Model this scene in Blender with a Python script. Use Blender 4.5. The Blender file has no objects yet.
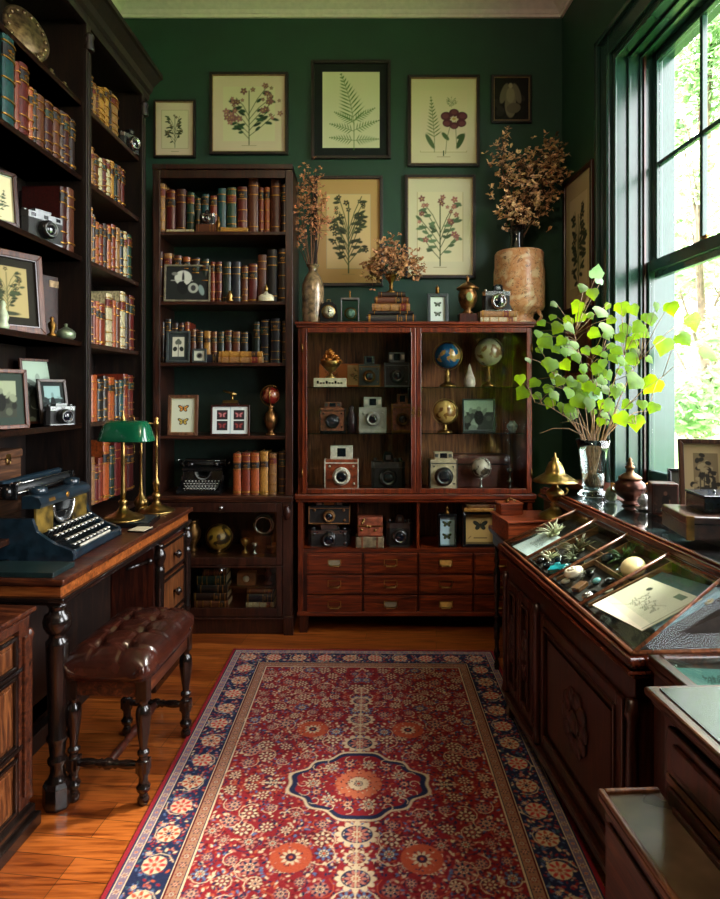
import bpy, bmesh, math, random
import numpy as np
from mathutils import Matrix, Vector
random.seed(7)
RNG = np.random.RandomState(11)
PI = math.pi
F, CX, HY, CH = 620.0, 360.0, 392.0, 1.43      # focal length in px, principal point, camera height
COL = bpy.context.scene.collection
def PX(px, D): return (px - CX) * D / F
def PZ(py, D): return CH - (py - HY) * D / F
def PW(n, D): return n * D / F
def T(x, y, z): return Matrix.Translation((x, y, z))
def R(a, ax): return Matrix.Rotation(math.radians(a), 4, ax)

# ------------------------------------------------------------------ colours and materials
def lin(c):
    return tuple(((v/255)/12.92 if v/255 <= .04045 else ((v/255+.055)/1.055)**2.4) for v in c)
def l4(c): return lin(c) + (1.0,)
MATS = {}
def _new(name):
    m = bpy.data.materials.new(name); m.use_nodes = True
    nt = m.node_tree
    for n in list(nt.nodes): nt.nodes.remove(n)
    out = nt.nodes.new('ShaderNodeOutputMaterial'); b = nt.nodes.new('ShaderNodeBsdfPrincipled')
    nt.links.new(b.outputs[0], out.inputs[0])
    return m, nt, b
def ramp(nt, src, stops):
    r = nt.nodes.new('ShaderNodeValToRGB')
    e = r.color_ramp.elements
    while len(e) < len(stops): e.new(.5)
    for i, (p, c) in enumerate(stops): e[i].position = p; e[i].color = l4(c)
    nt.links.new(src, r.inputs[0]); return r.outputs[0]
def noise(nt, scale=(1, 1, 1), s=5, detail=4, dist=0, gen='Object'):
    tc = nt.nodes.new('ShaderNodeTexCoord'); mp = nt.nodes.new('ShaderNodeMapping')
    mp.inputs['Scale'].default_value = scale
    n = nt.nodes.new('ShaderNodeTexNoise'); n.inputs['Scale'].default_value = s
    n.inputs['Detail'].default_value = detail; n.inputs['Distortion'].default_value = dist
    nt.links.new(tc.outputs[gen], mp.inputs[0]); nt.links.new(mp.outputs[0], n.inputs[0])
    return n.outputs[0]
def bump(nt, b, src, st=.2, d=.002):
    u = nt.nodes.new('ShaderNodeBump'); u.inputs['Strength'].default_value = st; u.inputs['Distance'].default_value = d
    nt.links.new(src, u.inputs['Height']); nt.links.new(u.outputs[0], b.inputs['Normal'])
def plain(name, c, rough=.5, metal=0, var=.12, s=30, coat=0, bmp=0, spec=.5):
    if name in MATS: return MATS[name]
    m, nt, b = _new(name)
    n = noise(nt, s=s, detail=3)
    lo = tuple(max(0, v*(1-var)) for v in c); hi = tuple(min(255, v*(1+var)) for v in c)
    nt.links.new(ramp(nt, n, [(.3, lo), (.7, hi)]), b.inputs['Base Color'])
    b.inputs['Roughness'].default_value = rough; b.inputs['Metallic'].default_value = metal
    b.inputs['Coat Weight'].default_value = coat; b.inputs['Specular IOR Level'].default_value = spec
    b.inputs['Coat Roughness'].default_value = .15
    if bmp: bump(nt, b, n, bmp)
    MATS[name] = m; return m
def wood(name, dark, base, lite, grain='z', rough=.32, coat=.25, s=4):
    if name in MATS: return MATS[name]
    m, nt, b = _new(name)
    k = {'x': (1.2, 14, 14), 'y': (14, 1.2, 14), 'z': (14, 14, 1.2)}[grain]
    n = noise(nt, k, s, 6, 1.2)
    nt.links.new(ramp(nt, n, [(.32, dark), (.52, base), (.72, lite)]), b.inputs['Base Color'])
    b.inputs['Roughness'].default_value = rough; b.inputs['Coat Weight'].default_value = coat
    b.inputs['Coat Roughness'].default_value = .2
    bump(nt, b, n, .15, .001)
    MATS[name] = m; return m
def glassy(name, tint=(235, 245, 240), rough=.02, k=1.0):
    if name in MATS: return MATS[name]
    m = bpy.data.materials.new(name); m.use_nodes = True; nt = m.node_tree
    for n in list(nt.nodes): nt.nodes.remove(n)
    out = nt.nodes.new('ShaderNodeOutputMaterial'); mx = nt.nodes.new('ShaderNodeMixShader')
    tr = nt.nodes.new('ShaderNodeBsdfTransparent'); tr.inputs[0].default_value = l4(tint)
    gl = nt.nodes.new('ShaderNodeBsdfGlossy'); gl.inputs['Roughness'].default_value = rough
    fr = nt.nodes.new('ShaderNodeFresnel'); 
    ge = nt.nodes.new('ShaderNodeNewGeometry'); io = nt.nodes.new('ShaderNodeMath'); io.operation = 'MULTIPLY_ADD'
    io.inputs[1].default_value = 1/1.45-1.45; io.inputs[2].default_value = 1.45
    nt.links.new(ge.outputs['Backfacing'], io.inputs[0]); nt.links.new(io.outputs[0], fr.inputs[0])
    mu = nt.nodes.new('ShaderNodeMath'); mu.operation = 'MULTIPLY'; mu.inputs[1].default_value = k
    nt.links.new(fr.outputs[0], mu.inputs[0]); nt.links.new(mu.outputs[0], mx.inputs[0])
    nt.links.new(tr.outputs[0], mx.inputs[1]); nt.links.new(gl.outputs[0], mx.inputs[2])
    nt.links.new(mx.outputs[0], out.inputs[0]); MATS[name] = m; return m
def leafy(name, c, tc, rough=.45, var=.25, s=12, tw=.5):
    if name in MATS: return MATS[name]
    m = bpy.data.materials.new(name); m.use_nodes = True; nt = m.node_tree
    for n in list(nt.nodes): nt.nodes.remove(n)
    out = nt.nodes.new('ShaderNodeOutputMaterial'); mx = nt.nodes.new('ShaderNodeMixShader')
    b = nt.nodes.new('ShaderNodeBsdfPrincipled'); t = nt.nodes.new('ShaderNodeBsdfTranslucent')
    n = noise(nt, s=s, detail=3)
    nt.links.new(ramp(nt, n, [(.3, tuple(v*(1-var) for v in c)), (.7, tuple(min(255, v*(1+var)) for v in c))]), b.inputs['Base Color'])
    nt.links.new(ramp(nt, n, [(.3, tuple(v*(1-var) for v in tc)), (.7, tuple(min(255, v*(1+var)) for v in tc))]), t.inputs[0])
    b.inputs['Roughness'].default_value = rough; mx.inputs[0].default_value = tw
    nt.links.new(b.outputs[0], mx.inputs[1]); nt.links.new(t.outputs[0], mx.inputs[2])
    nt.links.new(mx.outputs[0], out.inputs[0]); MATS[name] = m; return m
def attr_mat(name, rough=.8, bmp=0, spec=.3):
    if name in MATS: return MATS[name]
    m, nt, b = _new(name)
    a = nt.nodes.new('ShaderNodeAttribute'); a.attribute_name = 'Col'
    nt.links.new(a.outputs[0], b.inputs['Base Color'])
    b.inputs['Roughness'].default_value = rough; b.inputs['Specular IOR Level'].default_value = spec
    if bmp: bump(nt, b, noise(nt, s=350, detail=2), bmp, .003)
    MATS[name] = m; return m

# ------------------------------------------------------------------ mesh builder
class MB:
    def __init__(s): s.v = []; s.f = []; s.m = []; s.sm = []; s.M = Matrix.Identity(4)
    def _add(s, vs, fs, m=0, sm=False):
        o = len(s.v); M = s.M
        s.v += [tuple(M @ Vector(p)) for p in vs]
        s.f += [tuple(o+i for i in f) for f in fs]; s.m += [m]*len(fs); s.sm += [sm]*len(fs)
        return s
    def box(s, x0, x1, y0, y1, z0, z1, m=0):
        return s._add([(x0,y0,z0),(x1,y0,z0),(x1,y1,z0),(x0,y1,z0),(x0,y0,z1),(x1,y0,z1),(x1,y1,z1),(x0,y1,z1)],
            [(0,3,2,1),(4,5,6,7),(0,1,5,4),(1,2,6,5),(2,3,7,6),(3,0,4,7)], m)
    def lathe(s, prof, c=(0,0,0), seg=24, m=0, ax='z', sq=None, sx=1, sy=1):
        # prof: (radius, height) pairs; sq: z-range list that stays square
        vs = []; fs = []; n = len(prof)
        for r, h in prof:
            for k in range(seg):
                a = 2*PI*k/seg
                x, y = r*math.cos(a)*sx, r*math.sin(a)*sy
                p = (x, y, h) if ax == 'z' else ((x, -h, y) if ax == 'y' else (h, x, y))
                vs.append((p[0]+c[0], p[1]+c[1], p[2]+c[2]))
        for i in range(n-1):
            for k in range(seg):
                a, b = i*seg+k, i*seg+(k+1) % seg
                fs.append((a, b, b+seg, a+seg))
        if prof[0][0] > 1e-5: fs.append(tuple(range(seg))[::-1])
        if prof[-1][0] > 1e-5: fs.append(tuple((n-1)*seg+k for k in range(seg)))
        return s._add(vs, fs, m, True)
    def ball(s, c, r, seg=16, m=0, n=10):
        if not isinstance(r, (tuple, list)): r = (r, r, r)
        vs = []; fs = []
        for i in range(n+1):
            t = PI*i/n
            for k in range(seg):
                a = 2*PI*k/seg
                vs.append((c[0]+r[0]*math.sin(t)*math.cos(a), c[1]+r[1]*math.sin(t)*math.sin(a), c[2]-r[2]*math.cos(t)))
        for i in range(n):
            for k in range(seg):
                a, b = i*seg+k, i*seg+(k+1) % seg
                fs.append((a, b, b+seg, a+seg))
        return s._add(vs, fs, m, True)
    def torus(s, c, Rr, r, ax='z', seg=32, n=8, m=0, a0=0, a1=2*PI):
        pts = []
        full = abs(a1-a0-2*PI) < 1e-4
        for k in range(seg + (0 if full else 1)):
            a = a0+(a1-a0)*k/seg; x, y = Rr*math.cos(a), Rr*math.sin(a)
            pts.append((c[0]+x, c[1]+y, c[2]) if ax == 'z' else ((c[0]+x, c[1], c[2]+y) if ax == 'y' else (c[0], c[1]+x, c[2]+y)))
        return s.tube(pts, r, n, m, closed=full)
    def tube(s, pts, r, seg=8, m=0, closed=False):
        P = [Vector(p) for p in pts]; n = len(P)
        rs = r if isinstance(r, (list, tuple)) else [r]*n
        vs = []; fs = []; up = None
        for i in range(n):
            if closed: t = P[(i+1) % n]-P[i-1]
            else: t = P[min(i+1, n-1)]-P[max(i-1, 0)]
            if t.length < 1e-9: t = Vector((0,0,1))
            t.normalize()
            if up is None:
                up = Vector((0,0,1)) if abs(t.z) < .9 else Vector((1,0,0))
            u = t.cross(up)
            if u.length < 1e-6: u = t.cross(Vector((0,1,0)))
            u.normalize(); w = u.cross(t); up = w
            for k in range(seg):
                a = 2*PI*k/seg
                vs.append(tuple(P[i]+(u*math.cos(a)+w*math.sin(a))*rs[i]))
        for i in range(n if closed else n-1):
            j = (i+1) % n
            for k in range(seg):
                a, b = k, (k+1) % seg
                fs.append((i*seg+a, i*seg+b, j*seg+b, j*seg+a))
        if not closed:
            fs.append(tuple(range(seg))[::-1]); fs.append(tuple((n-1)*seg+k for k in range(seg)))
        return s._add(vs, fs, m, True)
    def prism(s, out, z0, z1, m=0, ax='z', sm=False):
        n = len(out)
        def P(a, b, h): return (a, b, h) if ax == 'z' else ((a, h, b) if ax == 'y' else (h, a, b))
        vs = [P(a, b, z0) for a, b in out]+[P(a, b, z1) for a, b in out]
        fs = [(i, (i+1) % n, n+(i+1) % n, n+i) for i in range(n)]
        s._add(vs, fs, m, sm)
        return s._add(vs, [tuple(range(n))[::-1], tuple(range(n, 2*n))], m)
    def build(s, name, mats, parent=None, bevel=0, loc=(0,0,0), rot=(0,0,0), kind=None, seg=2, recalc=True):
        me = bpy.data.meshes.new(name)
        me.from_pydata(s.v, [], s.f)
        if not isinstance(mats, (list, tuple)): mats = [mats]
        for m in mats: me.materials.append(m)
        me.polygons.foreach_set('material_index', s.m); me.polygons.foreach_set('use_smooth', s.sm)
        if recalc:
            bm = bmesh.new(); bm.from_mesh(me)
            bmesh.ops.recalc_face_normals(bm, faces=bm.faces); bm.to_mesh(me); bm.free()
        o = bpy.data.objects.new(name, me); COL.objects.link(o)
        o.parent = parent; o.location = loc; o.rotation_euler = tuple(math.radians(a) for a in rot)
        if bevel:
            b = o.modifiers.new('bevel', 'BEVEL'); b.width = bevel; b.segments = seg; b.limit_method = 'ANGLE'; b.angle_limit = .7
            b.use_clamp_overlap = True
        if kind: o['kind'] = kind
        return o
def _pieces(s, name, mats, parent=None, **k):
    par = list(range(len(s.v)))
    def fd(i):
        while par[i] != i: par[i] = par[par[i]]; i = par[i]
        return i
    for f in s.f:
        for i in f[1:]: par[fd(i)] = fd(f[0])
    gr = {}
    for n_, f in enumerate(s.f): gr.setdefault(fd(f[0]), []).append(n_)
    res = []
    for fs in gr.values():
        q = MB(); mp = {}
        for n_ in fs:
            f = s.f[n_]
            for i in f:
                if i not in mp: mp[i] = len(q.v); q.v.append(s.v[i])
            q.f.append(tuple(mp[i] for i in f)); q.m.append(s.m[n_]); q.sm.append(s.sm[n_])
        res.append(q.build(name, mats, parent, **k))
    return res
MB.pieces = _pieces
def bx(*a, m=0): return MB().box(*a, m=m)
LABELS = []
def tag(o, label, cat, group=None, kind=None):
    o['label'] = label; o['category'] = cat
    if group: o['group'] = group
    if kind: o['kind'] = kind
    LABELS.append(label); return o
def thing(name, label, cat, loc=(0,0,0), rz=0, group=None, rx=0, ry=0):
    o = bpy.data.objects.new(name, None); o.empty_display_size = .05; COL.objects.link(o)
    o.location = loc; o.rotation_euler = (math.radians(rx), math.radians(ry), math.radians(rz))
    return tag(o, label, cat, group)

# ------------------------------------------------------------------ painted sheets (prints, rug) as coloured grids
class Canvas:
    def __init__(s, w, h, nx, bg):
        s.w, s.h = w, h; s.nx = nx; s.ny = max(4, int(round(nx*h/w)))
        s.px = w/(s.nx-1); s.py = h/(s.ny-1)
        s.a = np.zeros((s.ny, s.nx, 3)); s.a[:] = lin(bg)
    def win(s, x0, x1, y0, y1):
        i0 = max(0, int(x0/s.px)-1); i1 = min(s.nx, int(x1/s.px)+3)
        j0 = max(0, int(y0/s.py)-1); j1 = min(s.ny, int(y1/s.py)+3)
        if i0 >= i1 or j0 >= j1: return None
        X, Y = np.meshgrid(np.arange(i0, i1)*s.px, np.arange(j0, j1)*s.py)
        return (slice(j0, j1), slice(i0, i1)), X, Y
    def mix(s, sl, al, col):
        al = np.clip(al, 0, 1)[..., None]
        s.a[sl] = s.a[sl]*(1-al)+np.array(lin(col))*al
    def rect(s, x0, x1, y0, y1, col):
        q = s.win(x0, x1, y0, y1)
        if q: s.mix(q[0], ((q[1] >= x0) & (q[1] <= x1) & (q[2] >= y0) & (q[2] <= y1))*1.0, col)
    def ell(s, cx, cy, rx, ry, ang=0, col=(0,0,0), al=1):
        m = max(rx, ry); q = s.win(cx-m, cx+m, cy-m, cy+m)
        if not q: return
        c, d = math.cos(ang), math.sin(ang); X = q[1]-cx; Y = q[2]-cy
        u = X*c+Y*d; v = -X*d+Y*c
        r = np.sqrt((u/rx)**2+(v/ry)**2)
        s.mix(q[0], ((1-r)*min(rx, ry)/s.px+.5)*al, col)
    def line(s, x0, y0, x1, y1, th, col, al=1):
        q = s.win(min(x0, x1)-th, max(x0, x1)+th, min(y0, y1)-th, max(y0, y1)+th)
        if not q: return
        dx, dy = x1-x0, y1-y0; L = dx*dx+dy*dy+1e-12
        t = np.clip(((q[1]-x0)*dx+(q[2]-y0)*dy)/L, 0, 1)
        d = np.hypot(q[1]-x0-t*dx, q[2]-y0-t*dy)
        s.mix(q[0], ((th/2-d)/s.px+.5)*al, col)
    def leaf(s, x, y, ang, L, W, col):
        s.ell(x+math.cos(ang)*L/2, y+math.sin(ang)*L/2, L/2, W/2, ang, col)
    def path(s, pts, th, col):
        for a, b in zip(pts, pts[1:]): s.line(a[0], a[1], b[0], b[1], th, col)
    def mesh(s, name, mat, parent, loc=(0,0,0), rot=(0,0,0), flat=False, centre=True, hgt=None):
        """grid in the x-z plane facing -y, or flat in x-y facing +z"""
        nx, ny = s.nx, s.ny
        X, Y = np.meshgrid(np.arange(nx)*s.px, np.arange(ny)*s.py)
        if centre: X = X-s.w/2
        co = np.zeros((ny*nx, 3)); co[:, 0] = X.ravel()
        if flat: co[:, 1] = Y.ravel(); co[:, 2] = 0 if hgt is None else hgt.ravel()
        else: co[:, 2] = Y.ravel()
        idx = np.arange(ny*nx).reshape(ny, nx)
        q = np.stack([idx[:-1, :-1], idx[:-1, 1:], idx[1:, 1:], idx[1:, :-1]], -1).reshape(-1, 4)
        me = bpy.data.meshes.new(name)
        me.vertices.add(len(co)); me.vertices.foreach_set('co', co.ravel())
        me.loops.add(q.size); me.loops.foreach_set('vertex_index', q.ravel().astype(np.int32))
        me.polygons.add(len(q)); me.polygons.foreach_set('loop_start', (np.arange(len(q))*4).astype(np.int32))
        me.update(calc_edges=True)
        at = me.color_attributes.new('Col', 'FLOAT_COLOR', 'POINT')
        rgba = np.ones((ny*nx, 4), dtype=np.float32); rgba[:, :3] = s.a.reshape(-1, 3)
        at.data.foreach_set('color', rgba.ravel())
        me.materials.append(mat)
        o = bpy.data.objects.new(name, me); COL.objects.link(o); o.parent = parent
        o.location = loc; o.rotation_euler = tuple(math.radians(a) for a in rot)
        return o

# ------------------------------------------------------------------ material library
W_BLK = wood('wood_black_walnut', (9,5,4), (24,13,8), (44,25,15), 'z', rough=.45, coat=.05)
W_BLKX = wood('wood_black_walnut_shelf', (20,10,6), (44,23,13), (74,40,23), 'y', coat=.1)
W_CASE = wood('wood_dark_case', (22,10,7), (44,20,12), (70,34,20), 'z')
W_CASEX = wood('wood_dark_case_shelf', (24,12,8), (52,25,15), (80,42,24), 'x')
W_MAH = wood('wood_mahogany', (46,14,4), (92,32,9), (132,54,18), 'z')
W_MAHX = wood('wood_mahogany_rail', (46,14,4), (95,33,9), (134,55,18), 'x')
W_MAHD = wood('wood_mahogany_dark', (26,9,5), (52,19,10), (80,32,16), 'z')
W_DESK = wood('wood_desk', (30,13,8), (70,32,17), (112,58,30), 'y')
W_DESKL = wood('wood_desk_lit', (88,42,17), (146,76,32), (186,108,52), 'y')  # brighter copy of the desk wood: light on the apron put into the colour
W_CHEST = wood('wood_chest_burr', (44,22,12), (96,52,26), (150,92,48), 'z', s=6)
W_EBON = plain('ebonised_turning', (22,14,11), .22, coat=.5, var=.3)
BRASS = plain('aged_brass', (158,130,76), .3, 1, .18, s=25)
BRASSD = plain('dull_brass', (120,88,44), .4, 1, .25, s=25)
CHROME = plain('worn_chrome', (190,190,186), .25, 1, .08)
STEEL = plain('grey_steel', (110,112,112), .35, 1, .1)
BLACK = plain('black_enamel', (14,15,16), .22, var=.2, coat=.4)
def true_glass(name, c, ior):
    if name in MATS: return MATS[name]
    m, nt, b = _new(name); b.inputs['Base Color'].default_value = l4(c); b.inputs['Transmission Weight'].default_value = 1
    b.inputs['IOR'].default_value = ior; b.inputs['Roughness'].default_value = .0; MATS[name] = m; return m
LEATHB = plain('black_leatherette', (22,22,22), .6, var=.4, s=250, bmp=.4)
LENSG = plain('lens_glass', (12,16,26), .04, var=.1, coat=1)
GLASS = glassy('clear_glass')
GLASSD = glassy('cabinet_glass', (246,247,244), .02, .7)
PAPER = plain('aged_paper', (214,200,166), .8, var=.06)
WHITEP = plain('pale_paper', (216,222,214), .75, var=.05)
PAGES = plain('page_edges', (196,172,126), .85, var=.12, s=120)
GILT = plain('gilt', (168,120,50), .4, .8, .2)
PRINT = attr_mat('print_ink', .8)
# ================================================================== camera, daylight, shell
cam = bpy.data.cameras.new('camera'); cam.lens = 620/899*36; cam.sensor_width = 36; cam.shift_y = -57.5/899
cam.clip_start = .02; cam.clip_end = 200
co = bpy.data.objects.new('camera', cam); COL.objects.link(co); co.location = (0,0,CH); co.rotation_euler = (PI/2,0,0)
sc = bpy.context.scene; sc.camera = co
sc.view_settings.view_transform = 'Standard'; sc.view_settings.look = 'None'; sc.view_settings.gamma = 1
sc.view_settings.use_curve_mapping = False; sc.view_settings.exposure = 1.28
w = bpy.data.worlds.new('daylight'); sc.world = w; w.use_nodes = True
bg = w.node_tree.nodes['Background']; bg.inputs[0].default_value = (1,.95,.97,1); bg.inputs[1].default_value = 9.0

YB = 4.1                                    # back wall
TR, TL = 2.405, -1.72                       # the side walls splay by a degree or two
def RP(a, b, z=0):                          # right-wall frame: a outwards, b along the wall away from the camera
    t = math.radians(TR); return (1.336+a*math.cos(t)-b*math.sin(t), YB+a*math.sin(t)+b*math.cos(t), z)
def LP(a, b, z=0):                          # left-wall frame, origin at the back left corner
    t = math.radians(TL); return (-1.60+a*math.cos(t)-b*math.sin(t), YB+a*math.sin(t)+b*math.cos(t), z)

GREEN = plain('green_wall_paint', (24,62,46), .6, var=.07, s=5)
TRIMG = plain('green_trim_gloss', (34,62,56), .22, var=.06, s=6)
CEIL = plain('ceiling_white', (226,214,206), .8, var=.03)
# floor: narrow oak boards
m, nt, b = _new('oak_floor')
tc = nt.nodes.new('ShaderNodeTexCoord'); mp = nt.nodes.new('ShaderNodeMapping')
br = nt.nodes.new('ShaderNodeTexBrick'); br.inputs['Scale'].default_value = 1; br.inputs['Brick Width'].default_value = 1.1
br.inputs['Row Height'].default_value = .085; br.inputs['Mortar Size'].default_value = .0012; br.offset = .37; br.offset_frequency = 3
br.inputs['Color1'].default_value = l4((176,98,40)); br.inputs['Color2'].default_value = l4((128,64,24)); br.inputs['Mortar'].default_value = l4((44,22,10))
nt.links.new(tc.outputs['Object'], mp.inputs[0]); nt.links.new(mp.outputs[0], br.inputs[0])
mp.inputs['Rotation'].default_value = (0,0,math.radians(7))
n = noise(nt, (1.5,22,1), 3, 6, 1.0); rr = ramp(nt, n, [(.3,(150,120,100)), (.55,(235,225,215)), (.75,(255,255,255))])
mx = nt.nodes.new('ShaderNodeMixRGB'); mx.blend_type = 'MULTIPLY'; mx.inputs[0].default_value = 1
nt.links.new(br.outputs[0], mx.inputs[1]); nt.links.new(rr, mx.inputs[2]); nt.links.new(mx.outputs[0], b.inputs['Base Color'])
b.inputs['Roughness'].default_value = .3; b.inputs['Coat Weight'].default_value = .2; bump(nt, b, n, .1, .001)
OAK = m
def struct(mb, name, mat, **k): return mb.build(name, mat, kind='structure', **k)
struct(bx(-1.95, 1.95, -1.7, 4.4, -.1, 0), 'floor', OAK)
struct(bx(-2.0, 2.1, -1.8, 4.5, 4.0, 4.12), 'ceiling', CEIL)
struct(bx(-1.9, 2.0, YB, YB+.2, 0, 4.0), 'wall_back', GREEN)
struct(bx(-1.95, 1.95, -1.8, -1.6, 0, 4.0), 'wall_front', GREEN)
struct(bx(-.2, 0, -5.9, 0, 0, 4.0), 'wall_left', GREEN, loc=(-1.60,YB,0), rot=(0,0,TL))
W1 = (-2.05, -.737); W2_ADDED = (-4.15, -2.85); WZ = (.945, 3.26)  # second opening is an added window, out of view, for extra daylight
mb = MB()
for b0, b1 in ((-6.0, W2_ADDED[0]), (W2_ADDED[1], W1[0]), (W1[1], 0)): mb.box(0,.34,b0,b1,0,4.0)
for b0, b1 in (W1, W2_ADDED): mb.box(0,.34,b0,b1,0,WZ[0]-.03); mb.box(0,.34,b0,b1,WZ[1],4.0)
struct(mb, 'wall_right', GREEN, loc=(1.336,YB,0), rot=(0,0,TR))
# crown moulding: stepped profile (outwards from the wall, height)
crown = [(0,3.9),(.018,3.9),(.022,3.915),(.03,3.918),(.045,3.935),(.085,3.955),(.1,3.962),(.1,3.975),(.125,3.98),(.13,4.0),(0,4.0)]
struct(MB().prism([(YB-a, z) for a, z in crown], -1.75, 1.4, ax='x'), 'trim_1', CEIL)
struct(MB().prism([(-a, z) for a, z in crown], -5.8, 0, ax='y'), 'trim_2', CEIL, loc=(1.336,YB,0), rot=(0,0,TR))
struct(MB().prism([(a, z) for a, z in crown], -5.8, 0, ax='y'), 'trim_3', CEIL, loc=(-1.6,YB,0), rot=(0,0,TL))
struct(MB().box(-1.62, 1.33, YB-.018, YB, 0, .16).box(-1.62,1.33,YB-.026,YB,0,.03), 'baseboard_back', TRIMG)
struct(bx(-.018, 0, -5.6, -.02, 0, .16), 'baseboard_right', TRIMG, loc=(1.336,YB,0), rot=(0,0,TR))

def sash(parent, b0, b1, z0, z1, a, rows, cols, st=.045, bot=.055, top=.045, mun=.022):
    fr = MB()
    fr.box(a,a+.035,b0,b0+st,z0,z1).box(a,a+.035,b1-st,b1,z0,z1).box(a,a+.035,b0+st,b1-st,z0,z0+bot).box(a,a+.035,b0+st,b1-st,z1-top,z1)
    f = fr.build('sash_frame', TRIMG, parent, bevel=.004)
    g0, g1, h0, h1 = b0+st, b1-st, z0+bot, z1-top
    mu = MB()
    for i in range(1, cols): x = g0+(g1-g0)*i/cols; mu.box(a+.004,a+.03,x-mun/2,x+mun/2,h0,h1)
    for j in range(1, rows): z = h0+(h1-h0)*j/rows; mu.box(a+.004,a+.03,g0,g1,z-mun/2,z+mun/2)
    if rows*cols > 1: mu.build('muntins', TRIMG, f, bevel=.003)
    bx(a+.015,a+.019,g0,g1,h0,h1).build('glass_pane', glassy('window_glass', (246,250,250), .01, .7), f)
    return f
for k, (b0, b1) in enumerate((W1, W2_ADDED)):
    wn = bpy.data.objects.new('window_%d' % (k+1), None); COL.objects.link(wn); wn['kind'] = 'structure'
    wn.location = (1.336,YB,0); wn.rotation_euler = (0,0,math.radians(TR))
    z0, z1 = WZ
    c = MB()                                   # moulded casing on the room side
    for y0, y1 in ((b1, b1+.13), (b0-.13, b0)):
        c.box(-.022,0,y0,y1,z0-.03,z1+.13)
        e = y1 if y1 > b1 else y0; s_ = -1 if y1 > b1 else 1
        c.box(-.045,-.022,min(e,e+.03*s_),max(e,e+.03*s_),z0-.03,z1+.13)
        i_ = y0 if y1 > b1 else y1
        c.box(-.03,-.022,min(i_,i_-.02*s_),max(i_,i_-.02*s_),z0-.03,z1)
    c.box(-.022,0,b0,b1,z1,z1+.13); c.box(-.045,-.022,b0-.13,b1+.13,z1+.1,z1+.13)
    c.build('window_casing', TRIMG, wn, bevel=.004)
    j = MB()                                   # panelled reveal
    j.box(0,.34,b1-.018,b1,z0,z1).box(0,.34,b0,b0+.018,z0,z1).box(0,.34,b0+.018,b1-.018,z1-.018,z1)
    for a0, a1 in ((.0,.012),(.075,.09),(.14,.155)):
        j.box(a0,a1,b1-.034,b1-.018,z0,z1-.018).box(a0,a1,b0+.018,b0+.034,z0,z1-.018).box(a0,a1,b0+.03,b1-.03,z1-.034,z1-.018)
    j.build('window_jamb', TRIMG, wn, bevel=.003)
    s1, s0 = b1-.02, b0+.02
    st = MB().box(.155,.165,s1-.028,s1,z0,z1-.018).box(.155,.165,s0,s0+.028,z0,z1-.018); st.build('stop_bead', W_MAHD, wn)
    sash(wn, s0, s1, 2.04, z1-.018, .212, 2, 3)
    lo = sash(wn, s0, s1, z0+.0, 2.125, .17, 1, 1, bot=.07, top=.06)
    lk = MB().lathe([(.016,0),(.018,.006),(.008,.012),(.008,.02)], (.19,(s0+s1)/2+.12,2.125)).box(.182,.2,(s0+s1)/2+.1,(s0+s1)/2+.15,2.14,2.147)
    lk.build('sash_lock', BRASSD, lo)
    bx(.2,.42,b0-.02,b1+.02,z0-.06,z0-.001).build('window_sill', TRIMG, wn)
    # daylight portal in the opening
    L = bpy.data.lights.new('sky_portal', 'AREA'); L.shape = 'RECTANGLE'; L.size = b1-b0; L.size_y = z1-z0
    L.cycles.is_portal = True
    lo_ = bpy.data.objects.new('sky_portal', L); COL.objects.link(lo_)
    p = RP(.36, (b0+b1)/2, (z0+z1)/2); lo_.location = p
    lo_.rotation_euler = (math.radians(90), 0, math.radians(90+TR))
sun = bpy.data.lights.new('sun', 'SUN'); sun.energy = SUNE if 'SUNE' in globals() else 6; sun.angle = math.radians(6); sun.color = (1,.93,.8)
so = bpy.data.objects.new('sun', sun); COL.objects.link(so)
so.rotation_euler = Vector((-.62,-.30,-.72)).to_track_quat('-Z', 'Y').to_euler()

# garden beyond the window
struct(bx(1.9, 40, -20, 50, -.75, -.6), 'ground_lawn', plain('lawn_green', (92,128,54), .9, var=.4, s=3))
OUTL = leafy('garden_leaf', (120,156,104), (146,178,112), tw=.5)
BARK = plain('garden_bark', (92,78,62), .9, var=.3, s=15)
def tree(label, x, y, h, cr, n, leaf, blobs, seed):
    rs = random.Random(seed)
    t = thing('garden_tree', label, 'tree', (x,y,-.6), group='garden trees beyond the window')
    tb = MB(); tb.tube([(0,0,0),(.06,.03,h*.3),(-.04,.05,h*.6),(.02,0,h*.9)], [.07,.06,.04,.02], 10)
    fm = MB(); cs = []
    for i in range(blobs):
        a = rs.uniform(0, 2*PI); zz = h*rs.uniform(.25, 1.0); rr = cr*rs.uniform(.2, .9)*math.sin(PI*min(.95, max(.15, zz/h)))
        c = Vector((rr*math.cos(a), rr*math.sin(a), zz)); cs.append((c, cr*rs.uniform(.22, .42)))
        tb.tube([(0,.02,zz*.7), tuple(c*.6+Vector((0,0,zz*.35))), tuple(c)], [.02,.014,.006], 6)
    for i in range(n):
        c, r = rs.choice(cs)
        d = Vector((rs.gauss(0,1), rs.gauss(0,1), rs.gauss(0,1))).normalized()*r*rs.uniform(.4, 1)
        p = c+d; u = Vector((rs.gauss(0,1), rs.gauss(0,1), rs.gauss(0,.6))).normalized(); v = u.orthogonal().normalized()
        s_ = leaf*rs.uniform(.6, 1.3)
        fm._add([p-u*s_, p+v*s_*.45, p+u*s_, p-v*s_*.45], [(0,1,2,3)])
    tb.build('trunk', BARK, t); fm.build('foliage', OUTL, t, recalc=False)
tree('slender tree nearest the house, seen through the upper panes', 4.1, 7.4, 6.4, 1.15, 6200, .075, 26, 3)
tree('bushy low shrub-like tree close outside the big lower pane', 3.5, 5.0, 2.9, .95, 5200, .07, 20, 5)
tree('broad tree farther off, behind the slender nearest one', 6.6, 10.4, 7.5, 1.6, 5600, .11, 26, 9)
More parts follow.
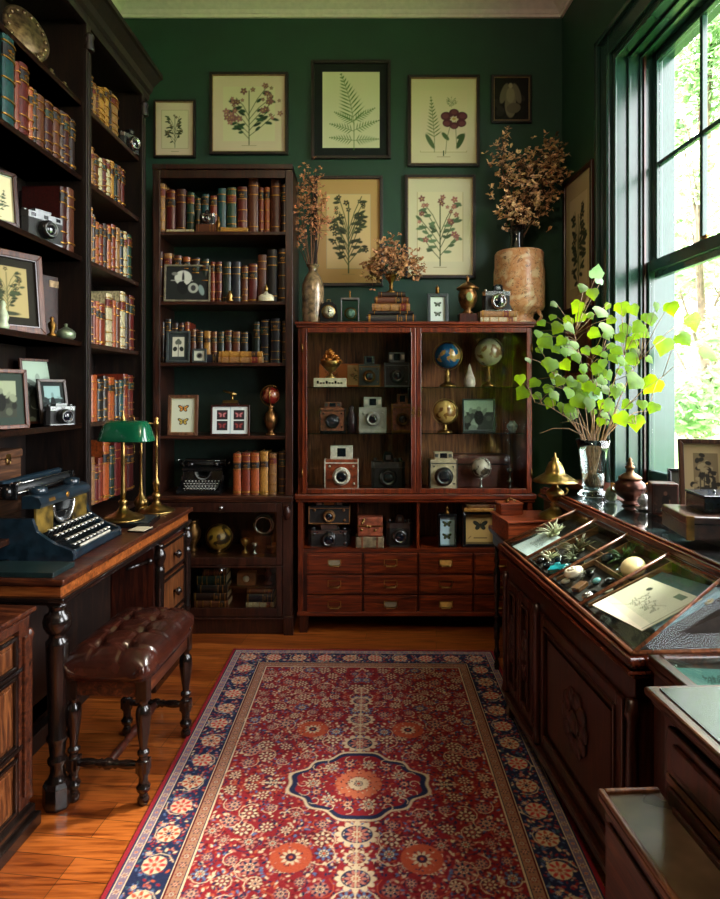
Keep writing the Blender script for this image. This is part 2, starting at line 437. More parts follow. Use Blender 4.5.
tree('far tall tree at the garden\'s end, between the others', 9.8, 15.5, 9, 2.6, 5000, .15, 24, 12)
# ================================================================== furniture
def turned(h, r, seg=20, style=0):
    """profile of a turned leg of height h and greatest radius r"""
    if style == 0:   # stool leg: vase and rings
        p = [(.55,0),(.7,.02),(.8,.05),(.55,.08),(.5,.10),(.85,.12),(.95,.15),(.6,.18),(.62,.24),(.85,.26),(.85,.36),(.6,.37),(.55,.40),(.8,.42),(.8,.44),(.5,.46),(.55,.5),(.75,.58),(.98,.70),(1.0,.76),(.85,.80),(.55,.82),(.55,.84),(.8,.86),(.8,.88),(.6,.9),(.6,1)]
    elif style == 1: # desk column: bulb at the top, long fluted taper, rings below
        p = [(1.0,0),(1.0,.10),(.85,.11),(.95,.125),(.75,.14),(.6,.17),(.6,.2),(.8,.22),(.8,.235),(.6,.25),(.75,.32),(.88,.33),(.88,.345),(.72,.36),(.86,.60),(.95,.80),(.95,.815),(.7,.83),(.7,.85),(.9,.86),(1.15,.89),(1.2,.915),(1.05,.945),(.7,.96),(.7,.98),(.9,1)]
    return [(q*r, z*h) for q, z in p]

def carcass(name, mats, parent, x0, x1, y0, y1, z0, z1, t=.025, mids=(), back=True):
    mb = MB().box(x0,x0+t,y0,y1,z0,z1).box(x1-t,x1,y0,y1,z0,z1)
    for m_ in mids: mb.box(m_-t/2,m_+t/2,y0,y1,z0,z1)
    mb.pieces('side_panel', mats, parent, bevel=.003)
    if back: bx(x0+t,x1-t,y1-.015,y1,z0,z1).build('back_panel', back if back is not True else mats, parent)

# ---- tall left bookcase: local x along the wall (away from the camera), local -y faces the room
LBX = -1.3756; LBT = math.radians(TL)
def LBW(D, off=0):      # world point on the left bookcase front plane at depth D, off = into the case
    x = LBX+.03*D; return (x-off, D)
LZ = [2.79, 2.44, 2.065, 1.667, 1.285, .80, .42, .10]
lb = thing('bookcase', 'tall dark built-in bookcase with heavy cornice filling the left wall', 'bookcase', (*LBW(3.62), 0), 90+TL)
S0, S1 = -2.62, 0.0          # local x range: from far end (0) towards and past the camera frame edge
mids = [-.705, -1.42, -2.12]
mb = MB()
for x in [S0+.012]+mids+[S1-.012]: mb.box(x-.016,x+.016,.0,.30,.0,3.17)
mb.pieces('upright_panel', W_BLK, lb, bevel=.003)
bx(S0,S1,.28,.30,.0,3.17).build('back_panel', W_BLK, lb)
edges = [S0+.028]+[q for m_ in mids for q in (m_-.016, m_+.016)]+[S1-.028]
for i in range(0, len(edges), 2):
    for z in LZ[:5]+[.88 if i == 0 else .80]+LZ[6:]: bx(edges[i],edges[i+1],.012,.28,z-.024,z).build('shelf', W_BLKX, lb, bevel=.003)
for x in mids+[S1-.02]:
    mb = MB().box(x-.022,x+.022,-.014,0,.12,3.16).box(x-.013,x+.013,-.02,-.014,.2,3.02).lathe([(.022,0),(.026,.01),(.02,.05),(.026,.07),(.018,.085)], (x,-.014,3.03), 12)
    mb.build('pilaster', W_BLK, lb, bevel=.003)
prof = [(.02,3.15),(-.012,3.15),(-.02,3.17),(-.02,3.185),(-.035,3.20),(-.045,3.23),(-.085,3.27),(-.1,3.275),(-.1,3.30),(.30,3.30),(.30,3.17),(.02,3.17)]
MB().prism(prof, S0, S1+.05, ax='x').build('cornice', W_BLK, lb)
mb = MB().box(S0,S1,-.02,.28,0,.075); mb.build('plinth', W_BLK, lb, bevel=.004)

# ---- back bookcase
DF = 3.694                                  # depth of the back furniture's front plane
BX0, BX1 = PX(153,DF), PX(293,DF)
BZ = [PZ(231,DF), PZ(301,DF), PZ(362.5,DF), PZ(436,DF)]
CT = PZ(495,DF)                             # counter of the lower part
bb = thing('bookcase', 'narrow open bookcase over a glazed base, against the green back wall', 'bookcase', ((BX0+BX1)/2,DF,0))
hw = (BX1-BX0)/2; top = PZ(165,DF)
carcass('c', W_CASE, bb, -hw, hw, 0, .34, CT, top, .03, back=plain('dark_green_backboard', (14,40,29), .6))
for z in BZ: bx(-hw+.03,hw-.03,.01,.325,z-.02,z).build('shelf', W_CASEX, bb, bevel=.002)
mb = MB().box(-hw,hw,.0,.34,top-.05,top-.03).box(-hw-.0,hw+.0,-.02,.34,top-.03,top).box(-hw,-hw+.045,-.008,.0,CT,top-.03).box(hw-.045,hw,-.008,0,CT,top-.03).box(-hw+.045,hw-.045,-.006,0,top-.08,top-.03)
mb.build('face_frame', W_CASE, bb, bevel=.003)
mb = MB().box(-hw-.02,hw+.006,-.05,.34,CT-.022,CT).box(-hw-.01,hw+.004,-.04,.34,CT-.036,CT-.022)
mb.build('counter', W_CASEX, bb, bevel=.004)
zb0 = .10; zm0, zm1 = PZ(564,DF), PZ(556,DF); zl0 = PZ(606,DF); zu1 = PZ(511,DF)
carcass('c', W_CASE, bb, -hw, hw, -.02, .34, zb0, CT-.036, .04)
bx(-hw+.04,hw-.04,-.0,.325,zb0,zb0+.03).build('shelf', W_CASEX, bb)
bx(-hw+.04,hw-.04,.0,.325,zm0+.005,zm1-.005).build('shelf', W_CASEX, bb)
bx(.02,hw-.04,.06,.325,PZ(590,DF)-.012,PZ(590,DF)).build('shelf', W_CASEX, bb)
mb = MB().box(-hw,hw,-.03,.34,0,zb0-.012).box(-hw-.012,hw+.008,-.045,.34,zb0-.012,zb0).box(hw-.05,hw+.008,-.055,-.02,0,.11)
mb.build('plinth', W_CASE, bb, bevel=.004)
for a, z0, z1 in ((0, zm0+.004, CT-.04), (1, zb0+.004, zm0)):   # two glazed flaps
    mb = MB().box(-hw+.06,-hw+.095,-.038,-.02,z0,z1).box(hw-.095,hw-.06,-.038,-.02,z0,z1)
    g0 = zm1 if a == 0 else zl0; g1 = zu1 if a == 0 else zm0-.012
    mb.box(-hw+.095,hw-.095,-.038,-.02,z0,g0).box(-hw+.095,hw-.095,-.038,-.02,g1,z1)
    d = mb.build('glazed_door', W_CASE, bb, bevel=.003)
    bx(-hw+.095,hw-.095,-.031,-.028,g0,g1).build('glass_pane', GLASSD, d)
    MB().lathe([(.004,0),(.005,.008),(.012,.012),(.013,.018),(.006,.024),(.0,.025)], (0,-.038,(g1+z1)/2 if a == 0 else (g0+z0)/2+ (zm0-g0)), 14, ax='y').build('knob', CHROME, d)
for s in (-1, 1):
    x = s*(hw-.032); mb = MB().box(x-.026,x+.026,-.034,-.02,zb0,CT-.036).lathe([(.012,0),(.02,.02),(.024,.05),(.014,.075),(.02,.085)], (x,-.034,CT-.14), 12)
    mb.build('pilaster', W_CASE, bb, bevel=.003)

# ---- mahogany display cabinet
MX0, MX1 = PX(298,DF), PX(532,DF); mc = (MX0+MX1)/2; mw = (MX1-MX0)/2; MT = PZ(322,DF)
LG0, LG1 = PZ(500.5,DF), PZ(493.5,DF)           # waist ledge
NB = PZ(549,DF)                             # niche floor
cb = thing('display_cabinet', 'red mahogany cabinet with two glazed doors, open niche and rows of small drawers', 'cabinet', (mc,DF,0))
mb = MB().box(-mw,-mw+.03,0,.36,LG1,MT-.02).box(mw-.03,mw,0,.36,LG1,MT-.02).box(-.012,.012,.02,.345,LG1,MT-.02)
mb.box(-mw,-mw+.03,-.01,.36,.10,LG0).box(mw-.03,mw,-.01,.36,.10,LG0)
mb.box(PX(418,DF)-mc-.008,PX(418,DF)-mc+.008,0,.345,NB,LG0).box(PX(358,DF)-mc-.004,PX(358,DF)-mc+.004,.12,.345,NB,LG0-.03)
mb.pieces('side_panel', W_MAH, cb, bevel=.003)
bx(-mw+.03,mw-.03,.345,.36,.1,MT-.02).build('back_panel', wood('wood_cabinet_back', (86,46,24), (136,80,44), (168,108,64), 'z', rough=.6, coat=0), cb)
mb = MB().box(-mw-.016,mw+.016,-.03,.37,MT-.018,MT).box(-mw-.01,mw+.01,-.018,.37,MT-.034,MT-.018)
mb.build('top', W_MAHX, cb, bevel=.005)
mb = MB().box(-mw-.018,mw+.018,-.035,.37,LG0+.01,LG1).box(-mw-.012,mw+.012,-.022,.37,LG0-.008,LG0+.01)
mb.build('waist_ledge', W_MAHX, cb, bevel=.006)
for k, (p0, p1, g) in enumerate(((302.5,415.5,1), (416,530.5,1))):
    x0, x1 = PX(p0,DF)-mc, PX(p1,DF)-mc; z0, z1 = LG1+.003, MT-.036
    s = .029; mb = MB().box(x0,x0+s,-.022,0,z0,z1).box(x1-s,x1,-.022,0,z0,z1).box(x0+s,x1-s,-.022,0,z0,z0+s).box(x0+s,x1-s,-.022,0,z1-s,z1)
    mb.box(x0+s-.006,x0+s,-.026,-.02,z0+s,z1-s).box(x1-s,x1-s+.006,-.026,-.02,z0+s,z1-s)
    d = mb.build('glazed_door', W_MAH, cb, bevel=.003)
    bx(x0+s,x1-s,-.012,-.009,z0+s,z1-s).build('glass_pane', GLASSD, d)
    kx = x1-.014 if k == 0 else x0+.014
    mb = MB().box(kx-.006,kx+.006,-.026,-.022,PZ(412,DF)-.03,PZ(412,DF)+.03)
    mb.tube([(kx,-.026,PZ(412,DF)+.01),(kx+(.01 if k else -.01),-.04,PZ(412,DF)),(kx,-.044,PZ(412,DF)-.02)], .0035, 6).build('latch', BRASSD, d)
    hx = x0 if k == 0 else x1
    mb = MB()
    for z in (z0+.12, z1-.12): mb.lathe([(.005,-.025),(.005,.025)], (hx,-.024,z), 8)
    mb.pieces('hinge', BRASSD, d)
GS = {0: (PZ(387,DF+.1), PZ(432.5,DF+.1))}
SHG = glassy('shelf_glass', (205,232,222), .05, 1.2)
for z in GS[0]:
    for x0, x1 in ((-mw+.034,-.014), (.014,mw-.034)): bx(x0,x1,.04,.335,z-.006,z).build('glass_shelf', SHG, cb)
mb = MB().box(-mw+.03,mw-.03,-.0,.345,NB-.016,NB); mb.build('niche_floor', W_MAHX, cb)
# drawers
rows = [(PZ(573,DF), PZ(553,DF)), (PZ(593.5,DF), PZ(574.5,DF)), (PZ(614,DF), PZ(595,DF))]
cols = [(307,362), (364,417), (419,472), (474,528)]
mb = MB().box(-mw+.03,mw-.03,.0,.012,.12,NB-.016); mb.build('drawer_frame', W_MAHD, cb)
CARDP = {}
for ri, (z0, z1) in enumerate(rows):
    for ci, (p0, p1) in enumerate(cols):
        x0, x1 = PX(p0,DF)-mc, PX(p1,DF)-mc
        d = MB().box(x0,x1,-.012,.0,z0,z1).box(x0+.008,x1-.008,-.015,-.012,z0+.008,z1-.008).build('drawer', W_MAHX, cb, bevel=.002)
        xm, zm = (x0+x1)/2, (z0+z1)/2+.004
        fr = MB().box(xm-.04,xm+.04,-.0175,-.015,zm+.018,zm+.022).box(xm-.04,xm+.04,-.0175,-.015,zm-.016,zm-.013).box(xm-.04,xm-.035,-.0175,-.015,zm-.013,zm+.018).box(xm+.035,xm+.04,-.0175,-.015,zm-.013,zm+.018)
        fr.tube([(xm-.03,-.018,zm-.008),(xm-.026,-.028,zm-.018),(xm+.026,-.028,zm-.018),(xm+.03,-.018,zm-.008)], .0028, 6)
        h = fr.build('card_handle', BRASS, d)
        if (ri, ci) in ((0,2), (2,1), (2,2), (0,0)): bx(xm-.035,xm+.035,-.0162,-.015,zm-.013,zm+.018).build('card', plain('card_amber', (190,140,66), .7) if ci == 2 else plain('card_grey', (136,122,98), .7), h)
bx(-mw-.006,mw+.006,-.02,.36,.10,.125).build('base_moulding', W_MAHX, cb, bevel=.005)
for x in (-mw+.01, mw-.06):
    for y in (-.01, .3): MB().prism([(x,0),(x+.045,0),(x+.05,.03),(x+.055,.1),(x,.1)] if x < 0 else [(x+.005,0),(x+.05,0),(x+.05,.1),(x-.005,.1),(x,.03)], y, y+.05, ax='y').build('foot', W_MAHD, cb, bevel=.003)

# ---- writing desk: local x along the wall, -y faces the room
DA = math.degrees(math.atan(.06))
DKO = (-1.0, 2.09)                          # near room-side corner of the top
t_ = math.radians(-DA)
def DKP(u, v, z=0):                         # u away from the camera along the front edge, v towards the wall
    a = math.atan(.06); return (DKO[0]+u*math.sin(a)-v*math.cos(a), DKO[1]+u*math.cos(a)+v*math.sin(a), z)
DZ = .796; DL = 1.33; DV = .33
dk = thing('writing_desk', 'long dark wooden writing desk with turned front leg, under the green lamp', 'desk', (*DKO,0), 90-DA)
mb = MB().box(0,DL,0,DV-.06,DZ-.022,DZ).box(.012,DL-.012,.012,DV-.06,DZ-.03,DZ-.022)
mb.build('desktop', W_DESK, dk, bevel=.004)
bx(.02,DL-.02,.02,DV-.07,DZ-.066,DZ-.03).build('apron', W_DESKL, dk, bevel=.002)
mb = MB().box(.006,DL-.006,.004,DV-.065,DZ-.084,DZ-.066).box(.014,DL-.014,.012,DV-.065,DZ-.094,DZ-.084)
mb.build('lower_moulding', W_EBON, dk, bevel=.005)
lg = MB().lathe([(r_*1, z_) for r_, z_ in turned(DZ-.095,.040,style=1)], (.052,.05,0), 24)
lg.M = T(.052,.05,0)@R(22.5,'Z'); lg.lathe([(.044,0),(.047,.01),(.047,.075),(.04,.09)], seg=8); lg.sm[-8*3-2:] = [False]*(8*3+2)
lg.build('leg', W_EBON, dk)
MB().lathe(turned(DZ-.095,.034,style=1), (.052,DV-.11,0), 20).build('leg', W_EBON, dk)
# far pedestal with drawers
px0, px1 = .86, 1.29
bx(px0,px1,.03,DV-.08,.06,DZ-.094).build('pedestal', W_MAHD, dk, bevel=.004)
bx(px0-.01,px1+.01,.02,DV-.07,0,.06).build('plinth', W_EBON, dk, bevel=.005)
for z0, z1 in ((.53,.68), (.32,.51), (.09,.30)):
    d = MB().box(px0+.05,px1-.06,.014,.03,z0,z1).build('drawer', W_DESKL if z0 > 5 else W_CHEST, dk, bevel=.003)
    mb = MB().box(px0+.05,px1-.06,.008,.014,z0,z0+.014).box(px0+.05,px1-.06,.008,.014,z1-.014,z1).box(px0+.05,px0+.065,.008,.014,z0,z1).box(px1-.075,px1-.06,.008,.014,z0,z1)
    mb.build('drawer_moulding', W_EBON, d, bevel=.002)
    MB().lathe([(.006,0),(.008,.01),(.02,.02),(.022,.028),(.012,.038),(0,.04)], ((px0+px1)/2,.014,(z0+z1)/2), 16, ax='y').build('knob', W_EBON, d)
for x in (px0+.02, px1-.025):
    MB().lathe(turned(DZ-.155,.024,style=1), (x,.012,.06), 16).build('column', W_EBON, dk)
MB().tube([(px0-.14,.10,DZ-.17),(px0,.05,DZ-.17)], .009, 10).ball((px0-.01,.05,DZ-.17), .017).build('rail_knob', W_EBON, dk)
bx(.08,px0-.01,DV-.09,DV-.075,.25,DZ-.094).build('modesty_panel', W_BLK, dk)

# ---- burr chest at the lower left
ca = 4.3
ch = thing('chest_of_drawers', 'dark framed chest with burr wood drawer fronts at the photo\'s lower left edge', 'chest of drawers', (-1.085,2.06,0), 90-ca)
CW = -.60                                   # runs towards the camera
bx(CW,-.02,.02,.17,.05,.70).build('body', W_MAHD, ch, bevel=.004)
MB().box(CW-.01,0,-.012,.175,.705,.722).box(CW,-.008,.0,.175,.695,.705).build('top', W_DESK, ch, bevel=.005)
MB().box(CW,-.0,-.03,.17,0,.045).box(CW,-.008,-.014,.17,.045,.075).build('plinth', W_EBON, ch, bevel=.006)
mb = MB().box(-.075,-.02,.0,.02,.075,.695).box(-.06,-.035,-.01,0,.12,.64)
mb.lathe([(.012,0),(.016,.01),(.012,.03),(.012,.52),(.018,.54),(.01,.56)], (-.012,.01,.09), 12)
mb.box(CW,-.075,.0,.02,.665,.695)
mb.build('corner_post', W_DESK, ch, bevel=.003)
for z0, z1 in ((.55,.655), (.30,.53), (.09,.27)):
    for x0, x1 in ((-.50,-.09),):
        d = MB().box(x0,x1,.004,.02,z0,z1).box(x0+.03,x1-.03,-.004,.004,z0+.025,z1-.025).build('drawer', W_CHEST, ch, bevel=.004)
        mb = MB().box(x0,x1,-.008,.004,z0,z0+.012).box(x0,x1,-.008,.004,z1-.012,z1).box(x0,x0+.014,-.008,.004,z0,z1).box(x1-.014,x1,-.008,.004,z0,z1)
        mb.build('drawer_moulding', W_EBON, d, bevel=.003)
        xm, zm = (x0+x1)/2, (z0+z1)/2
        MB().lathe([(.006,0),(.007,.008),(.016,.016),(.016,.024),(0,.028)], (xm,-.004,zm), 14, ax='y').box(xm-.02,xm+.02,-.006,-.003,zm-.025,zm+.025).build('pull', BRASSD, d)
    bx(CW,-.02,-.004,.02,z0-.02,z0-.006).build('rail', W_EBON, ch, bevel=.003)

# ---- stool: long axis runs away from the camera
sa = math.degrees(math.atan(.07))
SO = (-.745, 2.16)
st = thing('stool', 'brown tufted leather stool on turned dark legs beside the rug', 'stool', (SO[0]-.117,SO[1]+.21,0), -sa)
LEG = ((.125,-.21), (.125,.21), (-.125,-.21), (-.125,.21))
legm = MB().lathe(turned(.42,.026), (0,0,0), 20)
for z0, z1 in ((.115,.155), (.36,.44)): legm.box(-.02,.02,-.02,.02,z0,z1)
first = None
for x, y in LEG:
    if first is None: first = legm.build('leg', W_EBON, st, loc=(x,y,0), bevel=.001); o = first
    else: o = first.copy(); COL.objects.link(o); o.location = (x,y,0)
mb = MB()
def stretcher(a, b_, r=.012):
    a, b_ = Vector(a), Vector(b_); pts = []; rs = []
    for k in range(25):
        t = k/24; pts.append(tuple(a.lerp(b_, t))); s_ = abs(t-.5)
        rs.append(r*(1.55 if s_ < .05 else (1.0 if s_ < .09 else (1.35 if s_ < .14 else (.8+.5*math.sin(PI*(s_-.14)/.36))))))
    return pts, rs
for p, q in (((-.11,-.21,.135),(.11,-.21,.135)), ((-.11,.21,.135),(.11,.21,.135)), ((0,-.21,.135),(0,.21,.135))):
    a, r_ = stretcher(p, q); MB().tube(a, r_, 12).build('stretcher', W_EBON if p[0] else W_MAHD, st)
mb = MB()
for y in (-.21, .21): mb.box(-.11,.11,y-.013,y+.013,.375,.44)
for x in (-.125, .125): mb.box(x-.013,x+.013,-.2,.2,.375,.44)
mb.pieces('seat_rail', W_DESK, st, bevel=.003)
# tufted cushion: displaced rounded slab
SX, SY = .162, .262; NX, NY = 64, 90
tufts = [(-.09+.09*i+(0 if j % 2 else 0), -.165+.11*j) for j in range(4) for i in range(3)]
tufts = [(x, -.175+.1167*j) for j in range(4) for x in (-.052, .052)]
def cz(u, v):
    e = max(abs(u), abs(v)); edge = (1-abs(u)**4)*(1-abs(v)**5)
    edge = max(0, edge)**.34
    x, y = u*SX, v*SY; d = 1e9; h = 0
    for tx, ty in tufts:
        r2 = (x-tx)**2+(y-ty)**2; h -= .020*math.exp(-r2/.00042)
    cre = 0
    for tx, ty in tufts:                     # creases running between buttons and out to the edge
        for (ox, oy) in ((-1,0),(1,0),(0,1),(0,-1)):
            wx, wy = x-tx, y-ty
            if ox and wx*ox > 0 and wx*ox < (.13): cre = max(cre, math.exp(-(wy+.012*math.sin(wx*40))**2/.00003))
            if oy and wy*oy > 0 and wy*oy < .118: cre = max(cre, .8*math.exp(-(wx)**2/.00003))
    return (.055+.05)*edge+h*edge-.011*cre*edge
vs = []; fs = []
for j in range(NY+1):
    for i in range(NX+1):
        u = math.sin((i/NX*2-1)*PI/2); v = math.sin((j/NY*2-1)*PI/2)
        k = 1-.0*(u*u*v*v); rr_ = 1/max(1, (abs(u)**8+abs(v)**8)**(1/8))
        vs.append((u*SX*rr_, v*SY*rr_, .445+cz(u*rr_*.999, v*rr_*.999)))
for j in range(NY):
    for i in range(NX):
        a = j*(NX+1)+i; fs.append((a, a+1, a+NX+2, a+NX+1))
LEATH = plain('oxblood_leather', (50,22,15), .24, var=.3, s=14, coat=.35, bmp=.12)
cu = MB()._add(vs, fs, 0, True)
ring = []
n0 = len(cu.v)
per = [i for i in range(NX+1)]+[j*(NX+1)+NX for j in range(1, NY+1)]+[NY*(NX+1)+i for i in range(NX-1, -1, -1)]+[j*(NX+1) for j in range(NY-1, 0, -1)]
low = [(cu.v[i][0]*.97, cu.v[i][1]*.97, .44) for i in per]
cu.v += low; n = len(per)
for k in range(n): cu.f.append((per[k], per[(k+1) % n], n0+(k+1) % n, n0+k)); cu.m.append(0); cu.sm.append(True)
cu.f.append(tuple(n0+k for k in range(n))); cu.m.append(0); cu.sm.append(False)
cush = cu.build('cushion', LEATH, st)
mb = MB()
for tx, ty in tufts: mb.ball((tx,ty,.445+cz(tx/SX,ty/SY)+.001), (.007,.007,.004), 10, n=6)
mb.pieces('button', LEATH, cush)
mb = MB()
for k in range(44):
    t = k/44*4; s_ = t % 1
    p = ((-.13+.26*s_, -.2245) if t < 1 else ((.1385, -.2+.4*s_) if t < 2 else ((.13-.26*s_, .2245) if t < 3 else (-.1385, .2-.4*s_))))
    mb.ball((p[0],p[1],.436), .0035, 8, n=5)
mb.build('nail_trim', BRASSD, cush)

# ---- display table (vitrine) on the right: local x to the right, local y away from the camera
VA = math.degrees(math.atan(.052)); VO = (.616, 2.767)
def VP(x, y, z=0): a = math.radians(VA); return (VO[0]+x*math.cos(a)-y*math.sin(a), VO[1]+x*math.sin(a)+y*math.cos(a), z)
VL = -1.205                                  # near end
VX1 = .70
vt = thing('display_table', 'long mahogany display table with sloping glass lid under the window', 'display case', (*VO,0), VA)
ZT = .756
W_VT = wood('wood_vitrine', (40,15,8), (82,32,17), (122,54,30), 'y', rough=.25, coat=.5)
mb = MB()                                    # moulded rim of the table top, open in the middle
for x0, x1, y0, y1 in ((0,.045,VL,0), (VX1-.03,VX1,VL,0), (.045,VX1-.03,VL,VL+.045), (.045,VX1-.03,-.03,0)):
    mb.box(x0,x1,y0,y1,ZT-.022,ZT)
mb.box(-.0,VX1,VL,0,ZT-.045,ZT-.034).box(.012,VX1-.01,VL+.012,-.012,ZT-.034,ZT-.022).box(.02,VX1-.01,VL+.02,-.02,ZT-.062,ZT-.045)
mb.build('top_moulding', W_VT, vt, bevel=.005)
bx(.03,VX1-.02,VL+.03,-.03,.10,ZT-.062).build('body', W_MAHD, vt, bevel=.004)
mb = MB().box(.02,VX1-.02,VL+.02,-.02,.07,.10).box(.01,VX1-.02,VL+.015,-.01,.10,.115)
mb.build('base_moulding', W_MAHD, vt, bevel=.006)
for x, y in ((.03,-.07), (.03,VL+.03), (VX1-.08,-.07), (VX1-.08,VL+.03)): MB().box(x,x+.045,y,y+.045,0,.07).build('foot', W_MAHD, vt, bevel=.004)
# front panels
pan = [(-.075,-.235), (-.245,-.405), (-.50,VL+.075)]
for k, (y1, y0) in enumerate(pan):
    z0, z1 = .155, .62
    mb = MB().box(.018,.03,y0,y0+.035,z0,z1).box(.018,.03,y1-.035,y1,z0,z1).box(.018,.03,y0+.035,y1-.035,z0,z0+.035).box(.018,.03,y0+.035,y1-.035,z1-.035,z1)
    mb.box(.01,.018,y0+.035,y0+.045,z0+.035,z1-.035).box(.01,.018,y1-.045,y1-.035,z0+.035,z1-.035).box(.01,.018,y0+.045,y1-.045,z0+.035,z0+.045).box(.01,.018,y0+.045,y1-.045,z1-.045,z1-.035)
    p = mb.build('door_panel', W_MAHD, vt, bevel=.004)
    c = MB(); ym = (y0+y1)/2
    c.box(.02,.03,y0+.07,y1-.07,z0+.07,z1-.07)
    for q in range(10):
        g_ = .45 if y1-y0 < .3 else 1.5; a = q*2*PI/10; c.ball((.016,ym+math.cos(a)*.045*g_,.39+math.sin(a)*.075), (.008,.022*g_,.03), 8, n=6)
    c.ball((.014,ym,.39), (.012,.025*g_,.035), 10, n=6)
    c.build('carved_rosette', W_MAHD, p, bevel=.003)
mb = MB()
for y in (-.045, -.45, VL+.03): mb.lathe([(.014,0),(.02,.01),(.014,.03),(.012,.1),(.016,.28),(.012,.46),(.018,.48),(.014,.52)], (.022,y,.12), 12)
mb.pieces('half_column', W_MAHD, vt)
# glass lid, hipped: base z .765, rim z .93
zb, zr = ZT+.006, .93
B = [(.02,VL+.022), (.02,-.022), (.62,-.022), (.62,VL+.022)]
Rm = [(.335,VL+.12), (.335,-.11)]
def slab(mb, pts, th, m=0):
    P = [Vector(p) for p in pts]; nn = (P[1]-P[0]).cross(P[-1]-P[0]).normalized()*th
    k = len(P); return mb._add([tuple(p) for p in P]+[tuple(p-nn) for p in P], [tuple(range(k)), tuple(range(k, 2*k))[::-1]]+[(i, (i+1) % k, k+(i+1) % k, k+i) for i in range(k)], m)
mb = MB()
slab(mb, [(B[0][0],B[0][1],zb),(Rm[0][0],Rm[0][1],zr),(Rm[1][0],Rm[1][1],zr),(B[1][0],B[1][1],zb)], .003)
slab(mb, [(B[1][0],B[1][1],zb),(Rm[1][0],Rm[1][1],zr),(.56,-.11,zr),(.56,-.022,zb)], .003)
slab(MB(), [(B[0][0],B[0][1],zb),(.56,VL+.022,zb),(.56,VL+.12,zr),(Rm[0][0],Rm[0][1],zr)], .003).build('end_pane', glassy('end_pane_glass', (244,248,246), .015, .18), vt)
mb.build('glass_lid', glassy('vitrine_glass', (244,248,246), .015, .5), vt)
ECOP = wood('wood_lid_bars', (70,36,20), (124,72,44), (160,104,66), 'y', rough=.35)
mb = MB()
def bar(a, b_, r=.006): mb.tube([a, b_], r, 4)
bar((B[0][0],B[0][1],zb), (B[1][0],B[1][1],zb), .008); bar((B[0][0],B[0][1],zb), (Rm[0][0],Rm[0][1],zr)); bar((B[1][0],B[1][1],zb), (Rm[1][0],Rm[1][1],zr))
bar((B[0][0],B[0][1],zb), (.56,B[0][1],zb), .007); bar((B[1][0],B[1][1],zb), (.56,B[1][1],zb))
for y in (-.30, -.56, -.83): bar((.02,y,zb), (.335,y,zr), .006)
mb.pieces('lid_bar', ECOP, vt)
# tray inside with dividers
def bedz(x): return ZT+.002+(x-.05)*.40
mb = MB().prism([(.05,ZT-.02),(.05,bedz(.05)),(.325,bedz(.325)),(.325,ZT-.02)], VL+.045, -.03, ax='y')
mb.build('tray_bed', plain('tray_baize', (38,30,24), .9, var=.3), vt)
DVM = wood('wood_divider', (90,56,32), (140,96,60), (176,132,90), 'x', rough=.5, coat=0)
mb = MB()
for y in (-.305, -.565, -.835): mb.prism([(.055,bedz(.055)),(.055,bedz(.055)+.008),(.32,bedz(.32)+.03),(.32,bedz(.32))], y-.004, y+.004, ax='y')
for x, y0, y1 in ((.19,-.831,-.57), (.23,-.56,-.31)): mb.prism([(x,bedz(x)),(x,bedz(x)+.018),(x+.005,bedz(x)+.018),(x+.005,bedz(x))], y0, y1, ax='y')
mb.pieces('divider', DVM, vt)
# flat-topped rear case
ry1 = .36
mb = MB().box(.315,.35,VL+.11,ry1,zr-.012,zr+.012).box(.328,.345,VL+.11,ry1,zr+.012,zr+.02).box(.305,.32,VL+.10,ry1,zr-.03,zr-.012)
mb.box(.35,.60,VL+.11,VL+.145,zr-.012,zr+.012)
mb.build('rim_moulding', W_VT, vt, bevel=.004)
bx(.335,.60,VL+.12,ry1,ZT-.0,zr-.034).build('rear_case', W_MAHD, vt)
bx(.335,.60,VL+.12,ry1,zr-.034,zr-.03).build('case_lining', plain('lining_slate', (52,62,66), .6, var=.5, s=20), vt)
bx(.35,.60,VL+.145,ry1,zr+.002,zr+.006).build('top_glass', glassy('vitrine_top_glass', (225,236,236), .05, 1.3), vt)
bx(.33,.62,.0,ry1,.0,ZT-.001).build('rear_pedestal', W_MAHD, vt)

# ledge below the window
lw = MB().box(-.21,.16,W1[0]-.35,W1[1]+.12,.915,.94).box(-.20,.0,W1[0]-.35,W1[1]+.12,.90,.915)
lw.build('trim_4', W_DESK, bevel=.004, loc=(1.336,YB,0), rot=(0,0,TR), kind='structure')
bx(-.19,-.02,W1[0]-.33,W1[1]+.10,0,.90).build('trim_5', W_MAHD, loc=(1.336,YB,0), rot=(0,0,TR), kind='structure')

# ---- side table behind the display table
sd = thing('side_table', 'small dark side table mostly hidden behind the display table\'s far end', 'table', (.835,3.02,0))
bx(-.17,.09,-.20,.2,.715,.74).build('tabletop', W_DESK, sd, bevel=.004)
bx(-.15,.07,-.18,.18,.65,.715).build('apron', W_MAHD, sd, bevel=.002)
for x in (-.145, .04):
    for y in (-.175, .15): MB().lathe(turned(.65,.018), (x+.012,y+.012,0), 14).build('leg', W_EBON, sd)

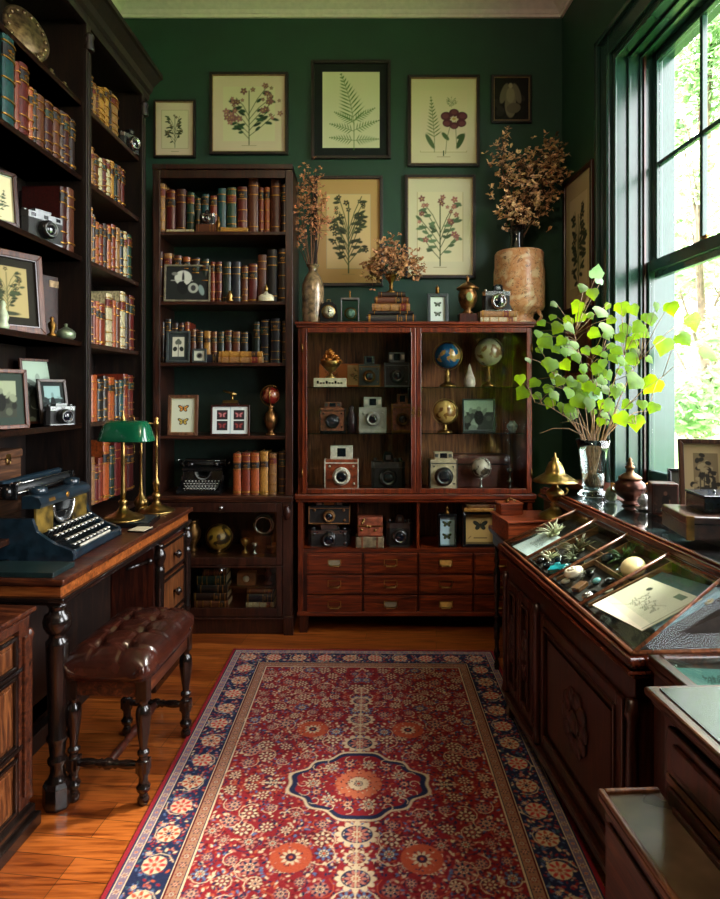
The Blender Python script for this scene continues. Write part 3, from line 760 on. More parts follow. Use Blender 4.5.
# ---- small low display case then near drawer cabinet at the lower right
lc = thing('display_case', 'low glass-topped case of papers between display table and nearest drawer cabinet', 'display case', VP(.045,VL-.005), VA)
mb = MB().box(0,.62,-.195,0,.735,.75).box(0,.03,-.195,0,.75,.77).box(.03,.62,-.02,0,.75,.77).box(.59,.62,-.195,-.02,.75,.77)
mb.build('case_frame', W_DESK, lc, bevel=.004)
bx(.01,.6,-.195,-.01,.0,.735).build('body', W_MAHD, lc, bevel=.003)
bx(.03,.59,-.195,-.02,.762,.766).build('top_glass', GLASS, lc)
nc = thing('drawer_cabinet', 'slate-topped mahogany drawer cabinet nearest the camera at lower right', 'cabinet', (.605,1.325,0), VA)
SLATE = plain('polished_slate', (22,32,40), .24, var=.35, s=9, coat=.1)
MB().box(0,.72,-.75,0,.785,.803).box(.01,.72,-.74,-.01,.77,.785).build('top', W_DESK, nc, bevel=.006)
bx(.025,.70,-.73,-.02,.803,.806).build('top_inlay', SLATE, nc)
bx(.03,.7,-.73,-.03,.06,.77).build('body', W_MAHD, nc, bevel=.003)
bx(.02,.7,-.74,-.02,0,.06).build('plinth', W_MAHD, nc, bevel=.004)
for z0, z1 in ((.655,.75), (.40,.625), (.10,.37)):
    d = MB().box(.018,.03,-.70,-.06,z0,z1).box(.010,.018,-.67,-.09,z0+.02,z1-.02).build('drawer', W_MAHD, nc, bevel=.004)
    if z0 > .6: continue
    ym, zm = -.18, (z0+z1)/2+.03
    MB().tube([(.01,ym-.045,zm),(-.012,ym-.045,zm-.01),(-.016,ym-.03,zm-.03),(-.016,ym+.03,zm-.03),(-.012,ym+.045,zm-.01),(.01,ym+.045,zm)], .005, 8).ball((.008,ym-.045,zm), .01).ball((.008,ym+.045,zm), .01).build('handle', BRASSD, d)
bx(.022,.032,-.72,-.05,.63,.648).build('rail', ECOP, nc, bevel=.002)
lo = thing('low_chest', 'low leather-topped chest with copper-coloured rim in front of the near drawer cabinet', 'chest', (.499,1.30,0), VA)
bx(.01,.125,-.55,-.01,.05,.575).build('body', W_MAHD, lo, bevel=.003)
MB().box(0,.128,-.56,-.0,.575,.59).box(0,.012,-.56,0,.59,.60).box(.012,.128,-.012,0,.59,.60).build('rim', ECOP, lo, bevel=.003)
bx(.012,.128,-.55,-.012,.59,.593).build('top_inlay', plain('worn_tan_leather', (80,62,48), .24, var=.4, s=7, coat=.1), lo)
bx(.006,.126,-.56,-.0,0,.05).build('plinth', W_MAHD, lo, bevel=.003)
mb = MB().box(.004,.01,-.25,-.03,.33,.55).box(.004,.01,-.52,-.28,.33,.55).box(.004,.01,-.52,-.03,.1,.29)
mb.pieces('drawer', W_DESK, lo, bevel=.003)
# ================================================================== generators for the collection
ORD = ['first','second','third','fourth','fifth','sixth','seventh','eighth','ninth','tenth','eleventh','twelfth','thirteenth','fourteenth','fifteenth','sixteenth']
BOOKC = {'dark red': (92,20,16), 'oxblood': (62,14,12), 'brown': (96,48,26), 'dark brown': (44,25,17), 'tan': (158,112,66), 'orange-brown': (168,80,34),
  'ochre': (186,132,56), 'green': (30,66,48), 'dark green': (18,38,30), 'teal': (22,70,72), 'blue-black': (18,26,38), 'cream': (206,190,150), 'russet': (124,44,22), 'black': (16,15,15)}
BK = {}
def book_parts(c, style):
    if (c, style) in BK: return BK[(c, style)]
    m = plain('book_cloth_'+c.replace(' ', '_').replace('-', '_'), tuple(v*.82 for v in BOOKC[c]), .42, var=.3, s=18, coat=.12)
    arc = [(x, -.05*math.sin(PI*x)**.6 if 0 < x < 1 else 0) for x in [i/8 for i in range(9)]]
    out = arc+[(1,1),(.93,1),(.93,.06),(.07,.06),(.07,1),(0,1)]
    cov = MB(); cov.prism(out, 0, 1)
    co_ = cov.build('cover', m)
    pg = bx(.08,.92,.06,.97,.015,.975).build('page_block', PAGES)
    bands = MB()
    def band(z0, z1, e, m=0):
        a = [(x*(1+2*e)-e, y-e*1.0) for x, y in arc]; a = a+[(1+e,.0),(1+e,.02),(-e,.02)]
        bands.prism(a, z0, z1, m)
    gz = {0: [.08,.26,.5,.74,.92], 1: [.05,.07,.62,.8,.94], 2: [.12,.7,.86], 3: [.04,.2,.36,.66,.82,.95]}[style]
    for z in gz: band(z-.008, z+.008, .035)
    bd = bands.pieces('gilt_band', GILT)
    lab = None
    if style != 2:
        bands = MB(); z0 = {0: .76, 1: .64, 3: .68}[style]; band(z0, z0+.13, .02); 
        lc_ = {'cream': 'dark red', 'tan': 'dark red', 'green': 'dark red', 'orange-brown': 'black', 'ochre': 'dark brown'}.get(c, 'black' if style != 3 else 'dark green')
        lab = bands.build('title_label', plain('label_leather_'+lc_.replace(' ', '_'), BOOKC[lc_], .5, var=.3))
        g = MB()
        for k in range(5): x = .25+.1*k; g.box(x,x+.06,-.085,-.06,z0+.05,z0+.05+.02+.02*((k*7) % 3)/2)
        g.box(.3,.7,-.082,-.06,z0+.02,z0+.028)
        gl = g.build('gilt_lettering', GILT, lab)
    L = [o for o in (co_, pg, *bd, lab) if o]
    BK[(c, style)] = [L, set()]
    return BK[(c, style)]
def dup_children(src, root):
    for o in src:
        c = o.copy(); COL.objects.link(c); c.parent = root
        for g in o.children:
            d = g.copy(); COL.objects.link(d); d.parent = c
PROTO = []
def book(label, c, style, w, h, d, loc, rz=0, group=None, lying=False, lean=0):
    kids, _ = book_parts(c, style)
    r = thing('book', label, 'book', loc, rz, group)
    r.scale = (w, d, h)
    if lying:                # on its side, spine towards -y, width along x
        r.rotation_euler = (0, math.radians(90), math.radians(rz)); M = Matrix.Rotation(math.radians(rz), 3, 'Z') @ Vector((-h/2, 0, w)); r.location = Vector(loc)+M
    elif lean: r.rotation_euler = (0, math.radians(lean), math.radians(rz))
    dup_children(kids, r)
    PROTO.extend(k for k in kids if k not in PROTO)
    return r

def frame_pic(name, label, cat, w, h, loc, rz=0, lean=0, fw=.02, ft=.02, mat=None, draw=None, matw=0, matc=(216,204,170), group=None, glass=False, n=60, strut=False, bg=(206,196,158), inner=None, onwall=False):
    t = thing(name, label, cat, loc, rz, group, rx=-lean)
    mat = mat or W_BLK
    mb = MB(); y0, y1 = -ft, 0
    o = [(-w/2,0),(w/2,0),(w/2,h),(-w/2,h)]; i_ = [(-w/2+fw,fw),(w/2-fw,fw),(w/2-fw,h-fw),(-w/2+fw,h-fw)]
    for k in range(4):
        a, b_, c, d = o[k], o[(k+1) % 4], i_[(k+1) % 4], i_[k]
        vs = [(p[0], y, p[1]) for y in (y0, y1) for p in (a, b_, c, d)]
        mb._add(vs, [(0,1,2,3),(7,6,5,4),(0,4,5,1),(2,6,7,3),(1,5,6,2),(3,7,4,0)])
    f = mb.build('frame', mat, t, bevel=min(.003, fw*.15))
    if inner: 
        q = fw*.18; mb = MB()
        mb.box(-w/2+fw-q,-w/2+fw+q,y0*.9,y0*.5,fw,h-fw).box(w/2-fw-q,w/2-fw+q,y0*.9,y0*.5,fw,h-fw).box(-w/2+fw,w/2-fw,y0*.9,y0*.5,fw-q,fw+q).box(-w/2+fw,w/2-fw,y0*.9,y0*.5,h-fw-q,h-fw+q)
        mb.build('slip', inner, f)
    bx(-w/2+fw*.5,w/2-fw*.5,-ft*.3,-.001,fw*.5,h-fw*.5).build('backing', BLACK, t)
    iw, ih = w-2*fw, h-2*fw
    cv = Canvas(iw, ih, n, matc if matw else bg)
    if matw: cv.rect(matw, iw-matw, matw, ih-matw, bg)
    if draw: draw(cv, matw, iw, ih)
    cv.mesh('print', PRINT, t, loc=(0,-ft*.35,fw))
    if glass: bx(-w/2+fw,w/2-fw,-ft*.55,-ft*.48,fw,h-fw).build('glass_pane', glassy('picture_glass', (244,246,242), .05, .45), t)
    if strut: MB()._add([(-.01,-.001,h*.6),(.01,-.001,h*.6),(.01,h*.26,.0),(-.01,h*.26,.0),(-.01,.004,h*.6),(.01,.004,h*.6),(.01,h*.26+.004,.004),(-.01,h*.26+.004,.004)], [(0,1,2,3),(4,7,6,5),(0,4,5,1),(1,5,6,2),(2,6,7,3),(3,7,4,0)]).build('strut', BLACK, t)
    return t

# drawings -------------------------------------------------------------
def d_butterfly(cv, x, y, s, c1, c2):
    for sg in (-1, 1):
        cv.ell(x+sg*s*.48, y+s*.22, s*.52, s*.27, sg*.55, c2); cv.ell(x+sg*s*.36, y-s*.28, s*.34, s*.27, -sg*.7, c2)
        cv.ell(x+sg*s*.42, y+s*.19, s*.36, s*.15, sg*.55, c1); cv.ell(x+sg*s*.33, y-s*.25, s*.22, s*.17, -sg*.7, c1)
        cv.line(x, y+s*.2, x+sg*s*.2, y+s*.6, s*.04, c2)
    cv.ell(x, y, s*.06, s*.36, 0, (24,18,14))
def d_fern(cv, x, y, h, col, lean=0, wd=.42, dens=16):
    cv.line(x, y, x+lean, y+h, h*.012, col)
    for k in range(dens):
        t = .12+.86*k/dens; px, py = x+lean*t, y+h*t; L = h*wd*(1-t)**.75*(.55+.45*min(1, t*6)); a = .45+.35*t
        for sg in (-1, 1):
            ang = PI/2-sg*(PI/2-a); cv.line(px, py, px+math.cos(ang)*L, py+math.sin(ang)*L, h*.008, col)
            m_ = max(3, int(L/(h*.03)))
            for q in range(m_):
                u = (q+.5)/m_; l2 = h*.055*(1-u*.75)
                bx_, by_ = px+math.cos(ang)*L*u, py+math.sin(ang)*L*u
                for s2 in (-1, 1): cv.leaf(bx_, by_, ang+s2*1.0, l2, l2*.42, col)
def d_plant(cv, x, y, h, w, seed, lc=(50,74,40), fc=(132,80,70), nb=9, fl=16, fs=.05, ll=.11, sc=(70,84,50)):
    rs = random.Random(seed); st = h*.012; top = []
    cv.line(x, y, x, y+h*.92, st*1.5, sc); top.append((x, y+h*.92))
    for k in range(nb):
        t = .12+.6*k/nb; sg = 1 if k % 2 else -1; x1 = x+sg*w*.5*rs.uniform(.55, 1)*(1-.35*t); y1 = y+h*min(1, t+rs.uniform(.18, .38)); xm, ym = x+(x1-x)*.45, y+h*t+(y1-y-h*t)*.35
        cv.path([(x, y+h*t*.8), (xm, ym), (x1, y1)], st, sc); top.append((x1, y1))
        for q in range(4):
            q_ = rs.uniform(.8, 1.25); u = rs.uniform(.15, 1); lx, ly = x+(x1-x)*u, y+h*t*.8+(y1-y-h*t*.8)*u
            cv.leaf(lx, ly, rs.uniform(-.4, .8) if sg > 0 else PI-rs.uniform(-.4, .8), h*ll*rs.uniform(.7, 1.3), h*ll*.42, tuple(v*q_ for v in lc))
    for k in range(fl):
        px, py = rs.choice(top); px += rs.gauss(0, w*.06); py += rs.gauss(0, h*.04)
        r = h*fs*rs.uniform(.5, 1); q_ = rs.uniform(.75, 1.2); c = tuple(v*q_ for v in fc)
        for q in range(5): a = q*2*PI/5+k; cv.ell(px+math.cos(a)*r*.6, py+math.sin(a)*r*.6, r*.5, r*.34, a, c)
        cv.ell(px, py, r*.22, r*.22, 0, (190,160,100))
def D_fly(lst, pale=True):
    def f(cv, m, w, h):
        for x, y, s, c1, c2 in lst: d_butterfly(cv, x*w, y*h, s*w, c1, c2)
    return f
def D_photo(seed, tone=(150,166,152), sky=True):
    def f(cv, m, w, h):
        rs = random.Random(seed); a0, b0, a1, b1 = m, m, w-m, h-m
        cv.rect(a0, a1, b0, b1, tuple(v*.35 for v in tone))
        if sky: cv.rect(a0, a1, b0+(b1-b0)*.6, b1, tone)
        for k in range(14):
            q_ = rs.uniform(.1, .9)
            cv.ell(rs.uniform(a0, a1), rs.uniform(b0, b0+(b1-b0)*.7), (a1-a0)*rs.uniform(.05, .16), (b1-b0)*rs.uniform(.04, .14), rs.uniform(0, 3), tuple(v*q_ for v in tone))
        cx = (a0+a1)/2; cv.ell(cx, b0+(b1-b0)*.42, (a1-a0)*.16, (b1-b0)*.25, 0, tuple(v*.15 for v in tone)); cv.ell(cx, b0+(b1-b0)*.72, (a1-a0)*.08, (b1-b0)*.08, 0, tuple(v*.8 for v in tone))
        cv.rect(0, w, 0, m, (30,30,28)) if False else None
    return f

# cameras ---------------------------------------------------------------
def camera(label, loc, w, h, style='slr', body=LEATHB, trim=CHROME, lens=.3, d=.06, rz=0, group=None, name='vintage_camera', lx=0, lz=None):
    t = thing(name, label, 'camera', loc, rz, group)
    hb = {'slr': .74, 'rf': .82, 'box': .74, 'big': .70, 'folding': .72, 'toy': .8}[style]*h
    bw = w
    if style in ('slr', 'rf', 'folding'):
        z1 = hb*.78
        out = [(-bw/2+.25*d,-d/2),(bw/2-.25*d,-d/2),(bw/2,-d*.2),(bw/2,d*.2),(bw/2-.25*d,d/2),(-bw/2+.25*d,d/2),(-bw/2,d*.2),(-bw/2,-d*.2)]
        MB().prism(out, h*.04, z1).build('body', body, t, bevel=.002)
        q = MB().prism([(x*1.01, y*1.04) for x, y in out], z1, hb); q.prism([(x*1.01, y*1.04) for x, y in out], 0, h*.05)
        tp = q.build('top_plate', trim, t, bevel=.002)
    else:
        MB().box(-bw/2,bw/2,-d/2,d/2,h*.03,hb).build('body', body, t, bevel=.004)
        q = MB().box(-bw/2-.001,bw/2+.001,-d/2-.001,d/2+.001,hb*.86,hb*.9).box(-bw/2-.001,bw/2+.001,-d/2-.001,d/2+.001,0,h*.05)
        for s in (-1, 1): q.box(s*bw/2-.0035,s*bw/2+.0035,-d/2-.003,d/2,h*.04,hb)
        tp = q.build('metal_trim', trim, t, bevel=.001)
    if style == 'slr':
        MB().prism([(-w*.17,hb),(w*.17,hb),(w*.14,h*.94),(w*.08,h),(-w*.08,h),(-w*.14,h*.94)], -d*.5, d*.35, ax='y').build('prism_housing', body if body is not LEATHB else BLACK, t, bevel=.002)
        bx(-w*.07,w*.07,-d*.52,-d*.5,hb+(h-hb)*.25,hb+(h-hb)*.7).build('name_plate', trim, t)
    elif style in ('big', 'toy', 'box'):
        k = .34 if style != 'box' else .24
        v = MB().box(-w*k,w*k,-d*.42,d*.3,hb,h); v.build('viewfinder_housing', trim if style == 'big' else body, t, bevel=.003)
        v = MB()
        v.box(-w*.13,w*.13,-d*.44,-d*.4,hb+(h-hb)*.2,hb+(h-hb)*.85); v.build('viewfinder_window', LENSG, t, bevel=.001)
        if style != 'box':
            v = MB()
            for s in (-1, 1): v.box(s*w*.25-w*.06,s*w*.25+w*.06,-d*.44,-d*.41,hb+(h-hb)*.3,hb+(h-hb)*.75)
            v.pieces('flash_window', STEEL if style == 'toy' else plain('cream_enamel', (214,210,196), .4), t)
    elif style in ('rf', 'folding'):
        v = MB().box(-w*.2,w*.2,-d*.3,d*.3,hb,h*.96); v.build('viewfinder_housing', trim, t, bevel=.003)
        v = MB()
        for x in (-.3, 0, .3): v.box(x*w-w*.05,x*w+w*.05,-d*.55,-d*.5,hb*.83,hb*.95)
        v.pieces('viewfinder_window', LENSG, t)
    v = MB()
    for s, r in ((-.38, .055), (.36, .07), (.22, .04)):
        if style in ('slr', 'rf', 'folding'): v.lathe([(r*w,0),(r*w,h*.07),(r*w*.85,h*.09),(0,h*.09)], (s*w,0,hb), 14)
        elif abs(s) > .3: v.M = T(s*w*1.35,0,hb*.7)@R(90,'Y'); v.lathe([(r*w,-.004),(r*w,.006),(0,.006)], (0,0,0), 12); v.M = Matrix.Identity(4)
    v.pieces('dial', trim, t)
    r = w*lens; lz = hb*.46 if lz is None else lz*h; y = -d/2
    ln = MB().lathe([(r,0),(r,.006),(r*.93,.010),(r*.93,.016),(r*.98,.018),(r*.98,.024),(r*.86,.028),(r*.80,.036),(r*.72,.038),(r*.68,.034),(r*.62,.031)], (lx*w,y,lz), 28, ax='y').build('lens_barrel', trim, t)
    MB().lathe([(r*.86,.0165),(r*.865,.0285),(r*.8,.0285)], (lx*w,y-.001,lz), 28, ax='y').build('focus_ring', BLACK, ln)
    MB().lathe([(r*.60,.0312),(r*.5,.034),(r*.25,.037),(0,.038)], (lx*w,y,lz), 24, ax='y').build('lens_glass', LENSG, ln)
    if style in ('box', 'folding', 'toy', 'big'):
        v = MB()
        for x, z in ((-.36,.78),(.36,.78),(.38,.22)): v.lathe([(w*.035,0),(w*.035,.004),(0,.005)], (x*w,y,hb*z), 10, ax='y')
        v.pieces('shutter_button', trim, t)
    return t

# globes ------------------------------------------------------------------
def globe_mat(name, sea, land, rough=.25):
    if name in MATS: return MATS[name]
    m, nt, b = _new(name)
    n = noise(nt, (1,1,1), 14, 4, .4)
    nt.links.new(ramp(nt, n, [(.0,sea),(.50,sea),(.54,land),(.72,tuple(v*.75 for v in land))]), b.inputs['Base Color'])
    b.inputs['Roughness'].default_value = rough; b.inputs['Coat Weight'].default_value = .5
    MATS[name] = m; return m
def globe(label, loc, r, h, mat, metal=BRASS, ring=True, group=None, name='globe', rz=0, base=.55):
    t = thing(name, label, 'globe', loc, rz, group)
    zc = h-r*1.16; bh = zc-r
    MB().lathe([(r*base*1.15,0),(r*base*1.15,bh*.08),(r*base,bh*.14),(r*base*.5,bh*.22),(r*.14,bh*.34),(r*.2,bh*.45),(r*.11,bh*.6),(r*.18,bh*.75),(r*.1,bh*.9),(r*.08,bh)], (0,0,0), 24).build('stand', metal, t)
    if ring:
        MB().torus((0,0,zc), r*1.1, r*.035, 'y', 40, 6).build('meridian_ring', metal, t)
        MB().lathe([(r*.06,0),(r*.08,r*.03),(0,r*.12)], (0,0,zc+r*1.04), 10).build('finial', metal, t)
    MB().ball((0,0,0), r, 28, n=18).build('sphere', mat, t, loc=(0,0,zc), rot=(20,15,0))
    return t

def vessel(name, label, cat, loc, prof, mat, group=None, parts=(), rz=0, seg=28):
    t = thing(name, label, cat, loc, rz, group)
    MB().lathe(prof, seg=seg).build('body', mat, t)
    for nm, pr, m_ in parts: MB().lathe(pr, seg=seg).build(nm, m_, t)
    return t

def dried(name, label, loc, stems, tips, petal, col, stemc, n, group=None, twig=(86,56,36), z0=0):
    """branches from a mouth at loc; tips: (dx,dy,dz,spread) cluster targets"""
    t = thing(name, label, 'dried flowers', loc, group=group)
    rs = random.Random(hash(name) % 97 if False else len(label)*7)
    sm = MB(); fm = MB()
    for k, (dx, dy, dz, sp) in enumerate(tips):
        b0 = Vector((rs.uniform(-.012,.012), rs.uniform(-.012,.012), z0)); e = Vector((dx, dy, dz))
        mid = b0.lerp(e, .5)+Vector((rs.gauss(0,.012), rs.gauss(0,.012), abs(dz)*.06))
        pts = [tuple(b0.lerp(mid, q/4) if q < 4 else mid.lerp(e, (q-4)/4)) for q in range(9)]
        sm.tube(pts, [stemc*(1-.07*q) for q in range(9)], 5)
        for q in range(n):
            u = rs.uniform(0, 1)**.7; base = mid.lerp(e, .2+u*.85)
            p = base+Vector((rs.gauss(0, sp), rs.gauss(0, sp), rs.gauss(0, sp*.9)))
            if q % 3 == 0: sm.tube([tuple(base), tuple(base.lerp(p, .6)+Vector((0,0,-.004))), tuple(p)], [stemc*.45]*2+[stemc*.3], 4)
            for pt in range(4):
                a = rs.uniform(0, 2*PI); el = rs.uniform(-.6, .9)
                u_ = Vector((math.cos(a)*math.cos(el), math.sin(a)*math.cos(el), math.sin(el))); v_ = u_.orthogonal().normalized(); w_ = u_.cross(v_)
                s_ = petal*rs.uniform(.6, 1.2)
                fm._add([p, p+u_*s_*.5+v_*s_*.4+w_*s_*.12, p+u_*s_, p+u_*s_*.5-v_*s_*.4+w_*s_*.12], [(0,1,2),(0,2,3)])
    sm.build('stems', plain('dry_twig', twig, .8, var=.3), t); fm.build('dried_petals', col, t, recalc=False)
    return t
# ================================================================== rug
RW_, RL_ = 1.43, 2.34
rg = thing('area_rug', 'large red and navy oriental rug with cream medallion on the wooden floor', 'rug', (-.005,3.42-RL_/2,0), -1.0)
MB().box(-RW_/2,RW_/2,-RL_/2,RL_/2,0,.006).build('backing', plain('rug_side', (110,24,30), .9), rg)
cv = Canvas(RW_, RL_, 470, (118,26,32))
RED, NAVY, CREAM, ORNG, BLUE, PINK, DRED, TEALC = (120,26,32), (28,32,58), (182,158,130), (156,66,42), (74,88,122), (160,96,84), (80,16,22), (54,74,84)
X, Y = np.meshgrid(np.arange(cv.nx)*cv.px, np.arange(cv.ny)*cv.py)
dx = np.minimum(X, RW_-X); dy = np.minimum(Y, RL_-Y); dd = np.minimum(dx, dy)
def zone(a, b_, col):
    cv.a[(dd >= a) & (dd < b_)] = lin(col)
zone(0, .014, (124,26,34)); zone(.014, .02, NAVY); zone(.02, .024, CREAM); zone(.024, .046, (112,92,104)); zone(.046, .05, CREAM); zone(.05, .168, NAVY)
zone(.168, .173, CREAM); zone(.173, .178, DRED); zone(.178, .212, (138,98,76)); zone(.212, .216, NAVY); zone(.216, .221, CREAM)
rs = random.Random(5)
def ros(x, y, r, cs, k=8, rot=0):
    for q in range(k): a = rot+q*2*PI/k; cv.ell(x+math.cos(a)*r*.72, y+math.sin(a)*r*.72, r*.36, r*.17, a, cs[0])
    cv.ell(x, y, r*.56, r*.56, 0, cs[1]); 
    for q in range(k): a = rot+.4+q*2*PI/k; cv.ell(x+math.cos(a)*r*.36, y+math.sin(a)*r*.36, r*.15, r*.09, a, cs[2])
    cv.ell(x, y, r*.2, r*.2, 0, cs[3])
def speck(x, y, s, c): cv.ell(x, y, s, s*.55, rs.uniform(0, PI), c)
def curl(x, y, r, a0, c, th=.003, turn=4.2):
    pts = []
    for q in range(9):
        t = q/8; a = a0+turn*t; rr = r*(1-.6*t); pts.append((x+math.cos(a)*rr, y+math.sin(a)*rr))
    cv.path(pts, th, c)
# field: mirrored in both directions
fx, fy = RW_/2-.225, RL_/2-.225
def mir(fn, x, y):
    for sx in (-1, 1):
        for sy in (-1, 1): fn(RW_/2+sx*x, RL_/2+sy*y, sx, sy)
pts = []
tries = 0
while len(pts) < 92 and tries < 9000:
    tries += 1
    x, y = rs.uniform(0.02, fx-.02), rs.uniform(.02, fy-.02)
    if (x/.30)**2+(y/.22)**2 < 1 or (x < .10 and y < .5): continue
    if all(math.hypot(x-a, y-b_) > .062 for a, b_ in pts): pts.append((x, y))
for k in range(3400):                       # dense small leaves and buds
    x, y = rs.uniform(0, fx), rs.uniform(0, fy); c = rs.choice([NAVY, NAVY, CREAM, ORNG, PINK, BLUE, DRED, CREAM, DRED]); s_ = rs.uniform(.003, .0085)
    mir(lambda a, b_, sx, sy: speck(a, b_, s_, c), x, y)
for x, y in pts:
    r = rs.uniform(.015, .028); c = rs.choice([[CREAM,NAVY,ORNG,CREAM],[NAVY,CREAM,RED,NAVY],[CREAM,ORNG,NAVY,CREAM],[PINK,NAVY,CREAM,ORNG],[CREAM,RED,CREAM,NAVY],[BLUE,CREAM,NAVY,ORNG]])
    a0 = rs.uniform(0, 6); tr = rs.choice([-4.5, 4.5]); c2 = rs.choice([CREAM, CREAM, NAVY, ORNG])
    mir(lambda a, b_, sx, sy: curl(a, b_, r*1.9, a0 if sx*sy > 0 else PI-a0, c2, .0028, tr*sx*sy), x, y)
    mir(lambda a, b_, sx, sy: cv.ell(a, b_, r*1.1, r*1.1, 0, DRED if c[0] != NAVY else PINK, .6), x, y)
    mir(lambda a, b_, sx, sy: ros(a, b_, r, c, 8), x, y)
# large orange palmettes above and below
mir(lambda a, b_, sx, sy: (cv.ell(a, b_, .066, .062, 0, ORNG, .6), [speck(a+rs.gauss(0,.028), b_+rs.gauss(0,.028), .004, rs.choice([DRED,PINK,CREAM,NAVY])) for q in range(46)], ros(a, b_, .03, [CREAM,DRED,NAVY,ORNG], 10)), .20, .36)
# central medallion
mx_, my_ = RW_/2, RL_/2
def ogee(rx, ry, col, al=1):
    q = cv.win(mx_-rx, mx_+rx, my_-ry, my_+ry); u = np.abs(q[1]-mx_)/rx; v = np.abs(q[2]-my_)/ry
    f = (u**1.25+v**1.6)+.06*np.cos(np.arctan2(v, u)*12); cv.mix(q[0], (1-f)*30*al, col)
ogee(.27, .21, CREAM); ogee(.258, .20, NAVY); ogee(.235, .18, (120,26,32)); 
for q in range(14):
    a = q*2*PI/14; ros(mx_+math.cos(a)*.165, my_+math.sin(a)*.115, .026, [CREAM,NAVY,CREAM,ORNG] if q % 2 else [NAVY,ORNG,CREAM,NAVY], 8)
for k in range(120):
    a = rs.uniform(0, 2*PI); r = rs.uniform(.3, .95); speck(mx_+math.cos(a)*.2*r, my_+math.sin(a)*.15*r, .006, rs.choice([NAVY, CREAM, ORNG]))
for k in range(260):
    a = rs.uniform(0, 2*PI); r = rs.uniform(.2, 1.0)**.6; speck(mx_+math.cos(a)*.21*r, my_+math.sin(a)*.15*r, rs.uniform(.003,.006), rs.choice([NAVY, CREAM, ORNG, PINK, BLUE]))
cv.ell(mx_, my_, .085, .062, 0, ORNG); ros(mx_, my_, .078, [(176,92,64),ORNG,CREAM,NAVY], 18); [speck(mx_+rs.gauss(0,.04), my_+rs.gauss(0,.03), .004, rs.choice([DRED,PINK,CREAM,NAVY])) for q in range(90)]; ros(mx_, my_, .028, [CREAM,NAVY,CREAM,ORNG], 8)
for q in range(18): a = q*PI/9; curl(mx_+math.cos(a)*.2, my_+math.sin(a)*.145, .022, a, CREAM, .0028, 5)
for sy in (-1, 1):                           # pendants on the long axis
    for d_, r in ((.258,.058), (.36,.034), (.44,.05), (.535,.026), (.60,.042), (.70,.03)):
        for q in range(12): a = q*PI/6; cv.ell(mx_+math.cos(a)*r*.95, my_+sy*d_+math.sin(a)*r*.75, r*.30, r*.2, a, CREAM)
        cv.ell(mx_, my_+sy*d_, r*.98, r*.78, 0, CREAM); cv.ell(mx_, my_+sy*d_, r*.88, r*.68, 0, NAVY if r > .035 else DRED); ros(mx_, my_+sy*d_, r*.62, [PINK,RED,CREAM,ORNG], 10)
        for q in range(30): a = rs.uniform(0, 6.28); speck(mx_+math.cos(a)*r*.75, my_+sy*d_+math.sin(a)*r*.55, .003, rs.choice([CREAM, ORNG, BLUE]))
    cv.line(mx_, my_+sy*.2, mx_, my_+sy*.72, .004, CREAM)
for sx in (-1, 1): ros(mx_+sx*.31, my_, .03, [CREAM,NAVY,CREAM,ORNG], 6); cv.line(mx_+sx*.27, my_, mx_+sx*.36, my_, .004, CREAM)
# main border with its flowers, guard stripes with beads
def along(step, d, fn, ph=0):
    n_ = int((RL_-2*d)/step); 
    for k in range(n_+1):
        y = d+(RL_-2*d)*k/n_
        for x in (d, RW_-d): fn(x, y, k, 1)
    n_ = int((RW_-2*d)/step)
    for k in range(1, n_):
        x = d+(RW_-2*d)*k/n_
        for y in (d, RL_-d): fn(x, y, k, 0)
for k in range(5200):
    d = rs.uniform(.056, .163)
    if rs.random() < .62: x, y = rs.choice((d, RW_-d)), rs.uniform(.05, RL_-.05)
    else: x, y = rs.uniform(.05, RW_-.05), rs.choice((d, RL_-d))
    if min(x, RW_-x, y, RL_-y) < .055: continue
    speck(x, y, rs.uniform(.003, .008), rs.choice([RED, CREAM, ORNG, PINK, BLUE, TEALC, RED]))
along(.125, .109, lambda x, y, k, v: (curl(x, y, .055, k*1.3, CREAM, .003, 5), cv.ell(x, y, .036, .036, 0, CREAM), ros(x, y, .033, [(172,46,44),PINK,CREAM,ORNG] if k % 2 else [ORNG,CREAM,RED,NAVY], 8)))
along(.0625, .109, lambda x, y, k, v: ros(x+(.03*((-1)**k) if v else 0), y+(0 if v else .03*((-1)**k)), .014, [BLUE,CREAM,RED,CREAM], 6) if k % 2 else None)
along(.03, .035, lambda x, y, k, v: ros(x, y, .010, [CREAM,RED,CREAM,NAVY] if k % 2 else [BLUE,ORNG,CREAM,RED], 6))
along(.036, .195, lambda x, y, k, v: ros(x, y, .013, [RED,CREAM,NAVY,RED] if k % 2 else [NAVY,ORNG,CREAM,NAVY], 6))
cv.a *= (0.9+.2*RNG.rand(cv.ny, cv.nx, 1))
hg = (RNG.rand(cv.ny, cv.nx)*.0012)
cv.mesh('pile', attr_mat('rug_wool', .95, .25, .15), rg, loc=(0,-RL_/2,.0085), flat=True, hgt=hg)
mb = MB()
for k in range(140):
    x = -RW_/2+RW_*(k+.5)/140
    for y, s_ in ((RL_/2, 1), (-RL_/2, -1)): mb._add([(x-.003,y,.004),(x+.003,y,.004),(x+.003+.004*math.sin(k*2.1),y+s_*.022,.001),(x-.002+.004*math.sin(k*2.1),y+s_*.022,.001)], [(0,1,2,3)])
mb.build('fringe', plain('rug_fringe', (150,60,60), .9), rg, recalc=False)['kind'] = 'stuff'
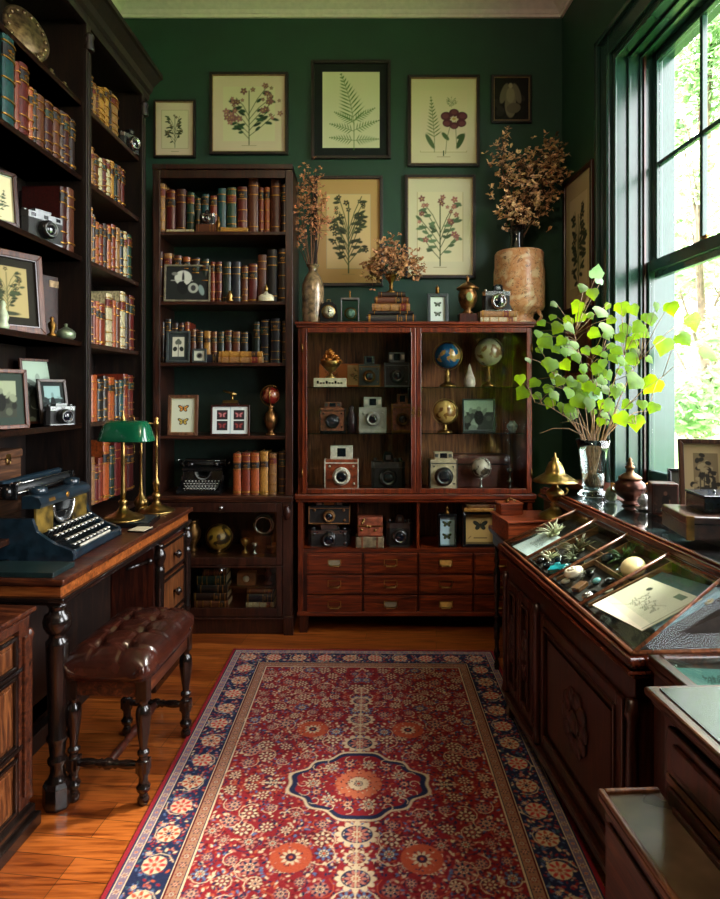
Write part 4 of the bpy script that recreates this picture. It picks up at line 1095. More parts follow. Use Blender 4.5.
# ================================================================== pictures on the walls
def wallpic(bb, label, draw, cat='picture', mat=None, fw=.02, matw=.0, matc=(224,204,178), bg=(218,198,172), n=110, inner=None, name='framed_print', glass=False, ft=.025):
    x0, y0, x1, y1 = bb; D = YB-.03
    w_, h_ = PW(x1-x0, D), PW(y1-y0, D)
    return frame_pic(name, label, cat, w_, h_, (PX((x0+x1)/2, D), YB-.001, PZ(y1, D)), fw=fw, mat=mat, draw=draw, matw=matw, matc=matc, bg=bg, n=n, inner=inner, group='pictures on the back wall', glass=glass, ft=ft)
INNER = plain('gilt_slip', (150,120,80), .5, .3)
LINE = (176,160,120)
def P_(seed, **k):
    y0 = k.pop('y0', .1); hh = k.pop('hh', .78); ww = k.pop('ww', .7); inset = k.pop('inset', .14)
    def f(cv, m, w, h):
        a = w*inset; cv.rect(a, w-a, h*inset, h-h*inset, LINE); cv.rect(a+.003, w-a-.003, h*inset+.003, h-h*inset-.003, tuple(min(255, v+8) for v in k.get('bg', (210,200,164))))
        kk = {q: v for q, v in k.items() if q != 'bg'}
        d_plant(cv, w/2, h*y0, h*hh, w*ww, seed, **kk)
        cv.line(w*.4, h*.085, w*.6, h*.085, .003, (140,124,90))
    return f
def frond(cv, x0, y0, ang, L, wmax, col, n=11, curve=0):
    """a frond: midrib with separate narrow toothed pinnae"""
    x, y = x0, y0; st = L/n; a = ang
    for k in range(n):
        x1, y1 = x+math.cos(a)*st, y+math.sin(a)*st; cv.line(x, y, x1, y1, .0035, col); x, y = x1, y1; a += curve/n
        pl = wmax*max(.06, 1-(k/n)**1.3)
        for sg in (-1, 1):
            b_ = a+sg*(1.0-.25*k/n); cv.leaf(x, y, b_, pl, max(.004, st*.33), col)
def p_fern(cv, m, w, h):
    g = (84,118,50); cv.line(w*.54, h*.07, w*.54, h*.36, .005, g)
    frond(cv, w*.54, h*.34, PI/2+.12, h*.56, w*.20, g, 13, .28)
    for y, sg, L, dz in ((.36,-1,.30,.55),(.38,1,.33,.60),(.27,-1,.34,.34),(.28,1,.36,.42),(.17,-1,.33,.16),(.17,1,.33,.10)):
        frond(cv, w*.54, h*y, PI/2-sg*(PI/2-dz), w*L, w*.075, g, 9, -sg*.1)
def p_pansy(cv, m, w, h):
    P_(3, fl=0, nb=0, ll=0)(cv, m, w, h); cv.rect(w*.145, w*.855, h*.16, h*.86, (216,202,170))
    cv.path([(w*.36,h*.14),(w*.36,h*.3)], .004, (90,110,66)); frond(cv, w*.36, h*.28, PI/2+.06, h*.50, w*.12, (94,116,60), 12, .05)
    cv.leaf(w*.36, h*.18, 2.1, h*.2, h*.055, (84,106,66)); cv.leaf(w*.58, h*.28, 2.3, h*.12, h*.05, (74,98,60)); cv.leaf(w*.70, h*.18, 1.1, h*.2, h*.06, (66,90,52)); cv.leaf(w*.7, h*.3, .5, h*.1, h*.05, (66,90,52))
    cv.path([(w*.53,h*.12),(w*.55,h*.3),(w*.62,h*.5)], .004, (100,110,70)); cv.path([(w*.70,h*.2),(w*.68,h*.5)], .004, (100,110,70))
    for a, b_, s_ in ((-.12,.03,1),(.12,.03,1),(-.10,-.05,.9),(.11,-.05,.9),(0,.07,.9),(.0,-.08,.8)): 
        cv.ell(w*(.66+a), h*(.53+b_), w*.085*s_, h*.052*s_, 0, (84,40,50)); cv.ell(w*(.66+a*1.1), h*(.53+b_*1.1), w*.05*s_, h*.03*s_, 0, (108,58,64))
    for a in range(7): cv.line(w*.66, h*.53, w*(.66+.06*math.cos(a*.9)), h*(.53+.035*math.sin(a*.9)), .004, (200,178,150))
    cv.ell(w*.66, h*.53, w*.028, h*.016, 0, (180,150,80)); d_plant(cv, w*.62, h*.66, h*.13, w*.16, 4, lc=(110,124,80), fl=5, fc=(130,120,76))
def p_angel(cv, m, w, h):
    D_photo(4, (44,40,34), False)(cv, m, w, h); cx = w*.48
    for sg in (-1, 1): cv.ell(cx+sg*w*.18, h*.64, w*.1, h*.24, sg*.3, (104,96,80))
    cv.ell(cx, h*.38, w*.16, h*.3, 0, (112,102,84)); cv.ell(cx, h*.6, w*.12, h*.18, 0, (130,120,98)); cv.ell(cx, h*.82, w*.06, h*.06, 0, (150,138,112)); cv.ell(cx+.02, h*.3, w*.2, h*.12, .2, (92,84,70))
wallpic((153,99,195,157), 'smallest botanical print on the back wall, far left in a thin brown frame', P_(12, fc=(90,84,60), lc=(62,70,44), hh=.62, ww=.5, y0=.16, fl=12), n=90, fw=.014, inner=INNER)
wallpic((209,71,288,154), 'squarish print of pink blossoms with dark leaves above the narrow bookcase', P_(21, fc=(140,92,90), lc=(44,70,48), hh=.76, ww=.75, fl=38, fs=.06, nb=10, ll=.12), mat=W_BLK, inner=INNER)
wallpic((311,59,391,158), 'green fern print with a wide black mount, topmost middle of the back wall', p_fern, matw=0.055, matc=(20,26,26), bg=(214,210,178), n=130)
wallpic((408,74,480,166), 'print of a small fern beside a maroon pansy, upper right on the back wall', p_pansy, inner=INNER, bg=(212,202,168))
wallpic((492,74,532,122), 'little dark picture of a pale winged statue, high above the dried branches', p_angel, n=60, inner=INNER, name='framed_photograph', bg=(40,36,30), fw=.015)
wallpic((314,175,383,286), 'tan-mounted print of a tall dark leafy herb, behind the small table clocks', P_(33, fc=(52,58,40), lc=(56,62,40), hh=.74, ww=.6, nb=16, fl=20, fs=.04, ll=.09, bg=(198,170,118)), bg=(184,146,92), fw=.022)
wallpic((405,174,476,278), 'print of a spreading plant with dusty pink flowers, below the pansy print', P_(47, fc=(150,92,88), lc=(84,104,74), hh=.70, ww=.72, nb=9, fl=20, fs=.05), inner=INNER, bg=(210,202,170))
# two frames on the window wall, in the wall's own frame
def rwpic(b0, b1, z0, z1, label, draw, **k):
    p = RP(-.002, (b0+b1)/2, z0)
    return frame_pic('framed_print', label, 'picture', abs(b1-b0), z1-z0, p, 90+180+TR, draw=draw, group='pictures beside the window', glass=False, **k)
def bR(px): # wall coordinate b for a pixel column on the right wall plane
    s_ = (px-CX)/F; Dd = (1.336+.042*4.1)/(s_+.042); return -(4.1-Dd)
rwpic(bR(595), bR(566), 1.93, 2.78, 'print of a dark leafy sprig hanging on the window wall near the corner', P_(52, fc=(50,58,44), lc=(46,56,42), hh=.66, ww=.45, nb=12, fl=14, ll=.12, bg=(196,178,140)), fw=.03, mat=W_MAHD, bg=(186,166,128), n=80)
rwpic(bR(592), bR(568), 1.50, 1.86, 'small red-brown framed picture low on the window wall behind the green branches', D_photo(9, (90,60,46)), fw=.03, mat=W_MAH, matw=.02, matc=(110,60,40), n=40)

# ================================================================== narrow back bookcase
def brow(items, zpy, D, shelf, case='the narrow bookcase', depth=.17, rz=0, group=None):
    z = PZ(zpy, D)
    for k, it in enumerate(items):
        p0, p1, yt, c = it[:4]; style = it[4] if len(it) > 4 else (k*3+int(p0)) % 4
        w_ = PW(p1-p0, D)*.97; h_ = PZ(yt, D)-z
        book('%s book, %s from the left on %s of %s' % (c, ORD[k], shelf, case), c, style, w_, h_, depth, (PX(p0, D), D, z), group=group or 'books in '+case, lean=it[5] if len(it) > 5 else 0)
def c5(lst, ox, oy, s): return [(ox+a/s, ox+b_/s, oy+t/s)+tuple(r) for a, b_, t, *r in lst]
D1 = DF+.06
Zs = [392+(CH-z)*F/D1 for z in BZ]          # pixel rows of the shelf tops at depth D1
S4 = 4.5
brow([(156,165.4,184,'tan'),(166.5,175.5,190,'dark red'),(176.5,186,189.5,'oxblood'),(187,194.5,193,'green'),(195.5,201,198,'dark green'),(201.8,209,194.5,'teal'),(210,217,196,'russet'),
  (217.8,226,188.5,'teal'),(227,236.3,187.5,'green'),(237.6,247.3,187,'dark red'),(248.5,258.4,178.4,'brown'),(259,264,188,'russet'),(264.6,270,187.5,'orange-brown'),(271,280.6,179.5,'brown'),(281.4,287.5,184.5,'dark brown')], Zs[0], D1, 'the top shelf')
brow([(158.2,163,252,'oxblood'),(164,172,253.5,'tan',0),(174,181.5,255.5,'brown'),(183,190,257,'orange-brown'),(191,200,258,'dark brown'),(201,209,259,'dark green'),(210.5,215.2,262,'russet'),(215.8,222,262,'dark red'),(222.8,231,262,'dark green'),(231.6,240.5,262,'blue-black'),(241.5,248,266,'brown'),(248.6,257.3,264,'dark red'),
  (258,266.5,255,'brown'),(267.2,277.5,249.7,'black'),(278.5,287.3,249,'dark brown')], Zs[1], D1, 'the second shelf')
brow([(158,164.5,322,'dark brown'),(165.5,171,319,'black'),(172,178,323,'dark brown'),(179,184,323,'oxblood'),(185,189.5,322,'russet'),(190.5,196,329,'brown'),(197,203,331,'dark brown',3),(204,210.5,331,'ochre'),(211.5,217,331.5,'brown'),(218,224,331.5,'dark green',3),(225,231.5,330,'oxblood'),(232.5,240,331.5,'brown',3),(241,248,332,'black',3),
  (254,260,322,'dark green'),(261,269.5,319.5,'blue-black')], Zs[2], D1+.04, 'the third shelf', depth=.15)
for k, it in enumerate([(271,280.5,318.6,'blue-black'),(282,287,321,'dark brown')]):
    book('%s at the third shelf\'s right end in the narrow bookcase' % ('tall blue-black book' if k == 0 else 'last dark brown book'), it[3], 0, PW(it[1]-it[0], D1), PZ(it[2], D1)-BZ[2], .17, (PX(it[0], D1), D1, BZ[2]), group='books in the narrow bookcase')
brow([(233.3,241.2,453.8,'orange-brown',1),(241.8,250.3,453,'russet',1),(250.7,259.4,453,'orange-brown',1),(260,268.3,451.5,'ochre',1),(269.2,276.7,453.5,'tan',0),(279,286,451.5,'dark brown',3)], 392+(CH-CT)*F/(DF+.03), DF+.03, 'the counter', depth=.18)

def onshelf(px, D): return PX(px, D)
zB = BZ
book('slim cream-edged book lying flat in front of the top shelf books, left', 'cream', 2, .013, PW(27,DF+.01), .045, (PX(180,DF+.01),DF+.012,zB[0]), group='flat books in the narrow bookcase', lying=True)
book('orange-tan book lying flat below the teal books, top shelf centre', 'ochre', 2, .024, PW(27,DF+.01), .045, (PX(234,DF+.01),DF+.012,zB[0]), group='flat books in the narrow bookcase', lying=True)
book('small brown book lying flat beneath the little camera on the top shelf', 'brown', 2, .045, PW(20,DF+.01), .045, (PX(206,DF+.01),DF+.012,zB[0]), group='flat books in the narrow bookcase', lying=True)
camera('little black camera perched on a brown book on the narrow bookcase\'s top shelf', (PX(207,DF+.01),DF+.034,zB[0]+.045), .085, .085, 'slr', d=.035, group='vintage cameras')
vessel('figurine', 'tiny dark standing figurine right of the little camera, top shelf of narrow bookcase', 'figurine', (PX(217.5,DF+.01),DF+.03,zB[0]), [(.018,0),(.018,.008),(.008,.014),(.012,.04),(.015,.06),(.007,.075),(.01,.088),(0,.1)], BRASSD)
def dark_photo(cv, m, w, h):
    cv.rect(m, w-m, m, h-m, (30,32,30)); cv.ell(w*.4, h*.66, w*.2, h*.22, 0, (206,206,196)); cv.ell(w*.4, h*.64, w*.03, h*.2, 0, (40,40,40)); cv.line(w*.12, h*.58, w*.62, h*.58, .004, (190,190,180))
    cv.ell(w*.38, h*.36, w*.12, h*.2, .3, (20,20,20)); cv.ell(w*.64, h*.36, w*.12, h*.15, -.3, (168,170,160)); cv.ell(w*.64, h*.36, w*.06, h*.09, 0, (60,60,60)); cv.ell(w*.83, h*.3, w*.06, h*.16, .3, (130,150,146)); cv.ell(w*.2, h*.78, w*.07, h*.05, 0, (120,120,112))
GREYF = plain('weathered_grey_frame', (112,104,84), .5, var=.2)
frame_pic('framed_photograph', 'grey-framed dark photograph standing on the narrow bookcase\'s second shelf', 'picture', PW(46,DF), PW(38,DF), (PX(186.5,DF+.02),DF+.035,zB[1]), 4, 5, .011, .012, GREYF, dark_photo, bg=(34,34,32), n=70, strut=False, group='framed pictures in the narrow bookcase')
t = thing('perfume_bottle', 'small white stoppered bottle on the second shelf of the narrow bookcase', 'bottle', (PX(265.5,DF),DF+.03,zB[1]))
MB().lathe([(.036,0),(.04,.004),(.04,.03),(.03,.042),(.01,.05),(.008,.06)], sx=1.2, sy=.5).build('body', plain('milk_glass', (206,198,170), .25), t)
MB().lathe([(.006,.06),(.012,.066),(.012,.08),(.004,.1),(0,.112)]).build('stopper', BRASS, t)
bx(-.05,.05,-.025,.025,-.0,.003).build('tray', BRASSD, t)
vessel('figurine', 'tiny seated brass figurine before the second shelf books of the narrow bookcase', 'figurine', (PX(229,DF),DF+.03,zB[1]), [(.02,0),(.022,.01),(.012,.02),(.02,.035),(.012,.05),(.012,.06),(0,.07)], BRASS)
def flower_bw(cv, m, w, h):
    cv.rect(m, w-m, m, h-m, (206,206,186)); cv.line(w*.5, m, w*.5, h*.6, .004, (60,66,56))
    for x, y in ((.5,.72),(.42,.66),(.58,.66)): cv.ell(w*x, h*y, w*.09, h*.08, 0, (88,96,84))
    for sg in (-1, 1): cv.ell(w*(.5+sg*.17), h*.42, w*.11, h*.09, sg*.4, (40,46,40))
frame_pic('framed_print', 'dark slate frame with a small white flower picture, narrow bookcase third shelf', 'picture', PW(24,DF), PW(32,DF), (PX(178,DF+.02),DF+.025,zB[2]), 0, 4, .014, .014, plain('slate_frame', (52,60,60), .35, var=.2), flower_bw, matw=.022, matc=(46,54,54), n=50, group='framed pictures in the narrow bookcase')
def knot(cv, m, w, h): cv.ell(w/2, h/2, w*.3, h*.3, 0, (110,112,100)); cv.ell(w/2, h/2, w*.22, h*.18, .6, (24,26,24))
frame_pic('framed_print', 'tiny square framed picture beside the slate frame, third shelf of narrow bookcase', 'picture', PW(14.5,DF), PW(14,DF), (PX(199.5,DF+.02),DF+.02,zB[2]), 0, 4, .012, .012, plain('slate_frame', (52,60,60), .35), knot, bg=(196,200,180), n=30, group='framed pictures in the narrow bookcase')
book('black book lying flat between the tiny frame and two tan books, third shelf', 'blue-black', 1, .05, PW(16,DF), .1, (PX(211,DF+.02),DF+.03,zB[2]), group='flat books in the narrow bookcase', lying=True)
for k in range(2): book('%s of the two tan marbled books lying stacked on the third shelf' % ('lower', 'upper')[k], 'ochre' if k else 'tan', 0, .033, PW(44-k,DF), .1, (PX(240.5,DF+.01),DF+.012,zB[2]+.0335*k), group='stacked tan books', lying=True)
FLYO = (206,140,56)
frame_pic('framed_butterflies', 'brown frame with two orange butterflies, one above the other, in the narrow bookcase', 'picture', PW(30.5,DF), PW(41,DF), (PX(181.3,DF),DF+.035,zB[3]), 0, 5, .018, .016, wood('wood_frame_brown', (60,36,24), (96,62,42), (130,88,60)), D_fly([(.5,.7,.24,FLYO,(50,40,30)),(.5,.32,.24,(188,160,66),(50,44,30))]), bg=(206,212,186), n=80, inner=INNER, group='framed pictures in the narrow bookcase')
def four(cv, m, w, h):
    cv.rect(w*.49, w*.51, 0, h, (150,180,186))
    for x in (.27, .74):
        for k, y in enumerate((.7, .3)): cv.rect(w*(x-.15), w*(x+.15), h*(y-.18), h*(y+.18), (40,34,36)); d_butterfly(cv, w*x, h*y, w*.13, (196,120,120) if k == 0 else (140,60,56), (110,50,56) if k == 0 else (90,34,34))
frame_pic('framed_butterflies', 'wide frame holding four pink butterflies in two columns, narrow bookcase fourth shelf', 'picture', PW(39.5,DF), PW(31,DF), (PX(229,DF),DF+.035,zB[3]), 0, 5, .011, .014, W_MAHD, four, bg=(214,224,220), n=90, group='framed pictures in the narrow bookcase')
t = thing('brass_telescope', 'tiny brass instrument on a plinth behind the four-butterfly frame', 'ornament', (PX(228,DF),DF+.075,zB[3]))
MB().box(-.05,.05,-.02,.02,0,.195).build('plinth', W_MAHD, t, bevel=.002)
MB().box(-.045,.045,-.016,.016,.195,.212).lathe([(.012,.212),(.006,.225),(.006,.25)], (.01,0,0), 10).tube([(-.045,0,.27),(.035,0,.245)], [.006,.01], 8).ball((.012,0,.25), .016, 10).build('instrument', BRASS, t)
t = thing('globe_lamp', 'red globe held on a baluster-shaped brass vase, narrow bookcase fourth shelf', 'globe', (PX(269.5,DF),DF+.06,zB[3]))
MB().lathe([(.036,0),(.038,.008),(.024,.016),(.018,.03),(.03,.05),(.04,.08),(.042,.105),(.034,.13),(.018,.15),(.013,.165),(.022,.175),(.012,.182),(.01,.19)]).build('stand', plain('bronze_mottled', (120,86,52), .35, .9, .4), t)
MB().ball((0,0,.24), .055, 24, n=14).build('sphere', globe_mat('globe_red', (104,26,20), (150,92,60)), t)
MB().torus((0,0,.24), .062, .0035, 'y', 32, 6, a0=1.0, a1=4.6).torus((0,0,.24), .058, .003, 'x', 32, 6).build('meridian_ring', BRASS, t)

def typewriter_small(label, loc, s, rz=0):
    t = thing('typewriter', label, 'typewriter', loc, rz)
    MB().prism([(-.5,0),(.5,0),(.5,.16),(.3,.17),(-.28,.10),(-.5,.06)], -.5, .5, ax='x').build('body', BLACK, t)
    o = t.children[0]; o.scale = (s, s, s)
    mb = MB()
    return t
def typewriter(label, loc, W_, Dp, Hh, rz, mat, group=None, gold=True, keymat=None):
    """front at local y=0, body runs to y=+Dp; width along x"""
    t = thing('typewriter', label, 'typewriter', loc, rz, group)
    w2 = W_/2
    kb = Dp*.42
    # side cheeks + base
    prof = [(0,0),(Dp,0),(Dp,Hh*.52),(kb*1.12,Hh*.52),(kb*1.0,Hh*.36),(kb*.55,Hh*.22),(.02*Dp,Hh*.13),(0,Hh*.09)]
    mb = MB()
    for sg in (-1, 1):
        x0, x1 = sorted((sg*w2, sg*(w2-W_*.045))); mb.prism(prof, x0, x1, ax='x')
    mb.box(-w2+W_*.045,w2-W_*.045,0,W_*.05,0,Hh*.12)
    mb.box(-w2+W_*.045,w2-W_*.045,0,Dp,0,Hh*.05)
    mb.build('frame', mat, t, bevel=Hh*.018, seg=3)
    MB().box(-w2+W_*.05,w2-W_*.05,kb*1.1,Dp*.98,Hh*.05,Hh*.5).build('mechanism_housing', BLACK, t, bevel=.004)
    # key bed: four stepped rows with round keys on levers
    km = keymat or plain('ivory_key', (206,202,186), .3)
    ring = MB(); face = MB(); lev = MB()
    for r in range(4):
        y = Dp*(.09+.088*r); z = Hh*(.16+.062*r); nk = (10, 10, 11, 11)[r]; off = (.0, .012, -.004, .01)[r]*W_
        for k in range(nk):
            x = (k-(nk-1)/2)*W_*.076+off; rr = W_*.026
            ring.lathe([(rr,-.003),(rr,.002),(rr*.8,.003)], (x,y,z), 10); face.lathe([(rr*.8,.0),(rr*.8,.0036),(0,.0038)], (x,y,z), 10)
            lev.tube([(x,y,z-.003),(x,y+.008,z-Hh*.06),(x*.9,kb*1.1,Hh*.12)], .0014, 4)
    kk = lev.build('key_levers', STEEL, t); kk['kind'] = 'stuff'
    ring.build('key_rims', CHROME, t)['kind'] = 'stuff'; face.build('key_tops', km if gold else km, t)['kind'] = 'stuff'
    bx(-W_*.3,W_*.3,Dp*.03,Dp*.055,Hh*.12,Hh*.145).build('space_bar', BLACK if not gold else km, t, bevel=.002)
    # front cover with semicircular type basket opening
    y0 = kb*1.05; zc = Hh*.50; r = W_*.165
    mb = MB()
    for sg in (-1, 1):
        x0, x1 = sorted((sg*w2*.93, sg*r*1.12)); mb.box(x0,x1,y0,y0+.012,Hh*.30,Hh*.66)
    mb.pieces('front_cover', plain('gilt_black_panel', (84,68,28), .4, .3, .75, s=22) if gold else BLACK, t, bevel=.003)
    MB().torus((0,y0,Hh*.62), r*1.15, W_*.018, 'y', 40, 8, a0=PI, a1=2*PI).build('basket_rim', CHROME if gold else BLACK, t)
    tb = MB()
    for k in range(34):
        a = PI+PI*(k+.5)/34; tb.tube([(math.cos(a)*r*1.08,y0-.004,Hh*.62+math.sin(a)*r*1.08),(math.cos(a)*r*.42,y0+.05,Hh*.6+math.sin(a)*r*.3)], .0022, 4)
    tb.build('type_bars', STEEL, t)['kind'] = 'stuff'
    # ribbon cover: rounded hood across the top
    hood = [(y0-.012,Hh*.64),(y0-.018,Hh*.70),(y0-.008,Hh*.77),(y0+.02,Hh*.80),(y0+Dp*.17,Hh*.80),(y0+Dp*.17,Hh*.64)]
    MB().prism(hood, -w2*.93, w2*.93, ax='x', sm=False).build('ribbon_cover', mat, t, bevel=.006, seg=3)
    for sg in (-1, 1): MB().lathe([(W_*.075,0),(W_*.078,.004),(W_*.078,.02),(W_*.05,.026),(0,.027)], (sg*W_*.3,y0+Dp*.10,Hh*.80), 20).build('ribbon_spool', mat, t)
    # carriage
    yc = y0+Dp*.30; zc = Hh*.86
    pl = MB(); pl.lathe([(Hh*.075,-w2*1.02),(Hh*.075,w2*1.02)], (0,yc,zc), 20, ax='x'); pl.build('platen', plain('platen_rubber', (26,30,32), .5), t)
    for sg in (-1, 1): MB().lathe([(Hh*.03,0),(Hh*.075,.006),(Hh*.085,.014),(Hh*.085,.026),(Hh*.05,.03)], (0,0,0), 16, ax='x').build('platen_knob', BLACK, t, loc=(sg*w2*1.02 if sg > 0 else -w2*1.02-.03,yc,zc))
    car = MB().prism([(yc+Hh*.06,Hh*.78),(yc+Hh*.30,Hh*.80),(yc+Hh*.32,Hh*.90),(yc+Hh*.12,Hh*1.0),(yc+Hh*.07,Hh*.98)], -w2*1.0, w2*1.0, ax='x')
    car.build('carriage', mat, t, bevel=.004)
    rl = MB()
    rl.tube([(-w2*1.0,yc-Hh*.07,Hh*.95),(w2*1.0,yc-Hh*.07,Hh*.95)], Hh*.011, 6); rl.tube([(-w2*.95,yc-Hh*.10,Hh*.84),(w2*.95,yc-Hh*.10,Hh*.84)], Hh*.012, 6)
    rl.pieces('paper_bail', CHROME, t)
    ev = MB()
    for sg in (-1, 1): ev.box(*sorted((sg*w2*.96, sg*w2*1.02)), yc-Hh*.11, yc+Hh*.2, Hh*.76, Hh*.96)
    ev.pieces('carriage_end', BLACK if gold else mat, t, bevel=.003)
    MB().tube([(-w2*1.03,yc,Hh*.9),(-w2*1.12,yc-.03,Hh*.98),(-w2*1.16,yc-.07,Hh*1.0)], .004, 6).build('return_lever', CHROME, t)
    if gold:
        MB()._add([(-.022+w2*-.55,y0-.0185,Hh*.70),(.022-w2*.55,y0-.0185,Hh*.70),(.022-w2*.55,y0-.014,Hh*.74),(-.022-w2*.55,y0-.014,Hh*.74)], [(0,1,2,3)]).lathe([(.012,0),(.012,.002),(0,.002)], (0,y0-.016,Hh*.72), 12, ax='y').build('gilt_decal', GILT, t)
    return t
typewriter('small black portable typewriter on the narrow bookcase\'s counter', (PX(198,DF-.0),DF+.005,CT), PW(44,DF), .24, PW(33,DF), 0, BLACK, gold=False)

# lower glazed part
zu = zm1+.0; ds = DF+.12
zsh = zm1-.005
globe('gold globe with dark continents behind the narrow bookcase\'s upper glass flap', (PX(219,ds),ds,zsh), .075, .175, globe_mat('globe_gold', (150,116,44), (48,34,16), .3), BRASS, base=.8)
t = thing('glass_jar', 'round glass jar lying high at the right behind the upper glass flap', 'jar', (PX(264,ds),ds,zsh))
MB().box(-.05,.05,-.05,.05,0,.11).build('pedestal', W_MAHD, t, bevel=.003)
MB().torus((0,-.03,.17), .05, .007, 'y', 32, 8).torus((0,-.01,.17), .058, .008, 'y', 32, 8).build('rim', CHROME, t); MB().ball((0,0,.17), (.055,.03,.055), 20).build('bowl', glassy('clear_glass'), t)
vessel('brass_cup', 'small brass cup right of the gold globe behind the upper glass flap', 'cup', (PX(246,ds),ds-.03,zsh), [(.022,0),(.024,.006),(.006,.02),(.006,.04),(.024,.06),(.028,.085),(.024,.087),(.018,.06),(0,.05)], BRASS)
vessel('silver_cup', 'pale metal goblet below the glass jar, behind the upper flap', 'cup', (PX(256.5,ds),ds-.06,zsh), [(.016,0),(.018,.005),(.004,.02),(.004,.035),(.015,.05),(.018,.07),(.014,.072),(.0,.05)], CHROME)
vessel('dark_urn', 'dark mottled urn at the left behind the upper glass flap', 'urn', (PX(192,ds),ds+.02,zsh), [(.03,0),(.032,.01),(.02,.03),(.045,.08),(.05,.12),(.035,.16),(.03,.18),(.036,.19),(.0,.19)], plain('bronze_mottled', (120,86,52), .35))
vessel('brown_bowl', 'low brown bowl at the right end behind the upper flap', 'bowl', (PX(272.5,ds),ds-.03,zsh), [(.02,0),(.02,.008),(.035,.03),(.042,.055),(.038,.055),(.02,.02),(0,.015)], plain('brown_glaze', (90,50,28), .25, var=.3))
zl = zb0+.03
stack = [(198,231,606,598,'brown'),(197,230,598,590.5,'dark brown'),(201,230,590,583,'black'),(200,229,583,575,'dark green'),(206,229,575,569,'brown')]
z = zl; hs = [.045, .045, .05, .055, .04]
for k, (a, b_, y1, y0, c) in enumerate(stack):
    book('%s book, %s from the bottom of the stack behind the lower flap' % (c, ORD[k]), c, k % 4, hs[k]*.96, PW(b_-a, ds), .15, (PX((a+b_)/2, ds), ds-.08, z), group='stacked books behind the lower glass flap', lying=True); z += hs[k]
z = zl; hs = [.035, .05, .03]
for k, c in enumerate(['cream','blue-black','brown']):
    book('%s book, %s from the bottom of the short stack at lower right' % (c, ORD[k]), c, k, hs[k]*.96, PW(30-k, ds)*.9, .15, (PX(262, ds), ds-.08, z), group='short stack behind the lower glass flap', lying=True); z += hs[k]
zs3 = PZ(590,DF)
t = thing('small_box', 'little tan box with a white round emblem behind the lower flap', 'box', (PX(247,ds),ds,zs3))
bx(-.055,.055,-.03,.04,0,.075).build('body', plain('tan_card', (120,76,42), .6, var=.2), t, bevel=.002); MB().lathe([(.02,0),(.02,.003),(0,.003)], (0,-.03,.04), 16, ax='y').build('emblem', PAPER, t)
vessel('figurine', 'small reddish figurine on the inner shelf right of the tan box', 'figurine', (PX(268,ds),ds,zs3), [(.026,0),(.028,.01),(.012,.02),(.02,.045),(.024,.06),(.01,.08),(.014,.095),(0,.11)], plain('terracotta_dark', (110,58,40), .5, var=.4))
# ================================================================== mahogany cabinet: behind the glass
DC = DF+.16
def gz(py): return {0: GS[0][0], 1: GS[0][1], 2: LG1}[py]
G = 'cameras behind the cabinet glass'
BROWNL = plain('brown_leather', (108,62,38), .5, var=.3, s=60)
SILV = plain('silver_grey_enamel', (176,180,170), .35, .3, .08)
CREAMB = plain('cream_enamel', (214,210,196), .4)
REDB = plain('red_brown_bakelite', (132,62,38), .3, var=.3)
def cam(px0, px1, ytop, lvl, label, style, body=LEATHB, trim=CHROME, lens=.27, D=DC, base=None, group=G, **k):
    z = gz(lvl) if base is None else base
    yb = 392+(CH-z)*F/(D-.03)
    return camera(label, (PX((px0+px1)/2, D-.03), D, z), PW(px1-px0, D-.03), PW(yb-ytop, D-.03), style, body, trim, lens, group=group, **k)
cam(358.5,380,356,0, 'dark camera on the cabinet\'s top glass shelf, left door, nearer the bowl', 'box', plain('green_black_leather',(26,36,28),.5,var=.4), BRASSD, .3)
cam(385,409,352,0, 'taller dark camera beside the middle door frame, top glass shelf', 'big', LEATHB, STEEL, .27)
cam(320,345,402,1, 'brown and black camera at left on the middle glass shelf', 'toy', BROWNL, BLACK, .29)
cam(359.5,386,397,1, 'pale silver-grey camera in the middle of the middle glass shelf', 'big', SILV, SILV, .27, lz=.38)
cam(392,413,394,1, 'brown leather box camera at the right end of the middle glass shelf', 'box', BROWNL, BRASSD, .31)
cam(325,358,446,2, 'large brown and cream camera bottom left behind the left glass door', 'big', REDB, CREAMB, .27, d=.08)
cam(371.5,405,452,2, 'large black chrome-lensed camera behind the left glass door, bottom right', 'slr', LEATHB, STEEL, .26, d=.07)
cam(430,457,452,2, 'pale box-shaped camera at the bottom left behind the right glass door', 'toy', plain('beige_leather',(168,156,128),.5,var=.15), STEEL, .34, d=.08)
t = thing('small_case', 'pale horizontal box with dark printed marks, under the ornate gold bowl', 'box', (PX(330.5,DC),DC-.03,gz(0)))
bx(-.1,.1,-.04,.04,0,.055).build('body', plain('pale_card', (196,190,160), .6, var=.1), t, bevel=.002); mb = MB()
for k in range(9): mb.box(-.08+.018*k,-.068+.018*k,-.0415,-.04,.02,.028+.01*(k % 3 == 0))
mb.build('printed_marks', BLACK, t)
t = thing('gold_bowl', 'ornate gold footed bowl heaped with amber nuggets, standing on the pale box', 'bowl', (PX(331,DC),DC-.03,gz(0)+.055))
MB().lathe([(.03,0),(.032,.006),(.012,.02),(.01,.035),(.03,.05),(.058,.08),(.068,.105),(.064,.106),(.03,.06),(0,.055)]).build('body', BRASS, t)
mb = MB(); rs = random.Random(3)
for k in range(70): a = rs.uniform(0, 6.28); q = rs.uniform(0, 1)**.5; z_ = .1+.085*(1-q*q)*rs.uniform(.4, 1); mb.ball((math.cos(a)*.06*q,math.sin(a)*.06*q,z_), rs.uniform(.007,.013), 6, n=4)
mb.build('nuggets', plain('amber_nugget', (196,120,48), .25, .4, .3), t)['kind'] = 'stuff'
t = thing('poster_board', 'orange and cream botanical card standing behind the gold bowl and dark camera', 'print', (PX(345,DC+.1),DC+.12,gz(0)), rx=-3)
